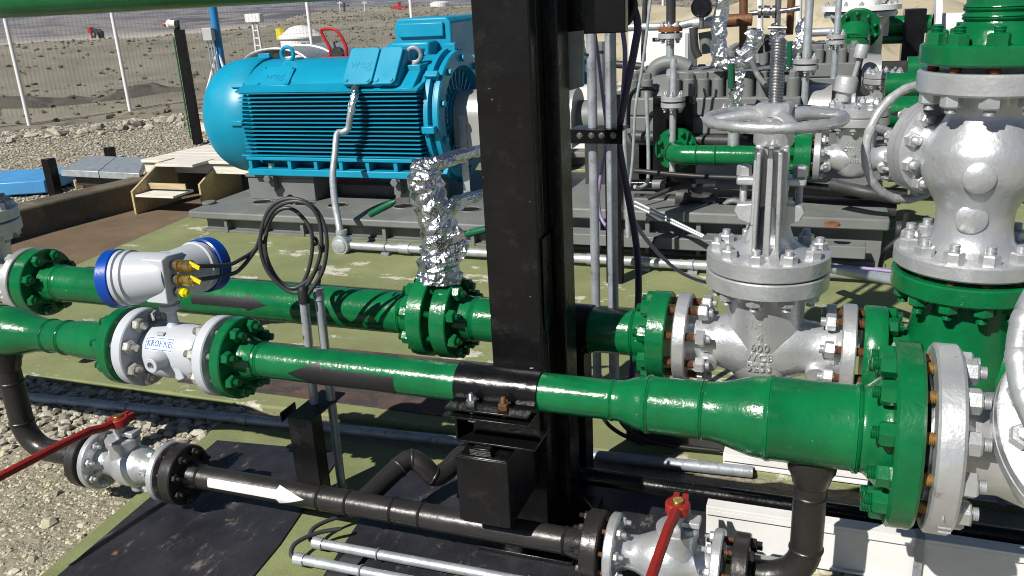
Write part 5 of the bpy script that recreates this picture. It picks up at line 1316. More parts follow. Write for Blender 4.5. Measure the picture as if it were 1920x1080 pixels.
# ------------------------------------------------------------------ electric motor
def motor():
    YC, ZC = 6.62, .865
    xl, xr = on_y(452, 230, 6.05).x, on_y(790, 235, 6.05).x
    t = thing('electric_motor', 'big cyan blue finned electric motor on the grey skid plate', 'motor', ((xl + xr) / 2, YC, .43), 'cyan motors')
    def prof(k=1.0):
        h = [(-.44, -.27), (-.44, .262), (-.50, .265), (-.495, .275), (-.47, .30), (-.40, .36), (-.28, .43), (-.15, .475), (0, .49)]
        full = h + [(-a, b) for a, b in h[::-1][1:]]
        return [(YC + a * k, ZC + b * k) for a, b in full]
    mb = MB(); P = prof(); n = len(P); vs = [(xl, a, b) for a, b in P] + [(xr, a, b) for a, b in P]
    fs = [tuple(range(n)), tuple(range(2 * n - 1, n - 1, -1))] + [(i, i + n, (i + 1) % n + n, (i + 1) % n) for i in range(n)]
    mb.add(vs, fs); part(mb, 'frame', 'motor_blue', t, smooth=30)
    z0, z1, nf = ZC - .262, ZC + .252, 16
    for s in (-1, 1):
        for i in range(nf):
            z = z0 + (z1 - z0) * i / (nf - 1)
            mb = MB(); y0 = YC + s * .44; y1 = YC + s * .585
            mb.prism([(y0, z - .006), (y1, z - .0035), (y1, z + .0035), (y0, z + .006)], (xl + .015, 0, 0), YA, ZA, xr - xl - .03)
            part(mb, 'cooling_fin', 'motor_blue', t)
    # top lip above the fins
    mb = MB(); mb.span((xl - .0, YC - .592, ZC + .262), (xr, YC - .50, ZC + .274)); mb.prism([(YC - .592, ZC + .2745), (YC - .50, ZC + .2745), (YC - .46, ZC + .315)], (xl, 0, 0), YA, ZA, xr - xl); part(mb, 'lip', 'motor_blue', t)
    # nameplate pad
    a, b, c, d = [on_y(*q, 6.2) for q in ((500, 127), (553, 128), (538, 165), (480, 163))]
    def on_slope(px, py):   # intersect with the sloped flank plane
        y0, z0_, y1, z1_ = YC - .47, ZC + .305, YC - .28, ZC + .435
        nrm = Vector((0, -(z1_ - z0_), (y1 - y0))).normalized(); dd = ray(px, py); p0 = Vector((0, y0, z0_))
        return CAMV + dd * ((p0 - CAMV).dot(nrm) / dd.dot(nrm)), nrm
    Q = [on_slope(*q) for q in ((497, 128), (555, 129), (540, 164), (481, 163))]; nr = Q[0][1]
    mb = MB(); vs = [p + nr * .002 for p, _ in Q] + [p + nr * .018 for p, _ in Q]; mb.add(vs, [(0, 1, 2, 3), (7, 6, 5, 4), (0, 4, 5, 1), (1, 5, 6, 2), (2, 6, 7, 3), (3, 7, 4, 0)]); npad = part(mb, 'name_pad', 'motor_blue', t, bevel=.003)
    for q, _ in Q: mb = MB(); mb.cyl(q + nr * .018 + (Q[0][0] + Q[2][0] - 2 * q) * .07, q + nr * .026 + (Q[0][0] + Q[2][0] - 2 * q) * .07, .012, n=10); part(mb, 'screw', 'motor_blue', npad)
    cen = (Q[0][0] + Q[1][0] + Q[2][0] + Q[3][0]) / 4 + nr * .020; up = (Q[0][0] - Q[3][0]).normalized()
    mb = MB(); text_on(mb, 'weg', .12, .003, cen, XA, nr.cross(XA)); part(mb, 'raised_letters', 'motor_blue', npad, smooth=0)
    # fan cowl
    mb = MB(); mb.lathe((xl - .02, YC, ZC - .01), -XA, [(0, .40), (0, .515), (.006, .52), (.20, .52), (.30, .505)] + [(.30 + .27 * math.sin(k * math.pi / 16), .235 + .27 * math.cos(k * math.pi / 16)) for k in range(1, 9)] + [(.585, .12), (.59, 0)], 64); part(mb, 'fan_cowl', 'motor_blue', t, smooth=50)
    for ang in (35, -35, 150, 210, 0, 90):
        q = math.radians(ang); p = Vector((xl - .02, YC - .515 * math.cos(q), ZC + .515 * math.sin(q)))
        mb = MB(); mb.box(p + Vector((-.06, 0, 0)), (.12, .05, .04), Matrix.Rotation(-q, 3, 'X')); part(mb, 'cowl_lug', 'motor_blue', t, bevel=.004)
    # drive end shield
    mb = MB(); mb.lathe((xr, YC, ZC), XA, [(0, 0), (0, .53), (.008, .545), (.045, .545), (.05, .535), (.052, .50), (.075, .50), (.078, .52), (.085, .525), (.12, .525), (.128, .515), (.128, .40), (.10, .38), (.06, .36), (.06, 0)], 64); es = part(mb, 'end_shield', 'motor_blue', t, smooth=35)
    for k in range(10):
        q = 2 * math.pi * (k + .5) / 10; p = Vector((xr + .128, YC + .455 * math.cos(q), ZC + .455 * math.sin(q)))
        inst(nut_mesh(.05, .03, 'motor_blue'), 'bolt', t, orient(p, XA, .2))
    for k in range(8):
        q = 2 * math.pi * (k + .1) / 8; p = Vector((xr + .055, YC + .55 * math.cos(q), ZC + .55 * math.sin(q)))
        mb = MB(); mb.box(p, (.11, .06, .055), Matrix.Rotation(q, 3, 'X')); part(mb, 'shield_lug', 'motor_blue', t, bevel=.006)
    for k in range(26):
        q = 2 * math.pi * k / 26; e = Vector((0, math.cos(q), math.sin(q)))
        mb = MB(); mb.beam(Vector((xr + .07, YC, ZC)) + e * .22, Vector((xr + .075, YC, ZC)) + e * .365, .012, .02, up=XA); part(mb, 'grille_bar', 'motor_blue', es)
    mb = MB(); mb.lathe((xr + .06, YC, ZC), XA, [(0, .21), (.03, .21), (.06, .16), (.10, .15), (.10, .06), (.40, .06), (.40, 0)], 40); part(mb, 'bearing_cap', 'motor_blue', t)
    # feet
    for s in (-1,):
        y0, y1 = YC - .60, YC - .42
        mb = MB(); mb.span((xl + .02, y0, .434), (xr - .02, y1, .490)); ft = part(mb, 'foot_rail', 'motor_blue', t, bevel=.006)
        mb = MB(); mb.span((xl + .02, y0, ZC - .30), (xr - .02, YC - .50, ZC - .272)); part(mb, 'foot_ledge', 'motor_blue', t, bevel=.004)
        for k, f in enumerate((0, .245, .405, .555, .71, .87, .985)):
            x = xl + .03 + f * (xr - xl - .09)
            mb = MB(); mb.prism([(y0 + .01, .490), (y1, .490), (YC - .50, ZC - .301), (y0 + .01, ZC - .301)], (x, 0, 0), YA, ZA, .035); part(mb, 'foot_rib', 'motor_blue', ft, bevel=.003)
        mb = MB(); mb.span((xl + .02, YC - .43, .434), (xr - .02, YC + .50, ZC - .27)); part(mb, 'belly', 'motor_blue', t)
        for f in (.12, .93):
            inst(nut_mesh(.05, .04, 'steel_nut'), 'foot_bolt', t, orient((xl + f * (xr - xl), y0 + .09, .49), ZA))
    # lifting eyes
    for px, py in ((539, 101), (776, 103)):
        p = on_y(px, py, YC - .12 if px < 600 else YC - .34)
        mb = MB(); mb.torus(p, (.15, -1, 0), .056, .017, 32, 10); mb.cyl(p - Vector((0, 0, .10)), p - Vector((0, 0, .058)), .035, .028, n=16); part(mb, 'lifting_eye', 'motor_blue' if px < 600 else 'galv_old', t)
    p = on_y(776, 150, YC - .42)
    mb = MB(); mb.prism([(-.10, 0), (.14, 0), (.10, .13), (.10, .235), (-.05, .235), (-.05, .13)], (p.x, YC - .50, ZC + .276), XA, ZA, .0) if False else None
    e2 = on_y(776, 103, YC - .34)
    mb.span((e2.x - .085, YC - .42, ZC + .30), (e2.x + .085, YC - .26, e2.z - .07)); mb.prism([(YC - .585, ZC + .276), (YC - .42, ZC + .276), (YC - .42, ZC + .40)], (e2.x - .085, 0, 0), YA, ZA, .17); part(mb, 'eye_block', 'motor_blue', t, bevel=.006)
    # auxiliary terminal box (two lids on a sloping front)
    ax_, bx2 = on_y(652, 160, YC - .52).x, on_y(752, 160, YC - .52).x
    zb, zt = ZC + .285, on_y(700, 93, YC - .36).z
    yb, yt = YC - .60, YC - .40
    mb = MB(); mb.prism([(yb, zb + .03), (yb + .05, zb - .0), (YC - .2, zb), (YC - .2, zt), (yt, zt)], (ax_, 0, 0), YA, ZA, bx2 - ax_); axb = part(mb, 'terminal_box', 'motor_blue', t, bevel=.012)
    nr2 = Vector((0, -(zt - zb - .03), (yt - yb))).normalized(); upv_ = Vector((0, yt - yb, zt - zb - .03)).normalized()
    L_ = math.hypot(yt - yb, zt - zb - .03); W_ = bx2 - ax_
    for f0, f1 in ((.01, .56), (.585, .99)):
        o_ = Vector((ax_ + W_ * f0, yb, zb + .03)) + nr2 * .001 - upv_ * .01
        mb = MB(); w = W_ * (f1 - f0); mb.prism([(0, .03), (.03, 0), (w - .03, 0), (w, .03), (w, L_ - .0), (w - .02, L_ + .02), (.02, L_ + .02), (0, L_)], o_, XA, upv_, .022); ld = part(mb, 'lid', 'motor_blue', axb, bevel=.006)
        for dx in (.035, w - .035): mb = MB(); q = o_ + XA * dx + upv_ * .035 + nr2 * .022; mb.cyl(q, q + nr2 * .008, .016, n=12); part(mb, 'lid_screw', 'motor_blue', axb)
        if f0 < .1:
            mb = MB(); text_on(mb, 'weg', .12, .003, o_ + XA * (w * .5) + upv_ * (L_ * .58) + nr2 * .023, XA, upv_); part(mb, 'raised_letters', 'motor_blue', axb, smooth=0)
    # main terminal box on the far side
    Yt = YC + .42
    x0, x1 = on_y(741, 90, Yt).x, on_y(846, 70, Yt).x; zb2, zt2 = ZC + .10, on_y(800, 33, Yt).z
    mb = MB(); mb.prism([(x0 + .05, zt2 - .30), (x0 + .0, zt2 - .10), (x0 + .03, zt2 - .02), (x0 + .06, zt2), (x1 - .04, zt2), (x1, zt2 - .04), (x1 + .0, zb2), (x0 + .10, zb2)], (0, Yt, 0), XA, ZA, -.62)
    tb_ = part(mb, 'main_terminal_box', 'motor_blue', t, bevel=.014)
    mb = MB(); mb.span((x0 + .06, Yt - .03, zt2 - .16), (x1 - .06, Yt - .001, zt2 - .04)); part(mb, 'box_rib', 'motor_blue', tb_, bevel=.01)
    mb = MB(); mb.prism([(x0 + .02, ZC + .36), (x1 - .14, ZC + .36), (x1 - .12, zt2 - .19), (x0 + .06, zt2 - .19)], (0, Yt - .20, 0), XA, ZA, -.195); part(mb, 'front_box', 'motor_blue', tb_, bevel=.02)
    for k in range(6):
        mb = MB(); xx = x1 - .26 + k * .035; mb.box((xx, YC - .1, ZC + .50 - k * .003), (.014, .22, .12), Matrix.Rotation(.35, 3, 'Y')); part(mb, 'top_fin', 'motor_blue', t)
    p = on_y(832, 118, YC - .1); mb = MB(); mb.cyl(p, p + Vector((.05, -.02, -.01)), .022, n=10); mb.cyl(p + Vector((.06, -.03, -.03)), p + Vector((.07, -.05, -.09)), .014, n=8); part(mb, 'sensor_gland', 'brass', t)
    return t, xl, xr, YC, ZC
mot, mxl, mxr, MYC, MZC = motor()
# flexible conduit from the auxiliary box to the round fitting
P = [on_y(667, 163, MYC - .58), on_y(664, 180, MYC - .66), on_y(657, 215, MYC - .7), on_y(653, 240, MYC - .7), on_y(643, 248, MYC - .72), on_y(632, 252, MYC - .75), on_y(628, 290, MYC - .85), on_y(624, 330, 5.65), on_y(628, 380, 5.45), on_y(636, 425, 5.31), on_y(637, 445, 5.30)]
t = thing('flexible_conduit', 'grey flexible conduit hanging from the motor terminal box to the round fitting', 'conduit', P[-1])
mb = MB(); mb.tube(spline(P, 8), .026, 12); part(mb, 'hose', 'galv', t, smooth=60)
mb = MB(); mb.cyl(P[0], P[0] + (P[1] - P[0]) * .5, .034, n=12); part(mb, 'brass_gland', 'brass', t)
part(foil_tube(P[:3], .034, .03, 4, 10, .2), 'foil_wrap', 'foil', t, smooth=0)
# coupling guard
t = thing('coupling_guard', 'perforated metal coupling guard between motor and column', 'guard', (mxr + .3, MYC, SKZ))
gz = MZC - .0
mb = MB(); vs = []; fs = []; n = 20; R = .205
x0, x1 = mxr + .11, -1.9
pts = [(math.cos(math.pi * i / n), math.sin(math.pi * i / n)) for i in range(n + 1)]
prof_ = [(-R, -.24)] + [(-R * c, R * s) for c, s in pts] + [(R, -.24)]
for xx in (x0, x1):
    for a, b in prof_: vs.append((xx, MYC + a, gz + b))
m_ = len(prof_)
for i in range(m_ - 1): fs.append((i, i + 1, i + 1 + m_, i + m_))
fs.append(tuple(range(m_))); fs.append(tuple(range(2 * m_ - 1, m_ - 1, -1)))
mb.add(vs, fs); part(mb, 'guard_shell', 'perforated', t, smooth=30)
mb = MB(); xx = on_y(872, 300, MYC - .21).x; mb.span((xx - .03, MYC - R - .012, SKZ), (xx + .03, MYC - R - .004, gz + .02)); part(mb, 'leg', 'galv', t)
mb = MB(); mb.torus((on_y(858, 220, MYC).x, MYC, gz), XA, R + .004, .006, 30, 6); part(mb, 'guard_band', 'galv', t)

# second motor behind: copy of the first
def copy_tree(o, off, label=None, parent=None):
    c = o.copy(); COL.objects.link(c)
    if parent is None:
        c.location = Vector(o.location) + Vector(off)
        if label: c['label'] = label
    else:
        c.parent = parent
    for ch in list(o.children): copy_tree(ch, off, None, c)
    return c
OFF2 = Vector((.12, 2.95, 0))
mot2 = copy_tree(mot, OFF2, 'second cyan blue motor half hidden behind the main terminal box and column')
sk1b = copy_tree(sk1, OFF2, 'grey skid plate under the half hidden rear motor')
# ------------------------------------------------------------------ left background
def ground_z(x, y): return float(terrain_h(np.array(x), np.array(y)))
# chain link fence
FB, FD = Vector((-16.17, 13.76, 0)), Vector((1.12, 1.76, 0))
t = thing('chain_link_fence', 'chain link fence with white posts along the far side of the yard', 'fence', FB)
for k in (-1, 0, 1, 3.22, 4.66, 6.2, 7.8, 9.4):
    p = FB + FD * k; z = ground_z(p.x, p.y)
    mb = MB(); mb.cyl((p.x, p.y, z - .1), (p.x, p.y, 2.35), .043, n=12); po = part(mb, 'post', 'white_paint', t)
mb = MB(); a = FB - FD * 1.2; b = FB + FD * 9.5
Lf = (b - a).length; dv = (b - a).normalized(); cw = .085; nz = int(2.2 / cw); nw = int(Lf / cw)
vs = []; fs = []
for i in range(nw):
    for sgn in (0, 1):
        for j in range(nz + 1):
            o_ = cw * .5 * ((j + sgn) % 2); q = a + dv * (i * cw + (o_ if True else 0)); w_ = .0022
            n0 = len(vs); zz = .04 + j * cw + .0
            for dx, dz in ((-w_, 0), (w_, 0), (0, .0)):
                vs.append((q.x + dv.x * dx, q.y + dv.y * dx + (.003 if dx == 0 else 0), zz - .2))
            if j:
                m0 = n0 - 3
                fs += [(m0, m0 + 1, n0 + 1, n0), (m0 + 1, m0 + 2, n0 + 2, n0 + 1), (m0 + 2, m0, n0, n0 + 2)]
me = bpy.data.meshes.new('wire_mesh'); me.from_pydata([(x - FB.x, y - FB.y, z) for x, y, z in vs], [], fs); me.materials.append(M['galv_old'])
o = bpy.data.objects.new('wire_mesh', me); link(o, t); o['kind'] = 'stuff'
for zz in (.35, 1.15, 2.05):
    mb = MB(); mb.tube([a + Vector((0, 0, zz)), b + Vector((0, 0, zz))], .003, 5); part(mb, 'tension_wire', 'galv_old', t)
# tall black post with wiring
bp = on_z(370, 272, 0); ztop = on_x(332, 38, bp.x).z
Yb_ = bp.y
t = thing('steel_post', 'tall black steel post with loudspeaker and taped wire left of the motor', 'post', (bp.x, bp.y, 0))
tp = on_y(345, 55, Yb_)
mb = MB(); mb.span((bp.x - .075, Yb_, 0), (bp.x + .075, Yb_ + .05, tp.z)); mb.span((bp.x - .10, Yb_ + .05, 0), (bp.x - .03, Yb_ + .09, tp.z + .12)); part(mb, 'channel', 'black', t, bevel=.004)
mb = MB(); mb.tube([(bp.x - .088, Yb_ - .01, .1), (bp.x - .088, Yb_ - .01, tp.z - .1)], .010, 8); part(mb, 'earth_wire', 'green_dull', t)
mb = MB(); c_ = on_y(322, 45, Yb_); mb.lathe(c_ + Vector((.07, 0, 0)), (-1, -.2, 0), [(0, .05), (.06, .05), (.09, .065), (.12, .05), (.125, 0)], 16); part(mb, 'beacon', 'white_paint', t)
mb = MB(); mb.lathe(c_ + Vector((-.05, -.02, 0)), (-1, -.2, 0), [(0, .03), (.05, .03), (.06, 0)], 12); part(mb, 'red_lens', 'red_paint', t)
# blue pole with junction box and white braces
bb = on_z(428, 160, 0); bb = Vector((bb.x * .62, bb.y * .62, 0)); Yp = bb.y
q0 = on_y(398, 20, Yp); q1 = on_y(420, 150, Yp)
t = thing('blue_pole', 'bright blue pole with grey junction box and white braces behind the motor', 'pole', (q1.x, Yp, 0))
mb = MB(); mb.cyl((q1.x, Yp, 0), (q1.x, Yp, 3.0), .062, n=20); part(mb, 'pole', 'blue_pole', t)
jb = on_y(393, 64, Yp - .1); mb = MB(); mb.box((jb.x, Yp - .12, jb.z), (.17, .09, .19)); part(mb, 'junction_box', 'grey_plastic', t, bevel=.01)
for dx in (-.06, .0, .05):
    mb = MB(); mb.tube([(jb.x + dx, Yp - .10, jb.z - .1), (jb.x + dx + .01, Yp - .10, 0.0)], .012, 8); part(mb, 'conduit', 'galv', t)
for px in (383, 437):
    f_0 = on_y(px, 152, Yp); mb = MB(); mb.tube([(q1.x, Yp - .04, on_y(410, 95, Yp).z), (f_0.x, Yp - .04, f_0.z - .25)], .022, 8); part(mb, 'brace', 'white_paint', t)
mb = MB(); mb.span((q1.x - .5, Yp - .3, -.05), (q1.x + .5, Yp + .3, .10)); part(mb, 'footing', 'wood_white', t)
# white tank with yellow cap, lamp mast, arched greenhouse roof, red cart handle
def base_at(px, py, dist_scale=1.0):
    p = on_z(px, py, 0); return p
tk = base_at(570, 120); s_ = .85; tk = Vector((tk.x * s_, tk.y * s_, 0))
t = thing('storage_tank', 'small white ribbed tank with conical lid behind the fence', 'tank', tk)
w_ = abs(on_y(608, 95, tk.y).x - on_y(543, 95, tk.y).x) / 2
z_t = on_y(575, 72, tk.y).z
mb = MB(); mb.lathe(tk, ZA, [(-.2, w_), (z_t * .3, w_), (z_t * .32, w_ + .04), (z_t * .36, w_), (z_t * .6, w_), (z_t * .63, w_ + .04), (z_t * .67, w_), (z_t, w_), (z_t + .02, w_ + .05), (z_t + .06, w_ + .05), (z_t + .32, .25), (z_t + .36, 0)], 36); part(mb, 'shell', 'white_paint', t)
mb = MB(); mb.cyl(tk + Vector((-w_ * .9, -.2, z_t)), tk + Vector((-w_ * .9, -.2, z_t + .3)), .12, n=12); part(mb, 'yellow_cap', 'yellow', t)
for k in range(5): mb = MB(); mb.span((tk.x + w_ * .55, tk.y - w_ * .9, z_t * (.1 + k * .2)), (tk.x + w_ * 1.02, tk.y - w_ * .82, z_t * (.1 + k * .2) + .05)); part(mb, 'rung', 'galv', t)
lm = base_at(486, 100); t = thing('lamp_mast', 'pale lattice lamp mast with a square floodlight head', 'mast', lm)
zl = on_y(480, 30, lm.y).z
for dx in (-.15, .15):
    mb = MB(); mb.cyl(lm + Vector((dx, 0, -.3)), lm + Vector((dx * .7, 0, zl - .3)), .05, n=8); part(mb, 'upright', 'white_trim', t)
for k in range(5): mb = MB(); mb.span((lm.x - .15, lm.y - .03, zl * k / 5), (lm.x + .15, lm.y + .03, zl * k / 5 + .05)); part(mb, 'rung', 'white_trim', t)
mb = MB(); mb.span((lm.x - .38, lm.y - .15, zl - .25), (lm.x + .38, lm.y + .15, zl + .1)); part(mb, 'floodlight', 'white_trim', t, bevel=.03)
ar = base_at(500, 128); ar = Vector((ar.x * .72, ar.y * .72, 0)); t = thing('arched_shelter', 'low grey arched sheet roof half hidden behind the motor', 'shelter', ar)
w_ = abs(on_y(565, 110, ar.y).x - on_y(440, 110, ar.y).x) / 2; zr = on_y(505, 92, ar.y).z
mb = MB(); vs = []; fs = []; n = 14
for yy in (ar.y, ar.y + 2.2):
    for i in range(n + 1):
        a_ = math.pi * (.08 + .84 * i / n); vs.append((ar.x + .25 - w_ * math.cos(a_), yy, zr - .42 * w_ + .42 * w_ * math.sin(a_)))
for i in range(n): fs.append((i, i + 1, i + n + 2, i + n + 1))
mb.add(vs, fs); part(mb, 'sheet_roof', 'galv_old', t, smooth=60)
for yy in (ar.y, ar.y + 1.1):
    pts = [(ar.x + .25 - (w_ + .01) * math.cos(math.pi * (.08 + .84 * i / n)), yy, zr - .42 * w_ + .42 * (w_ + .01) * math.sin(math.pi * (.08 + .84 * i / n))) for i in range(n + 1)]
    mb = MB(); mb.tube(pts, .03, 6); part(mb, 'hoop', 'galv', t)
mb = MB(); mb.span((ar.x - w_ + .4, ar.y + .3, -.2), (ar.x + w_ + .2, ar.y + 2.0, zr - .32)); part(mb, 'stored_sacks', 'white_paint', t, bevel=.05)
rc = base_at(625, 128); rc = Vector((rc.x * .55, rc.y * .55, 0)); Yr = rc.y
t = thing('red_cart', 'red tubular cart handle rising behind the motor', 'cart', rc)
P = [on_y(x, y, Yr) for x, y in ((618, 110), (618, 90), (603, 62), (606, 55), (630, 57), (648, 85), (650, 108))]
mb = MB(); mb.tube(spline(P, 5), .026, 10); part(mb, 'handle', 'red_paint', t)
a_ = on_y(605, 106, Yr); b_ = on_y(662, 130, Yr); mb = MB(); mb.span((a_.x, Yr - .1, .2), (b_.x, Yr + .5, a_.z)); part(mb, 'body', 'red_paint', t, bevel=.03)
p_ = on_y(633, 100, Yr); mb = MB(); mb.lathe(p_, (.2, -1, 0), [(-.05, 0), (-.05, .1), (.05, .1), (.05, 0)], 14); mb.tube([p_ + Vector((0, 0, -.1)), p_ + Vector((-.05, 0, .18))], .02, 6); part(mb, 'pump', 'dark_steel', t)
p_ = on_y(666, 98, Yr + .2); mb = MB(); mb.lathe(p_ - Vector((0, 0, .06)), ZA, [(0, 0), (0, .05), (.08, .06), (.12, .03), (.12, 0)], 14); solo(mb, 'white_drum', 'white_paint', 'small white drum beside the red cart', 'drum', p_ - Vector((0, 0, .06)))
# pump jack far out, distant white installations and poles
pj = on_y(182, 67, 92.0)
t = thing('pump_jack', 'tiny red and black oil pump jack on the far ridge', 'pump jack', (pj.x, pj.y, pj.z - 1.0))
s_ = .056 * 92 / 52; k_ = 92 / 1600 * 1.12
def pjp(dx, dz): return Vector((pj.x + dx * k_, pj.y, pj.z - dz * k_))
mb = MB(); mb.beam(pjp(-13, -13), pjp(12, -10), .22, .34); part(mb, 'walking_beam', 'dark_steel', t)
mb = MB(); mb.beam(pjp(-8, 4), pjp(0, -12), .25, .25); mb.beam(pjp(7, 4), pjp(0, -12), .25, .25); mb.beam(pjp(12, 4), pjp(13, -9), .5, .4); part(mb, 'samson_post', 'dark_steel', t)
mb = MB(); mb.beam(pjp(-14, -17), pjp(-14, -6), .55, .5); part(mb, 'horse_head', 'red_paint', t); mb = MB(); mb.beam(pjp(-14, -6), pjp(-14, 5), .18, .18); part(mb, 'wellhead', 'red_paint', t)
mb = MB(); mb.beam(pjp(9, 0), pjp(15, 0), .5, .7); part(mb, 'counterweight', 'dark_steel', t)
for i, (px, py0, py1, r, mt, nm) in enumerate([(637, 2, 24, .10, 'white_trim', 'far white pole above the cart'), (645, 5, 28, .16, 'dark_steel', 'far dark pole above the cart'), (748, 4, 30, .28, 'red_paint', 'far rust red flare stack left of the terminal box'), (683, 2, 25, .10, 'white_trim', 'far white pole between cart and terminal box')]):
    b_ = on_y(px, py1, 110); a_ = on_y(px, py0, 110); mb = MB(); mb.cyl((b_.x, 110, b_.z - 2), a_, r, r * .8, n=8); mb.span((a_.x - r * 4, 110 - r, a_.z - r * 3), (a_.x + r * 4, 110 + r, a_.z - r * 2)); solo(mb, 'far_pole', mt, nm, 'pole', (b_.x, 110, b_.z - 2))
for i, (x0, x1, y0, y1, lb) in enumerate([(765, 790, 20, 32, 'far white low building left of the tank tower'), (826, 872, 22, 30, 'far white long building behind the terminal box')]):
    a_ = on_y(x0, y0, 120); b_ = on_y(x1, y1, 120); mb = MB(); mb.span((a_.x, 120, b_.z - 1), (b_.x, 124, a_.z)); mb.prism([(a_.x - .2, a_.z), (b_.x + .2, a_.z), ((a_.x + b_.x) / 2, a_.z + .5)], (0, 124.1, 0), XA, ZA, 4.2); solo(mb, 'far_building', 'white_paint', lb, 'building', (a_.x, 120, b_.z - 1))
a_ = on_y(823, 8, 118); b_ = on_y(826, 32, 118); mb = MB(); mb.cyl((b_.x, 118, b_.z - 1), (b_.x, 118, a_.z), .7, n=12); mb.lathe((b_.x, 118, a_.z - .5), ZA, [(0, .7), (.1, 1.4), (.7, 1.4), (.9, .8), (.9, 0)], 16); solo(mb, 'far_tower', 'white_paint', 'far white tower with wider top right of centre left', 'tower', (b_.x, 118, b_.z - 1))

# ------------------------------------------------------------------ wooden step, platform and odds and ends
t = thing('plywood_step', 'plywood two-tread step with notched sides in front of the white platform', 'step', (-5.9, 6.4, 0))
def panel_px(pts, Y, th): return MB().prism_y(pts, Y, th)
YS = 6.42
for (sx) in ((247,), (372,)):
    x = sx[0]
    a = on_z(x + 6, 402 - (x - 247) * .11, .012); 
    dx_ = Vector((1, 0, 0))
    mb = MB(); o_ = Vector((a.x, a.y, .012))
    mb.prism([(0, 0), (.62, 0), (.62, .42), (.42, .42), (.0, .22)], o_, YA, ZA, .022); part(mb, 'side_panel', 'wood_ply', t, bevel=.002)
a0 = on_z(253, 402, .012); a1 = on_z(378, 388, .012)
x0, x1 = a0.x + .024, a1.x - .002
mb = MB(); mb.span((x0, a0.y + .02, .175), (x1, a0.y + .30, .195)); part(mb, 'lower_tread', 'wood_white', t, bevel=.002)
mb = MB(); mb.span((x0 - .0, a0.y + .34, .40), (x1 + .0, a0.y + .66, .425)); part(mb, 'upper_tread', 'wood_white', t, bevel=.002)
mb = MB(); mb.span((x0, a0.y + .20, .215), (x1, a0.y + .215, .27)); part(mb, 'riser', 'wood_ply', t)
# platform of white planks
t = thing('plank_platform', 'low platform of whitewashed planks behind the plywood step', 'platform', (-6.3, 7.1, .3))
z_p = .42
c0 = on_z(268, 300, z_p); c1 = on_z(470, 298, z_p); c2 = on_z(430, 268, z_p); c3 = on_z(330, 272, z_p)
py0 = min(c0.y, c1.y) + .02
for k in range(6):
    y0 = py0 + k * .145; mb = MB(); mb.span((c0.x - .05 + k * .02, y0, z_p - .03 + random.uniform(-.004, .004)), (-5.05, y0 + .138, z_p + random.uniform(-.003, .003))); part(mb, 'plank', 'wood_white', t, bevel=.003)
mb = MB(); mb.span((c0.x - .04, py0 + .03, z_p - .13), (-5.05, py0 + .07, z_p - .034)); part(mb, 'front_beam', 'wood_white', t, bevel=.003)
for x in (c0.x + .1, -5.7, -5.2): mb = MB(); mb.span((x, py0 + .08, 0), (x + .09, py0 + .17, z_p - .034)); part(mb, 'leg', 'wood_ply', t)
# galvanized tray covers stacked on beams
t = thing('tray_covers', 'stack of pale metal tray covers left of the plank platform', 'tray covers', (-6.8, 6.6, .2))
z_c = .30
g0 = on_z(112, 318, z_c); g1 = on_z(262, 325, z_c); g2 = on_z(276, 295, z_c); g3 = on_z(165, 292, z_c)
for k, f in enumerate((0, .5)):
    A = g0.lerp(g1, f); B = g0.lerp(g1, f + .49); C_ = g3.lerp(g2, f + .49); D = g3.lerp(g2, f)
    mb = MB(); vs = [A, B, C_, D] + [v - Vector((0, 0, .07)) for v in (A, B, C_, D)]; mb.add(vs, [(0, 1, 2, 3), (7, 6, 5, 4), (0, 4, 5, 1), (1, 5, 6, 2), (2, 6, 7, 3), (3, 7, 4, 0)]); part(mb, 'cover', 'galv', t, bevel=.006)
mb = MB(); mb.beam(g0 + Vector((.1, .15, -.13)), g1 + Vector((0, .15, -.13)), .12, .10); part(mb, 'timber', 'dark_steel', t)
mb = MB(); mb.beam(on_z(140, 345, .05), on_z(240, 330, .05), .10, .08); part(mb, 'timber', 'wood_ply', t)
for px, py, h, lb in ((104, 366, .34, 'short black square post beside the blue box'), (207, 296, .28, 'short black square post behind the metal tray covers')):
    p = on_z(px, py, .02); zt = on_y(px, py - (68 if px < 150 else 20), p.y).z; mb = MB(); mb.span((p.x - .05, p.y - .04, 0), (p.x + .05, p.y + .06, zt)); solo(mb, 'square_post', 'black', lb, 'post', p, bevel=.004)
p = on_z(88, 362, .03); q = on_z(-60, 372, .03); zt = on_y(85, 338, p.y).z
mb = MB(); mb.prism([(q.x, q.y), (p.x, p.y), (p.x - .25, p.y + .75), (q.x - .35, q.y + .75)], (0, 0, .03), XA, YA, zt - .03); bl = solo(mb, 'blue_box', 'sky_blue_paint', 'flat sky blue steel box at the left edge', 'box', p, bevel=.012)
p = on_z(172, 352, .03); mb = MB(); mb.lathe(p, ZA, [(0, .07), (.03, .075), (.07, .06), (.10, .03), (.10, 0)], 10, sy=1.2); solo(mb, 'orange_cap', 'orange', 'small orange plastic cap lying by the curb', 'cap', p)
mb = MB(); e_ = on_y(6, 241, 4.2); mb.cyl(e_ + Vector((-.6, .1, -.02)), e_, .016 * 1.6, n=14, ch=.004); solo(mb, 'rail_end', 'galv', 'rounded galvanized rail end poking in at the left edge', 'rail', e_) if False else None
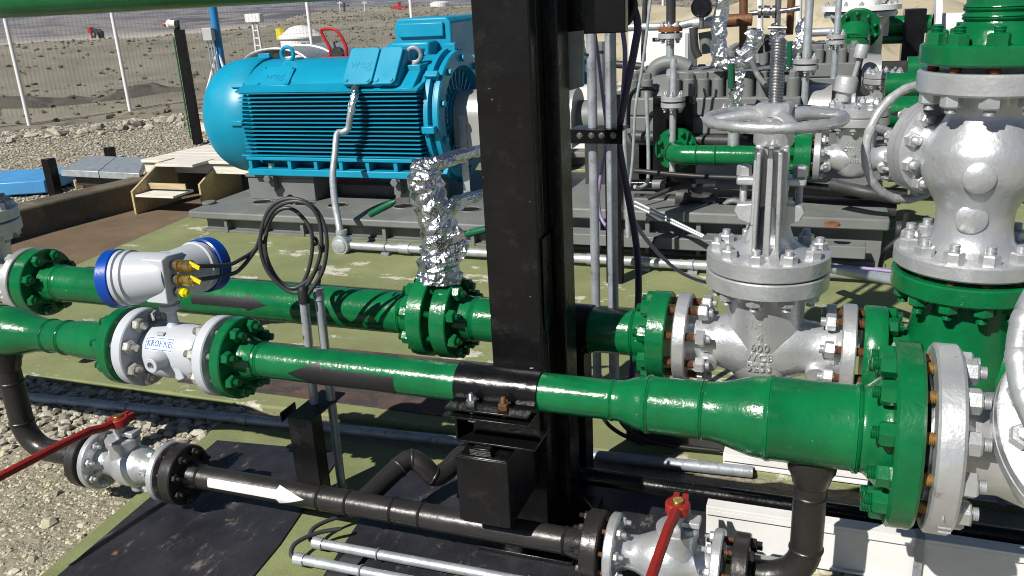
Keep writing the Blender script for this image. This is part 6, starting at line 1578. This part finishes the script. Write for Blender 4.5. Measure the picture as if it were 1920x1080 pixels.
# ------------------------------------------------------------------ pumps and second train on the right
def pump(off, label, slabel, gl):
    o_ = Vector(off); t = thing('pump', label, 'pump', Vector((-.8, 6.65, .36)) + o_, gl)
    x0, x1 = on_y(1170, 200, 6.3).x + o_.x, on_y(1500, 200, 6.3).x + o_.x; y0, y1 = 6.30 + o_.y, 7.05 + o_.y; yc = (y0 + y1) / 2
    za, zb, zc = .76, .895, 1.025
    mb = MB(); mb.span((x0, y0, za), (x1, y1, zb - .004)); part(mb, 'lower_flange', 'pump_grey', t, bevel=.012)
    mb = MB(); mb.span((x0, y0 - .004, zb), (x1, y1, zc)); part(mb, 'upper_flange', 'pump_grey', t, bevel=.012)
    mb = MB(); mb.lathe((0, yc, zb - .05), XA, [(x0 - .05, 0), (x0 - .05, .28), (x0 + .02, .33), (x1 - .05, .33), (x1 + .08, .24), (x1 + .2, .22), (x1 + .2, 0)], 40); mb.span((x0 + .32, yc - .22, zc), (x1 - .15, yc + .22, zc + .17)); part(mb, 'casing', 'pump_grey', t, bevel=.01)
    for xa_, xb_ in ((x0 + .08, x0 + .3), (x1 - .35, x1 - .12)):
        mb = MB(); mb.span((xa_, y0 + .1, .36), (xb_, y1 - .1, za)); part(mb, 'pedestal', 'dark_steel', t, bevel=.01)
    R = .044
    def sleeve(x, y, z, k=1.0):
        c = ('sleeve', round(k, 2))
        if c not in CACHE:
            mb = MB(); mb.lathe((0, 0, 0), ZA, [(0, R * k), (.122, R * k), (.13, R * k * .85), (.13, 0)], 18); mb.lathe((0, 0, .13), ZA, [(0, 0), (0, R * k * .82), (.036, R * k * .82), (.044, R * k * .66), (.044, 0)], 6)
            CACHE[c] = mesh_from(mb, 'cap_nut', mlist('pump_grey'), smooth=30)
        inst(CACHE[c], 'cap_nut', t, orient((x, y, z), ZA, random.uniform(0, 1)))
    for i in range(12):
        x = x0 + .055 + i * (x1 - x0 - .11) / 11
        if i not in (2,): sleeve(x, y0 + .06, zc)
        sleeve(x, y1 - .07, zc)
    for i in range(4): sleeve(x0 + .05, y0 + .2 + i * .13, zc); sleeve(x1 - .05, y0 + .2 + i * .13, zc)
    # bearing housing and coupling guard on the left / right
    mb = MB(); mb.lathe((0, yc, zb - .06), XA, [(x0 - .5, 0), (x0 - .5, .13), (x0 - .2, .14), (x0 - .18, .2), (x0 - .05, .2), (x0 - .05, 0)], 32); part(mb, 'bearing_housing', 'pump_grey', t)
    g0_ = x1 + .03; mb = MB(); mb.lathe((0, yc - .1, zb - .02), XA, [(g0_, 0), (g0_, .20), (g0_ + .17, .20), (g0_ + .17, 0)], 32); part(mb, 'end_guard', 'perforated', t)
    mb = MB(); p = on_y(1258, 136, 6.6) + o_; mb.tube(spline([p + Vector((-.16, 0, -.12)), p + Vector((-.13, 0, .02)), p + Vector((-.05, 0, .07)), p + Vector((.05, 0, .07)), p + Vector((.14, 0, .03))], 6), .052, 16); part(mb, 'crossover', 'pump_grey', t)
    return t
pump((0, 0, 0), 'grey multistage pump with a row of tall cap nuts behind the gate valve', None, 'multistage pumps')
pump((.42, 2.6, .0), 'rear grey multistage pump, its cap nuts seen above the front one', None, 'multistage pumps')
# pump skids
pz = on_y(1660, 412, 5.62).z
sk2 = skid(-1.86, on_y(1668, 425, 5.62).x, 5.62, 7.4, pz, 'weathered grey skid under the front pump', [], rim=.075)
mb = MB(); mb.span((-1.9, 5.50, .12), (.25, 5.62, .20)); part(mb, 'front_rail', 'skid_grey', sk2, bevel=.006)
mb = MB(); p = on_z(1560, 422, pz); mb.lathe((p.x, p.y, pz), ZA, [(0, .05), (.014, .045), (.02, 0)], 16); part(mb, 'plug', 'rust', sk2)
for px in (1222, ):
    x = on_y(px, 430, 5.5).x; mb = MB(); mb.beam((x - .02, 5.495, .115), (x + .03, 5.495, .205), .01, .02, up=YA); part(mb, 'strap', 'black', sk2)
sk3 = skid(-1.5, .9, 8.3, 10.0, pz, 'grey skid under the rear pump', [], rim=.075)
# clutter on the pump skid: dark pipes, small conduit, rods
def pipe_px(pts, r, name, mat, label, cat='pipe', n=14, sm=6):
    P = [on_y(*p) for p in pts]; P = spline(P, sm) if len(P) > 2 else P
    return solo(MB().tube(P, r, n), name, mat, label, cat, P[0], smooth=60)
pipe_px([(1190, 378, 6.0), (1340, 382, 6.0), (1560, 388, 6.0), (1680, 392, 6.0)], .06, 'drain_pipe', 'dark_steel', 'thick dark drain pipe lying along the front pump skid')
pipe_px([(1215, 406, 5.8), (1380, 412, 5.8), (1520, 415, 5.8), (1548, 410, 5.8), (1556, 398, 5.8)], .022, 'conduit', 'galv', 'thin conduit with upturned end on the pump skid', 'conduit')
pipe_px([(1190, 378, 5.5), (1320, 442, 5.35)], .010, 'rod', 'galv', 'upper of two thin rods slanting beside the purple cable', 'rod', 8)
pipe_px([(1190, 386, 5.5), (1318, 445, 5.35)], .010, 'rod', 'galv', 'lower of two thin rods slanting beside the purple cable', 'rod', 8)
pipe_px([(1170, 345, 6.2), (1250, 344, 6.2)], .034, 'oil_pipe', 'black', 'black oil pipe left part under the green elbow')
pipe_px([(1345, 346, 6.2), (1420, 346, 6.2)], .036, 'oil_pipe', 'pump_grey', 'grey oil pipe right part behind the valve yoke')
pipe_px([(1224, 346, 6.19), (1247, 346, 6.19)], .037, 'pipe_sleeve', 'pump_grey', 'short grey sleeve on the black oil pipe', 'pipe')
mb = MB(); a = on_y(1280, 370, 5.9); mb.lathe(a, (1, .15, -.1), [(-.05, 0), (-.05, .075), (0, .085), (.03, .085), (.05, .04), (.12, .035), (.14, .05), (.22, .05), (.24, .025), (.34, .022), (.34, .04), (.4, .04), (.4, 0)], 20); solo(mb, 'drain_valve', 'dark_steel', 'dark rusty drain valve body on the pump skid', 'valve', a)
mb = MB(); a = on_y(1375, 395, 5.9); mb.torus(a, YA, .07, .02, 20, 8, a0=0, a1=math.pi); mb.span((a.x - .1, 5.87, pz), (a.x + .1, 5.93, a.z)); solo(mb, 'pipe_saddle', 'pump_grey', 'grey pipe saddle on the pump skid behind the yoke', 'support', (a.x, 5.9, pz))
pipe_px([(1178, 240, 6.1), (1180, 190, 6.1), (1190, 170, 6.1), (1210, 166, 6.1), (1230, 168, 6.15)], .014, 'impulse_tube', 'black', 'black impulse tube hooking over the pump flange', 'tube', 10)
pipe_px([(1212, 172, 6.0), (1214, 230, 6.0), (1216, 300, 6.0), (1214, 340, 6.0), (1200, 352, 5.95), (1190, 350, 5.9)], .014, 'impulse_tube', 'galv', 'bent steel tube in front of the pump, left of green elbow', 'tube', 10)
pipe_px([(1222, -20, 5.6), (1205, 120, 5.6), (1192, 200, 5.6), (1186, 300, 5.6), (1180, 350, 5.6)], .010, 'impulse_tube', 'galv', 'long thin slanting steel tube right of the violet cable', 'tube', 8)
pipe_px([(1172, 120, 5.0), (1170, 250, 5.0), (1174, 340, 5.0), (1178, 445, 5.0)], .016, 'conduit', 'galv', 'pale upright conduit right of the violet cable', 'conduit', 10)
# train 2 green elbow and line with check valve
T2Y, T2Z, T2R = 5.9, .685, .068
t = thing('green_elbow', 'glossy green elbow with round flange leading to the small check valve', 'pipe', (-1.0, T2Y, T2Z - .1))
xe = on_y(1262, 300, T2Y).x
xv0 = on_y(1487, 310, T2Y - .15).x
P = [(xe - .02, T2Y + .30, T2Z), (xe - .02, T2Y + .14, T2Z)] + [Vector((xe + .10 - .12 * math.cos(a), T2Y + .12 - .12 * math.sin(a), T2Z)) for a in [i * math.pi / 16 for i in range(9)]] + [(xv0 + .02, T2Y, T2Z)]
mb = MB(); mb.tube(P, T2R, 28)
for px in (1306, 1342): mb.lathe((on_y(px, 300, T2Y).x, T2Y, T2Z), XA, weld_prof(0, T2R, .008, .004), 28)
part(mb, 'pipe', 'green', t, smooth=50)
mb = MB(); mb.lathe((xe - .02, T2Y + .22, T2Z), YA, [(0, 0), (0, .15), (.05, .15), (.05, 0)], 40); part(mb, 'flange', 'green', t)
bolt_ring((xe - .02, T2Y, T2Z), YA, .122, 8, .22, .27, .036, t, 'green', None, None, t, 'green')
gvx0 = on_y(1523, 310, T2Y - .15).x; gvx1 = on_y(1684, 310, T2Y - .15).x
ck1, _, _ = gate_valve((gvx0 + gvx1) / 2, T2Y, T2Z, 'silver check valve with flat bolted cover, front one in the far train', xl=gvx0, xr=gvx1, wheel=False, marks=('WCB', 'GTRON', '4', '600'), bonnet_dz=.27, mat='silver')
mb = MB(); w = gvx0 - .012 - xv0; mb.lathe((xv0, T2Y, T2Z), XA, [(0, 0), (0, .148), (.004, .152), (w - .004, .152), (w, .148), (w, 0)], 48); part(mb, 'flange', 'green', t)
bolt_ring((0, T2Y, T2Z), XA, .122, 8, xv0, gvx0 + .045, .04, t, 'green', ck1, 'silver', ck1, 'rust_bolt')
t = thing('pipe_spool', 'green pipe with flange running right from the front check valve', 'pipe', (gvx1 + .4, T2Y, T2Z - .1))
mb = MB(); mb.lathe((gvx1 + .012, T2Y, T2Z), XA, [(0, 0), (0, .148), (.004, .152), (.046, .152), (.05, .148), (.05, .09), (.1, T2R + .002), (2.5, T2R), (2.5, 0)], 48); part(mb, 'pipe', 'green', t)
bolt_ring((0, T2Y, T2Z), XA, .122, 8, gvx1 - .045, gvx1 + .062, .04, ck1, 'silver', t, 'green', ck1, 'rust_bolt')
# cover plate and sensor on the check valve
jz = T2Z + .27 + .056
mb = MB(); c_ = (gvx0 + gvx1) / 2
p0 = on_y(1582, 150, T2Y + .1); p1 = on_y(1562, 230, T2Y - .05)
t = thing('vent_fitting', 'silver elbow fitting with cap standing left of the front check valve cover', 'fitting', p1)
mb = MB(); mb.tube([p1, p0 + Vector((0, 0, -.12))], .022, 10); mb.lathe(p0 + Vector((0, 0, -.13)), (.15, 0, 1), [(0, 0), (0, .045), (.05, .05), (.06, .07), (.14, .07), (.155, .06), (.155, 0)], 20); part(mb, 'cap', 'silver_dull', t)
# third valve further back and its green lines
v3 = on_y(1652, 200, 8.6)
ck2, _, _ = gate_valve(v3.x, 8.6, v3.z + .02, 'silver check valve with flat bolted cover, rear one in the far train', s=.88, wheel=False, marks=('WCB', 'GTRON'), bonnet_dz=.27)
t = thing('pipe_spool', 'green flanged pipe running right from the rear check valve', 'pipe', (v3.x + .5, 8.6, v3.z))
mb = MB(); mb.lathe((v3.x + .28, 8.6, v3.z + .02), XA, [(0, 0), (0, .134), (.045, .134), (.045, .08), (.1, .075), (2.5, .075), (2.5, 0)], 40); part(mb, 'pipe', 'green', t)
p0 = on_y(1612, 108, 8.8); t = thing('vent_fitting', 'silver elbow fitting standing left of the rear check valve cover', 'fitting', p0 - Vector((0, 0, .3)))
mb = MB(); mb.tube([p0 + Vector((-.06, 0, -.3)), p0], .022, 10); mb.lathe(p0, (.15, 0, 1), [(0, 0), (0, .06), (.10, .06), (.12, .05), (.12, 0)], 20); part(mb, 'cap', 'silver_dull', t)
for (x0, y0, x1, y1, Y, r, lb, mt) in [(1655, 210, 2000, 216, 6.9, .115, 'thick green pipe with dark arrow behind the upright valve', 'green'), (1660, 160, 2000, 165, 8.0, .10, 'green pipe just above the thick one behind the upright valve', 'green'), (1640, 48, 1745, 46, 11.0, .10, 'upper far green pipe near the top right', 'green'), (1635, 74, 1705, 72, 11.0, .055, 'lower far green pipe near the top right', 'green'), (1700, 130, 2000, 132, 9.2, .12, 'far green header pipe left of the upright valve top', 'green')]:
    a = on_y(x0, y0, Y); b = on_y(x1, y1, Y); mb = MB(); mb.cyl((a.x, Y, a.z), (b.x, Y, a.z), r, n=28); solo(mb, 'green_pipe', mt, lb, 'pipe', (a.x, Y, a.z - r))
a = on_y(1658, 218, 6.9); mb = MB(); wrap_patch(mb, arrow_fn(.4, math.radians(-12), math.radians(16), math.radians(2)), a.x + .0, a.x + .55, 6.9, on_y(1655, 210, 6.9).z, .1162, 30, 10); solo(mb, 'flow_arrow', 'tape_black', 'black painted flow arrow on the thick green pipe', 'arrow', (a.x, 6.78, a.z), smooth=60)
# far green elbow with white vessel above it
t = thing('far_elbow', 'green pipe elbow with flange below the white flanged vessel', 'pipe', on_y(1600, 110, 9.6))
c = on_y(1602, 80, 9.6); mb = MB(); mb.cyl(c + Vector((0, 0, -.5)), c + Vector((0, 0, .05)), .15, n=28); mb.lathe(c + Vector((0, .02, .08)), (.1, .5, .6), [(-.1, .15), (.05, .15)], 28); part(mb, 'pipe', 'green', t)
mb = MB(); mb.lathe(c + Vector((.03, .10, .12)), (.25, .85, .35), [(0, 0), (0, .21), (.05, .21), (.05, 0)], 36); part(mb, 'flange', 'green', t)
bolt_ring(c + Vector((.03, .10, .12)), (.25, .85, .35), .178, 10, .0, .05, .04, t, 'green', None, None, t, 'green')
t = thing('white_vessel', 'white flanged vessel top with bolted lid at the upper right', 'vessel', on_y(1610, 60, 10.2))
c = on_y(1612, 40, 10.2); mb = MB(); mb.lathe(c + Vector((0, 0, -.9)), ZA, [(0, 0), (0, .24), (.85, .24), (.95, .30), (.95, .36), (1.0, .36), (1.0, 0)], 36); part(mb, 'shell', 'silver_dull', t)
mb = MB(); mb.lathe(c + Vector((0, 0, .115)), ZA, [(0, 0), (0, .40), (.05, .40), (.05, .2), (.45, .2), (.45, 0)], 36); part(mb, 'lid', 'white_paint', t)
bolt_ring(c, ZA, .345, 14, .09, .165, .045, t, 'galv', t, 'galv', t, 'galv')
for i, (x0, y0, x1, y1, Y, mt, nm) in enumerate([(1648, 0, 1650, 58, 10.6, 'white_paint', 'white ladder rail right of the white vessel')]):
    mb = MB(); a = on_y(x0, y0, Y); b = on_y(x1, y1, Y); mb.cyl((a.x, Y, a.z + .4), (a.x, Y, .4), .03, n=8); mb.span((a.x - .15, Y - .1, b.z - .05), (a.x + .12, Y + .1, b.z + .12)); solo(mb, 'ladder_rail', mt, nm, 'rail', (a.x, Y, .4))
t = thing('white_flange_stack', 'white flange stack at the end of the upper far green pipe', 'flange', on_y(1790, 60, 11.0))
a = on_y(1748, 50, 11.0); mb = MB()
for k, (dx, r) in enumerate(((.0, .32), (.5, .2), (.56, .34), (.66, .34))): mb.lathe((a.x + dx, 11.0, a.z), XA, [(0, 0), (0, r), (.06, r), (.06, 0)], 28)
mb.cyl((a.x, 11.0, a.z), (a.x + .66, 11.0, a.z), .14, n=24); part(mb, 'valve', 'white_paint', t)
mb = MB(); a = on_y(1710, 60, 11.0); mb.span((a.x - .1, 10.85, .3), (a.x + .12, 11.15, a.z + .25)); solo(mb, 'pipe_stand', 'black', 'black pipe stand under the far green pipes', 'support', (a.x, 11, .3))
mb = MB(); a = on_y(1560, 118, 9.9); b = on_y(1760, 118, 9.9); mb.span((a.x, 9.9, a.z - .12), (b.x, 10.0, a.z)); solo(mb, 'dark_rail', 'dark_steel', 'dark horizontal rail below the far green pipes', 'rail', (a.x, 9.9, a.z - .12))
# white control cabinets behind the first pump
t = thing('control_cabinet', 'bright white control cabinet behind the pump cap nuts', 'cabinet', on_y(1240, 200, 9.3))
a = on_y(1178, 60, 9.3); b = on_y(1290, 215, 9.3); mb = MB(); mb.span((a.x, 9.3, .3), (b.x, 9.9, a.z)); part(mb, 'body', 'white_paint', t, bevel=.01)
mb = MB(); p = on_y(1232, 74, 9.29); mb.box((p.x, 9.297, p.z), (.10, .006, .035)); part(mb, 'name_tag', 'black', t)
mb = MB(); text_on(mb, 'CB1', .026, .001, (p.x, 9.2925, p.z), XA, ZA); part(mb, 'tag_lettering', 'label_white', t, smooth=0)
mb = MB(); q = on_y(1284, 100, 9.29); mb.span((q.x, 9.28, a.z - .75), (q.x + .035, 9.30, a.z - .03)); part(mb, 'door_edge', 'grey_plastic', t)
t = thing('control_cabinet', 'narrow white cabinet seen between the column and tall conduits', 'cabinet', on_y(1080, 240, 8.2))
a = on_y(1066, 165, 8.2); b = on_y(1128, 240, 8.2); mb = MB(); mb.span((a.x, 8.2, .3), (b.x, 8.5, a.z)); part(mb, 'body', 'white_paint', t, bevel=.01)
a = on_y(1108, 80, 7.8); b = on_y(1132, 240, 7.8); mb = MB(); mb.span((a.x, 7.8, .3), (b.x, 7.95, a.z)); solo(mb, 'grey_stand', 'pump_grey', 'grey upright stand between the two tall conduits', 'stand', (a.x, 7.8, .3), bevel=.01)
# instrument tubing rack at the top, foil wrapped valves
def flg(px, py, Y, r, th, mat, label, n=6, stalk=None):
    c = on_y(px, py, Y); t = thing('tube_flange', label, 'flange', c - Vector((0, 0, th)))
    for k in (0, 1):
        mb = MB(); mb.lathe(c + Vector((0, 0, -th + k * (th + .012))), ZA, [(0, 0), (0, r), (th, r), (th, 0)], 28); part(mb, 'plate', mat[k], t)
    bolt_ring(c, ZA, r * .72, n, -th, th + .012, .03, t, 'silver', t, 'silver', t, 'steel', ext=.02)
    if stalk:
        mb = MB(); mb.cyl(c + Vector((0, 0, stalk[0])), c + Vector((0, 0, stalk[1])), stalk[2], n=14); part(mb, 'stem', 'galv', t)
    return t
flg(1262, 192, 6.1, .085, .03, ('silver_dull', 'silver_dull'), 'grey flange pair in front of the pump above the green elbow', 6, (-.5, .3, .024))
flg(1257, 62, 6.6, .088, .035, ('silver_dull', 'rust'), 'rust topped flange pair in front of the white cabinet', 6, (-.45, .3, .03))
flg(1377, 218, 6.0, .105, .035, ('green', 'green'), 'green flange pair under the foil wrapped valve', 8, (-.3, .05, .04))
flg(1511, 122, 6.4, .085, .03, ('silver_dull', 'silver_dull'), 'silver flange pair on the tall thin stem right of valve screw', 6, (-.3, .9, .028))
flg(1568, 75, 7.5, .075, .03, ('silver_dull', 'silver_dull'), 'silver flange pair on the second thin stem near the green elbow', 6, (-.3, .8, .024))
t = thing('foil_wrapped_valve', 'foil wrapped valve with green handle above the green flange pair', 'valve', on_y(1377, 205, 6.0))
part(foil_tube([on_y(1378, 205, 6.0), on_y(1380, 175, 6.0), on_y(1384, 150, 6.0), on_y(1383, 130, 6.0)], .04, .045, 6, 12, .3), 'body', 'foil', t, smooth=0)
mb = MB(); mb.tube([on_y(1371, 165, 5.95), on_y(1371, 120, 5.95)], .022, 8); part(mb, 'handle', 'green_handle', t)
t = thing('foil_wrapped_pipe', 'foil wrapped impulse pipe rising out of the top edge, with side arms', 'pipe', on_y(1350, 120, 6.3))
part(foil_tube([on_y(1350, 122, 6.3), on_y(1348, 80, 6.3), on_y(1350, 40, 6.3), on_y(1358, -20, 6.3)], .06, .045, 5, 12, .22), 'upright', 'foil', t, smooth=0)
part(foil_tube([on_y(1345, 115, 6.3), on_y(1380, 118, 6.28), on_y(1415, 112, 6.25)], .05, .04, 5, 10, .25), 'low_arm', 'foil', t, smooth=0)
part(foil_tube([on_y(1390, 105, 6.25), on_y(1412, 85, 6.25), on_y(1416, 55, 6.25)], .05, .05, 5, 10, .3), 'knot', 'foil', t, smooth=0)
for (pts, r, mt, lb) in [
    ([(1165, 51, 6.6), (1260, 49, 6.6), (1300, 42, 6.6)], .028, 'galv', 'horizontal steel tube left of the rust topped flange'),
    ([(1258, 45, 6.6), (1258, -20, 6.6)], .035, 'dark_steel', 'dark upright pipe on the rust topped flange'),
    ([(1300, 44, 6.6), (1340, 40, 6.6)], .045, 'silver', 'short silver fitting left of the foil wrapped pipe'),
    ([(1210, -10, 6.8), (1208, 45, 6.8), (1206, 115, 6.8)], .020, 'dark_steel', 'dark upright tube left of the rust topped flange'),
    ([(1394, -10, 6.6), (1394, 40, 6.6), (1394, 110, 6.6)], .030, 'rust_bolt', 'brown upright pipe right of the foil wrapped pipe'),
    ([(1350, 40, 6.6), (1410, 36, 6.6)], .045, 'rust_bolt', 'brown cross pipe behind the foil wrapped pipe'),
    ([(1405, 25, 6.8), (1470, 20, 6.8), (1500, 15, 6.8)], .018, 'steel', 'thin steel cross tube with couplings at the top'),
    ([(1460, -10, 6.8), (1458, 40, 6.8), (1458, 75, 6.8)], .022, 'steel', 'thin upright steel tube right of the foil pipe'),
    ([(1485, -20, 7.0), (1482, 30, 7.0), (1480, 65, 7.0)], .028, 'rust_bolt', 'brown upright tube left of the tall thin stem'),
    ([(1150, 120, 6.9), (1205, 125, 6.9)], .03, 'dark_steel', 'dark joint on the tube left of the cabinet'),
    ([(1500, 62, 9.0), (1545, 60, 9.0), (1570, 60, 9.0)], .04, 'silver', 'thin silver header left of the far green elbow'),
    ([(1425, -10, 9.0), (1425, 70, 9.0)], .03, 'white_trim', 'thin white upright behind the brown pipe'),
    ([(1498, -10, 9.0), (1497, 75, 9.0)], .03, 'white_trim', 'thin white upright behind the tall thin stem'),
    ([(1105, 70, 6.5), (1112, 95, 6.5), (1130, 98, 6.4)], .012, 'rubber', 'short black cable across the tall conduits'),
    ([(1302, 195, 6.2), (1306, 165, 6.2), (1302, 140, 6.2)], .008, 'rubber', 'thin black sensor cable on the pump cap nuts')]:
    pipe_px(pts, r, 'instrument_tube', mt, lb, 'tube', 12)
t = thing('pressure_gauge', 'black round pressure gauge left of the foil wrapped pipe', 'gauge', on_y(1316, 40, 6.4))
c = on_y(1316, 14, 6.4); mb = MB(); mb.lathe(c, (-.2, -1, .1), [(-.04, 0), (-.04, .065), (.03, .07), (.04, .066), (.04, .058), (.034, .056), (.034, 0)], 28); g_ = part(mb, 'case', 'black', t); mb = MB(); mb.cyl(c + Vector((0, 0, -.14)), c + Vector((0, 0, -.06)), .018, n=10); part(mb, 'stem', 'steel', t)
for px in (1430, 1446):
    c = on_y(px, 22, 6.8); mb = MB(); mb.lathe(c, XA, [(-.03, 0), (-.03, .045), (-.008, .045), (-.008, .028), (.008, .028), (.008, .045), (.03, .045), (.03, 0)], 14); solo(mb, 'tube_coupling', 'steel', '%s steel coupling on the thin cross tube' % ('left' if px == 1430 else 'right'), 'coupling', c)
t = thing('foil_wrapped_valve', 'small foil wrapped valve with needle handle on the thin steel tube', 'valve', on_y(1460, 80, 6.8))
part(foil_tube([on_y(1458, 85, 6.8), on_y(1457, 60, 6.8), on_y(1462, 48, 6.8)], .05, .05, 6, 12, .45), 'body', 'foil', t, smooth=0)
mb = MB(); mb.tube([on_y(1440, 52, 6.75), on_y(1475, 52, 6.75)], .012, 8); part(mb, 'handle', 'steel', t)
# foil bundle right
t = thing('foil_bundle', 'crumpled foil bundle on the pump between the tall stems', 'pipe', on_y(1478, 130, 6.6))
part(foil_tube([on_y(1475, 132, 6.6), on_y(1480, 105, 6.6), on_y(1500, 85, 6.7), on_y(1505, 40, 6.8)], .05, .04, 6, 12, .45), 'wrap', 'foil', t, smooth=0)
mb = MB(); mb.tube([on_y(1480, 125, 6.5), on_y(1481, 78, 6.5)], .018, 8); part(mb, 'handle', 'green_handle', t)
# dark steel panel under the pump, left
a = on_y(1170, 250, 6.45); mb = MB(); mb.span((a.x - .3, 6.4, pz), (a.x + .55, 6.46, .70)); solo(mb, 'dark_panel', 'dark_steel', 'dark steel panel below the pump flange left of the elbow', 'plate', (a.x, 6.4, pz))
for px, w, lb in ((1150, .05, 'black upright frame leg behind the tall conduits'),):
    a = on_y(px, 380, 5.0); mb = MB(); mb.span((a.x - w, 5.0, .03), (a.x + w, 5.06, 1.2 if px > 1100 else .95)); solo(mb, 'frame_leg', 'black' if px > 1100 else 'pump_grey', lb, 'frame', (a.x, 5.0, .03))

for (pts, r, mt, lb) in [
    ([(1300, 52, 6.5), (1303, 90, 6.5), (1310, 108, 6.5)], .030, 'dark_steel', 'dark upright nipple right of the rust topped flange'),
    ([(1322, 60, 6.7), (1326, 100, 6.7)], .05, 'pump_grey', 'grey pot left of the foil wrapped pipe'),
    ([(1398, 80, 6.9), (1402, 62, 6.9), (1415, 58, 6.9), (1424, 70, 6.9), (1426, 100, 6.9)], .022, 'rubber', 'black hose bow right of the brown pipe'),
    ([(1440, 70, 7.0), (1442, 96, 7.0)], .032, 'dark_steel', 'dark stub between the foil knots'),
    ([(1408, 110, 6.2), (1420, 140, 6.2), (1436, 160, 6.1)], .020, 'pump_grey', 'grey bent tube beside the valve screw'),
    ([(1185, 255, 6.3), (1240, 258, 6.3), (1300, 262, 6.3), (1420, 266, 6.3)], .045, 'dark_steel', 'dark pipe just under the pump flange'),
    ([(1190, 320, 5.9), (1300, 330, 5.85), (1400, 334, 5.8)], .018, 'rubber', 'black cable lying under the green elbow'),
    ([(1215, 372, 5.6), (1270, 352, 5.7), (1340, 348, 5.8)], .016, 'dark_steel', 'dark thin bar under the green elbow'),
    ([(1560, 345, 5.7), (1620, 360, 5.6), (1690, 372, 5.6)], .040, 'dark_steel', 'dark pipe under the front check valve'),
    ([(1480, 350, 5.9), (1560, 358, 5.9), (1700, 366, 5.9)], .045, 'black', 'black pipe along the skid under the check valve'),
    ([(1700, 400, 5.0), (1690, 440, 5.0), (1660, 470, 5.0), (1650, 500, 5.0)], .014, 'rubber', 'black cable drooping at the skid end'),
    ([(1680, 430, 5.3), (1800, 432, 5.3)], .05, 'dark_steel', 'dark pipe between skid and upright valve')]:
    pipe_px(pts, r, 'small_pipe', mt, lb, 'pipe', 12)
a = on_y(1420, 200, 6.25); mb = MB(); mb.span((on_y(1400, 225, 6.27).x, 6.22, .78), (on_y(1500, 225, 6.27).x, 6.29, .98)); solo(mb, 'dark_panel', 'black', 'black panel for the shadow across the pump behind the valve screw', 'plate', (a.x, 6.25, .78), bevel=.006)  # black panel draws the cast shadow on the pump casing
a = on_y(1215, 300, 6.2); mb = MB(); mb.span((on_y(1225, 300, 6.27).x, 6.24, .42), (on_y(1300, 225, 6.27).x, 6.28, on_y(1260, 180, 6.27).z)); solo(mb, 'dark_panel', 'black', 'black panel for the pump shadow behind the green elbow flange', 'plate', (a.x, 6.25, .42), bevel=.006)  # pump shadow again, put into a black panel
# ------------------------------------------------------------------ air: thin dry haze over the far valley
def haze():
    mb = MB(); mb.span((-9300, -9300, -60), (9300, 9300, 130))
    m = bpy.data.materials.new('haze'); m.use_nodes = True; nt = m.node_tree; nt.nodes.clear()
    o = nt.nodes.new('ShaderNodeOutputMaterial'); v = nt.nodes.new('ShaderNodeVolumePrincipled')
    v.inputs['Color'].default_value = (0.58, 0.72, 0.98, 1); v.inputs['Density'].default_value = 0.00014; v.inputs['Anisotropy'].default_value = 0.0
    nt.links.new(v.outputs[0], o.inputs['Volume']); MATS['haze'] = m
    h = solo(mb, 'haze', 'haze', None, None, (0, 0, -60), smooth=0, kind='stuff')
haze()
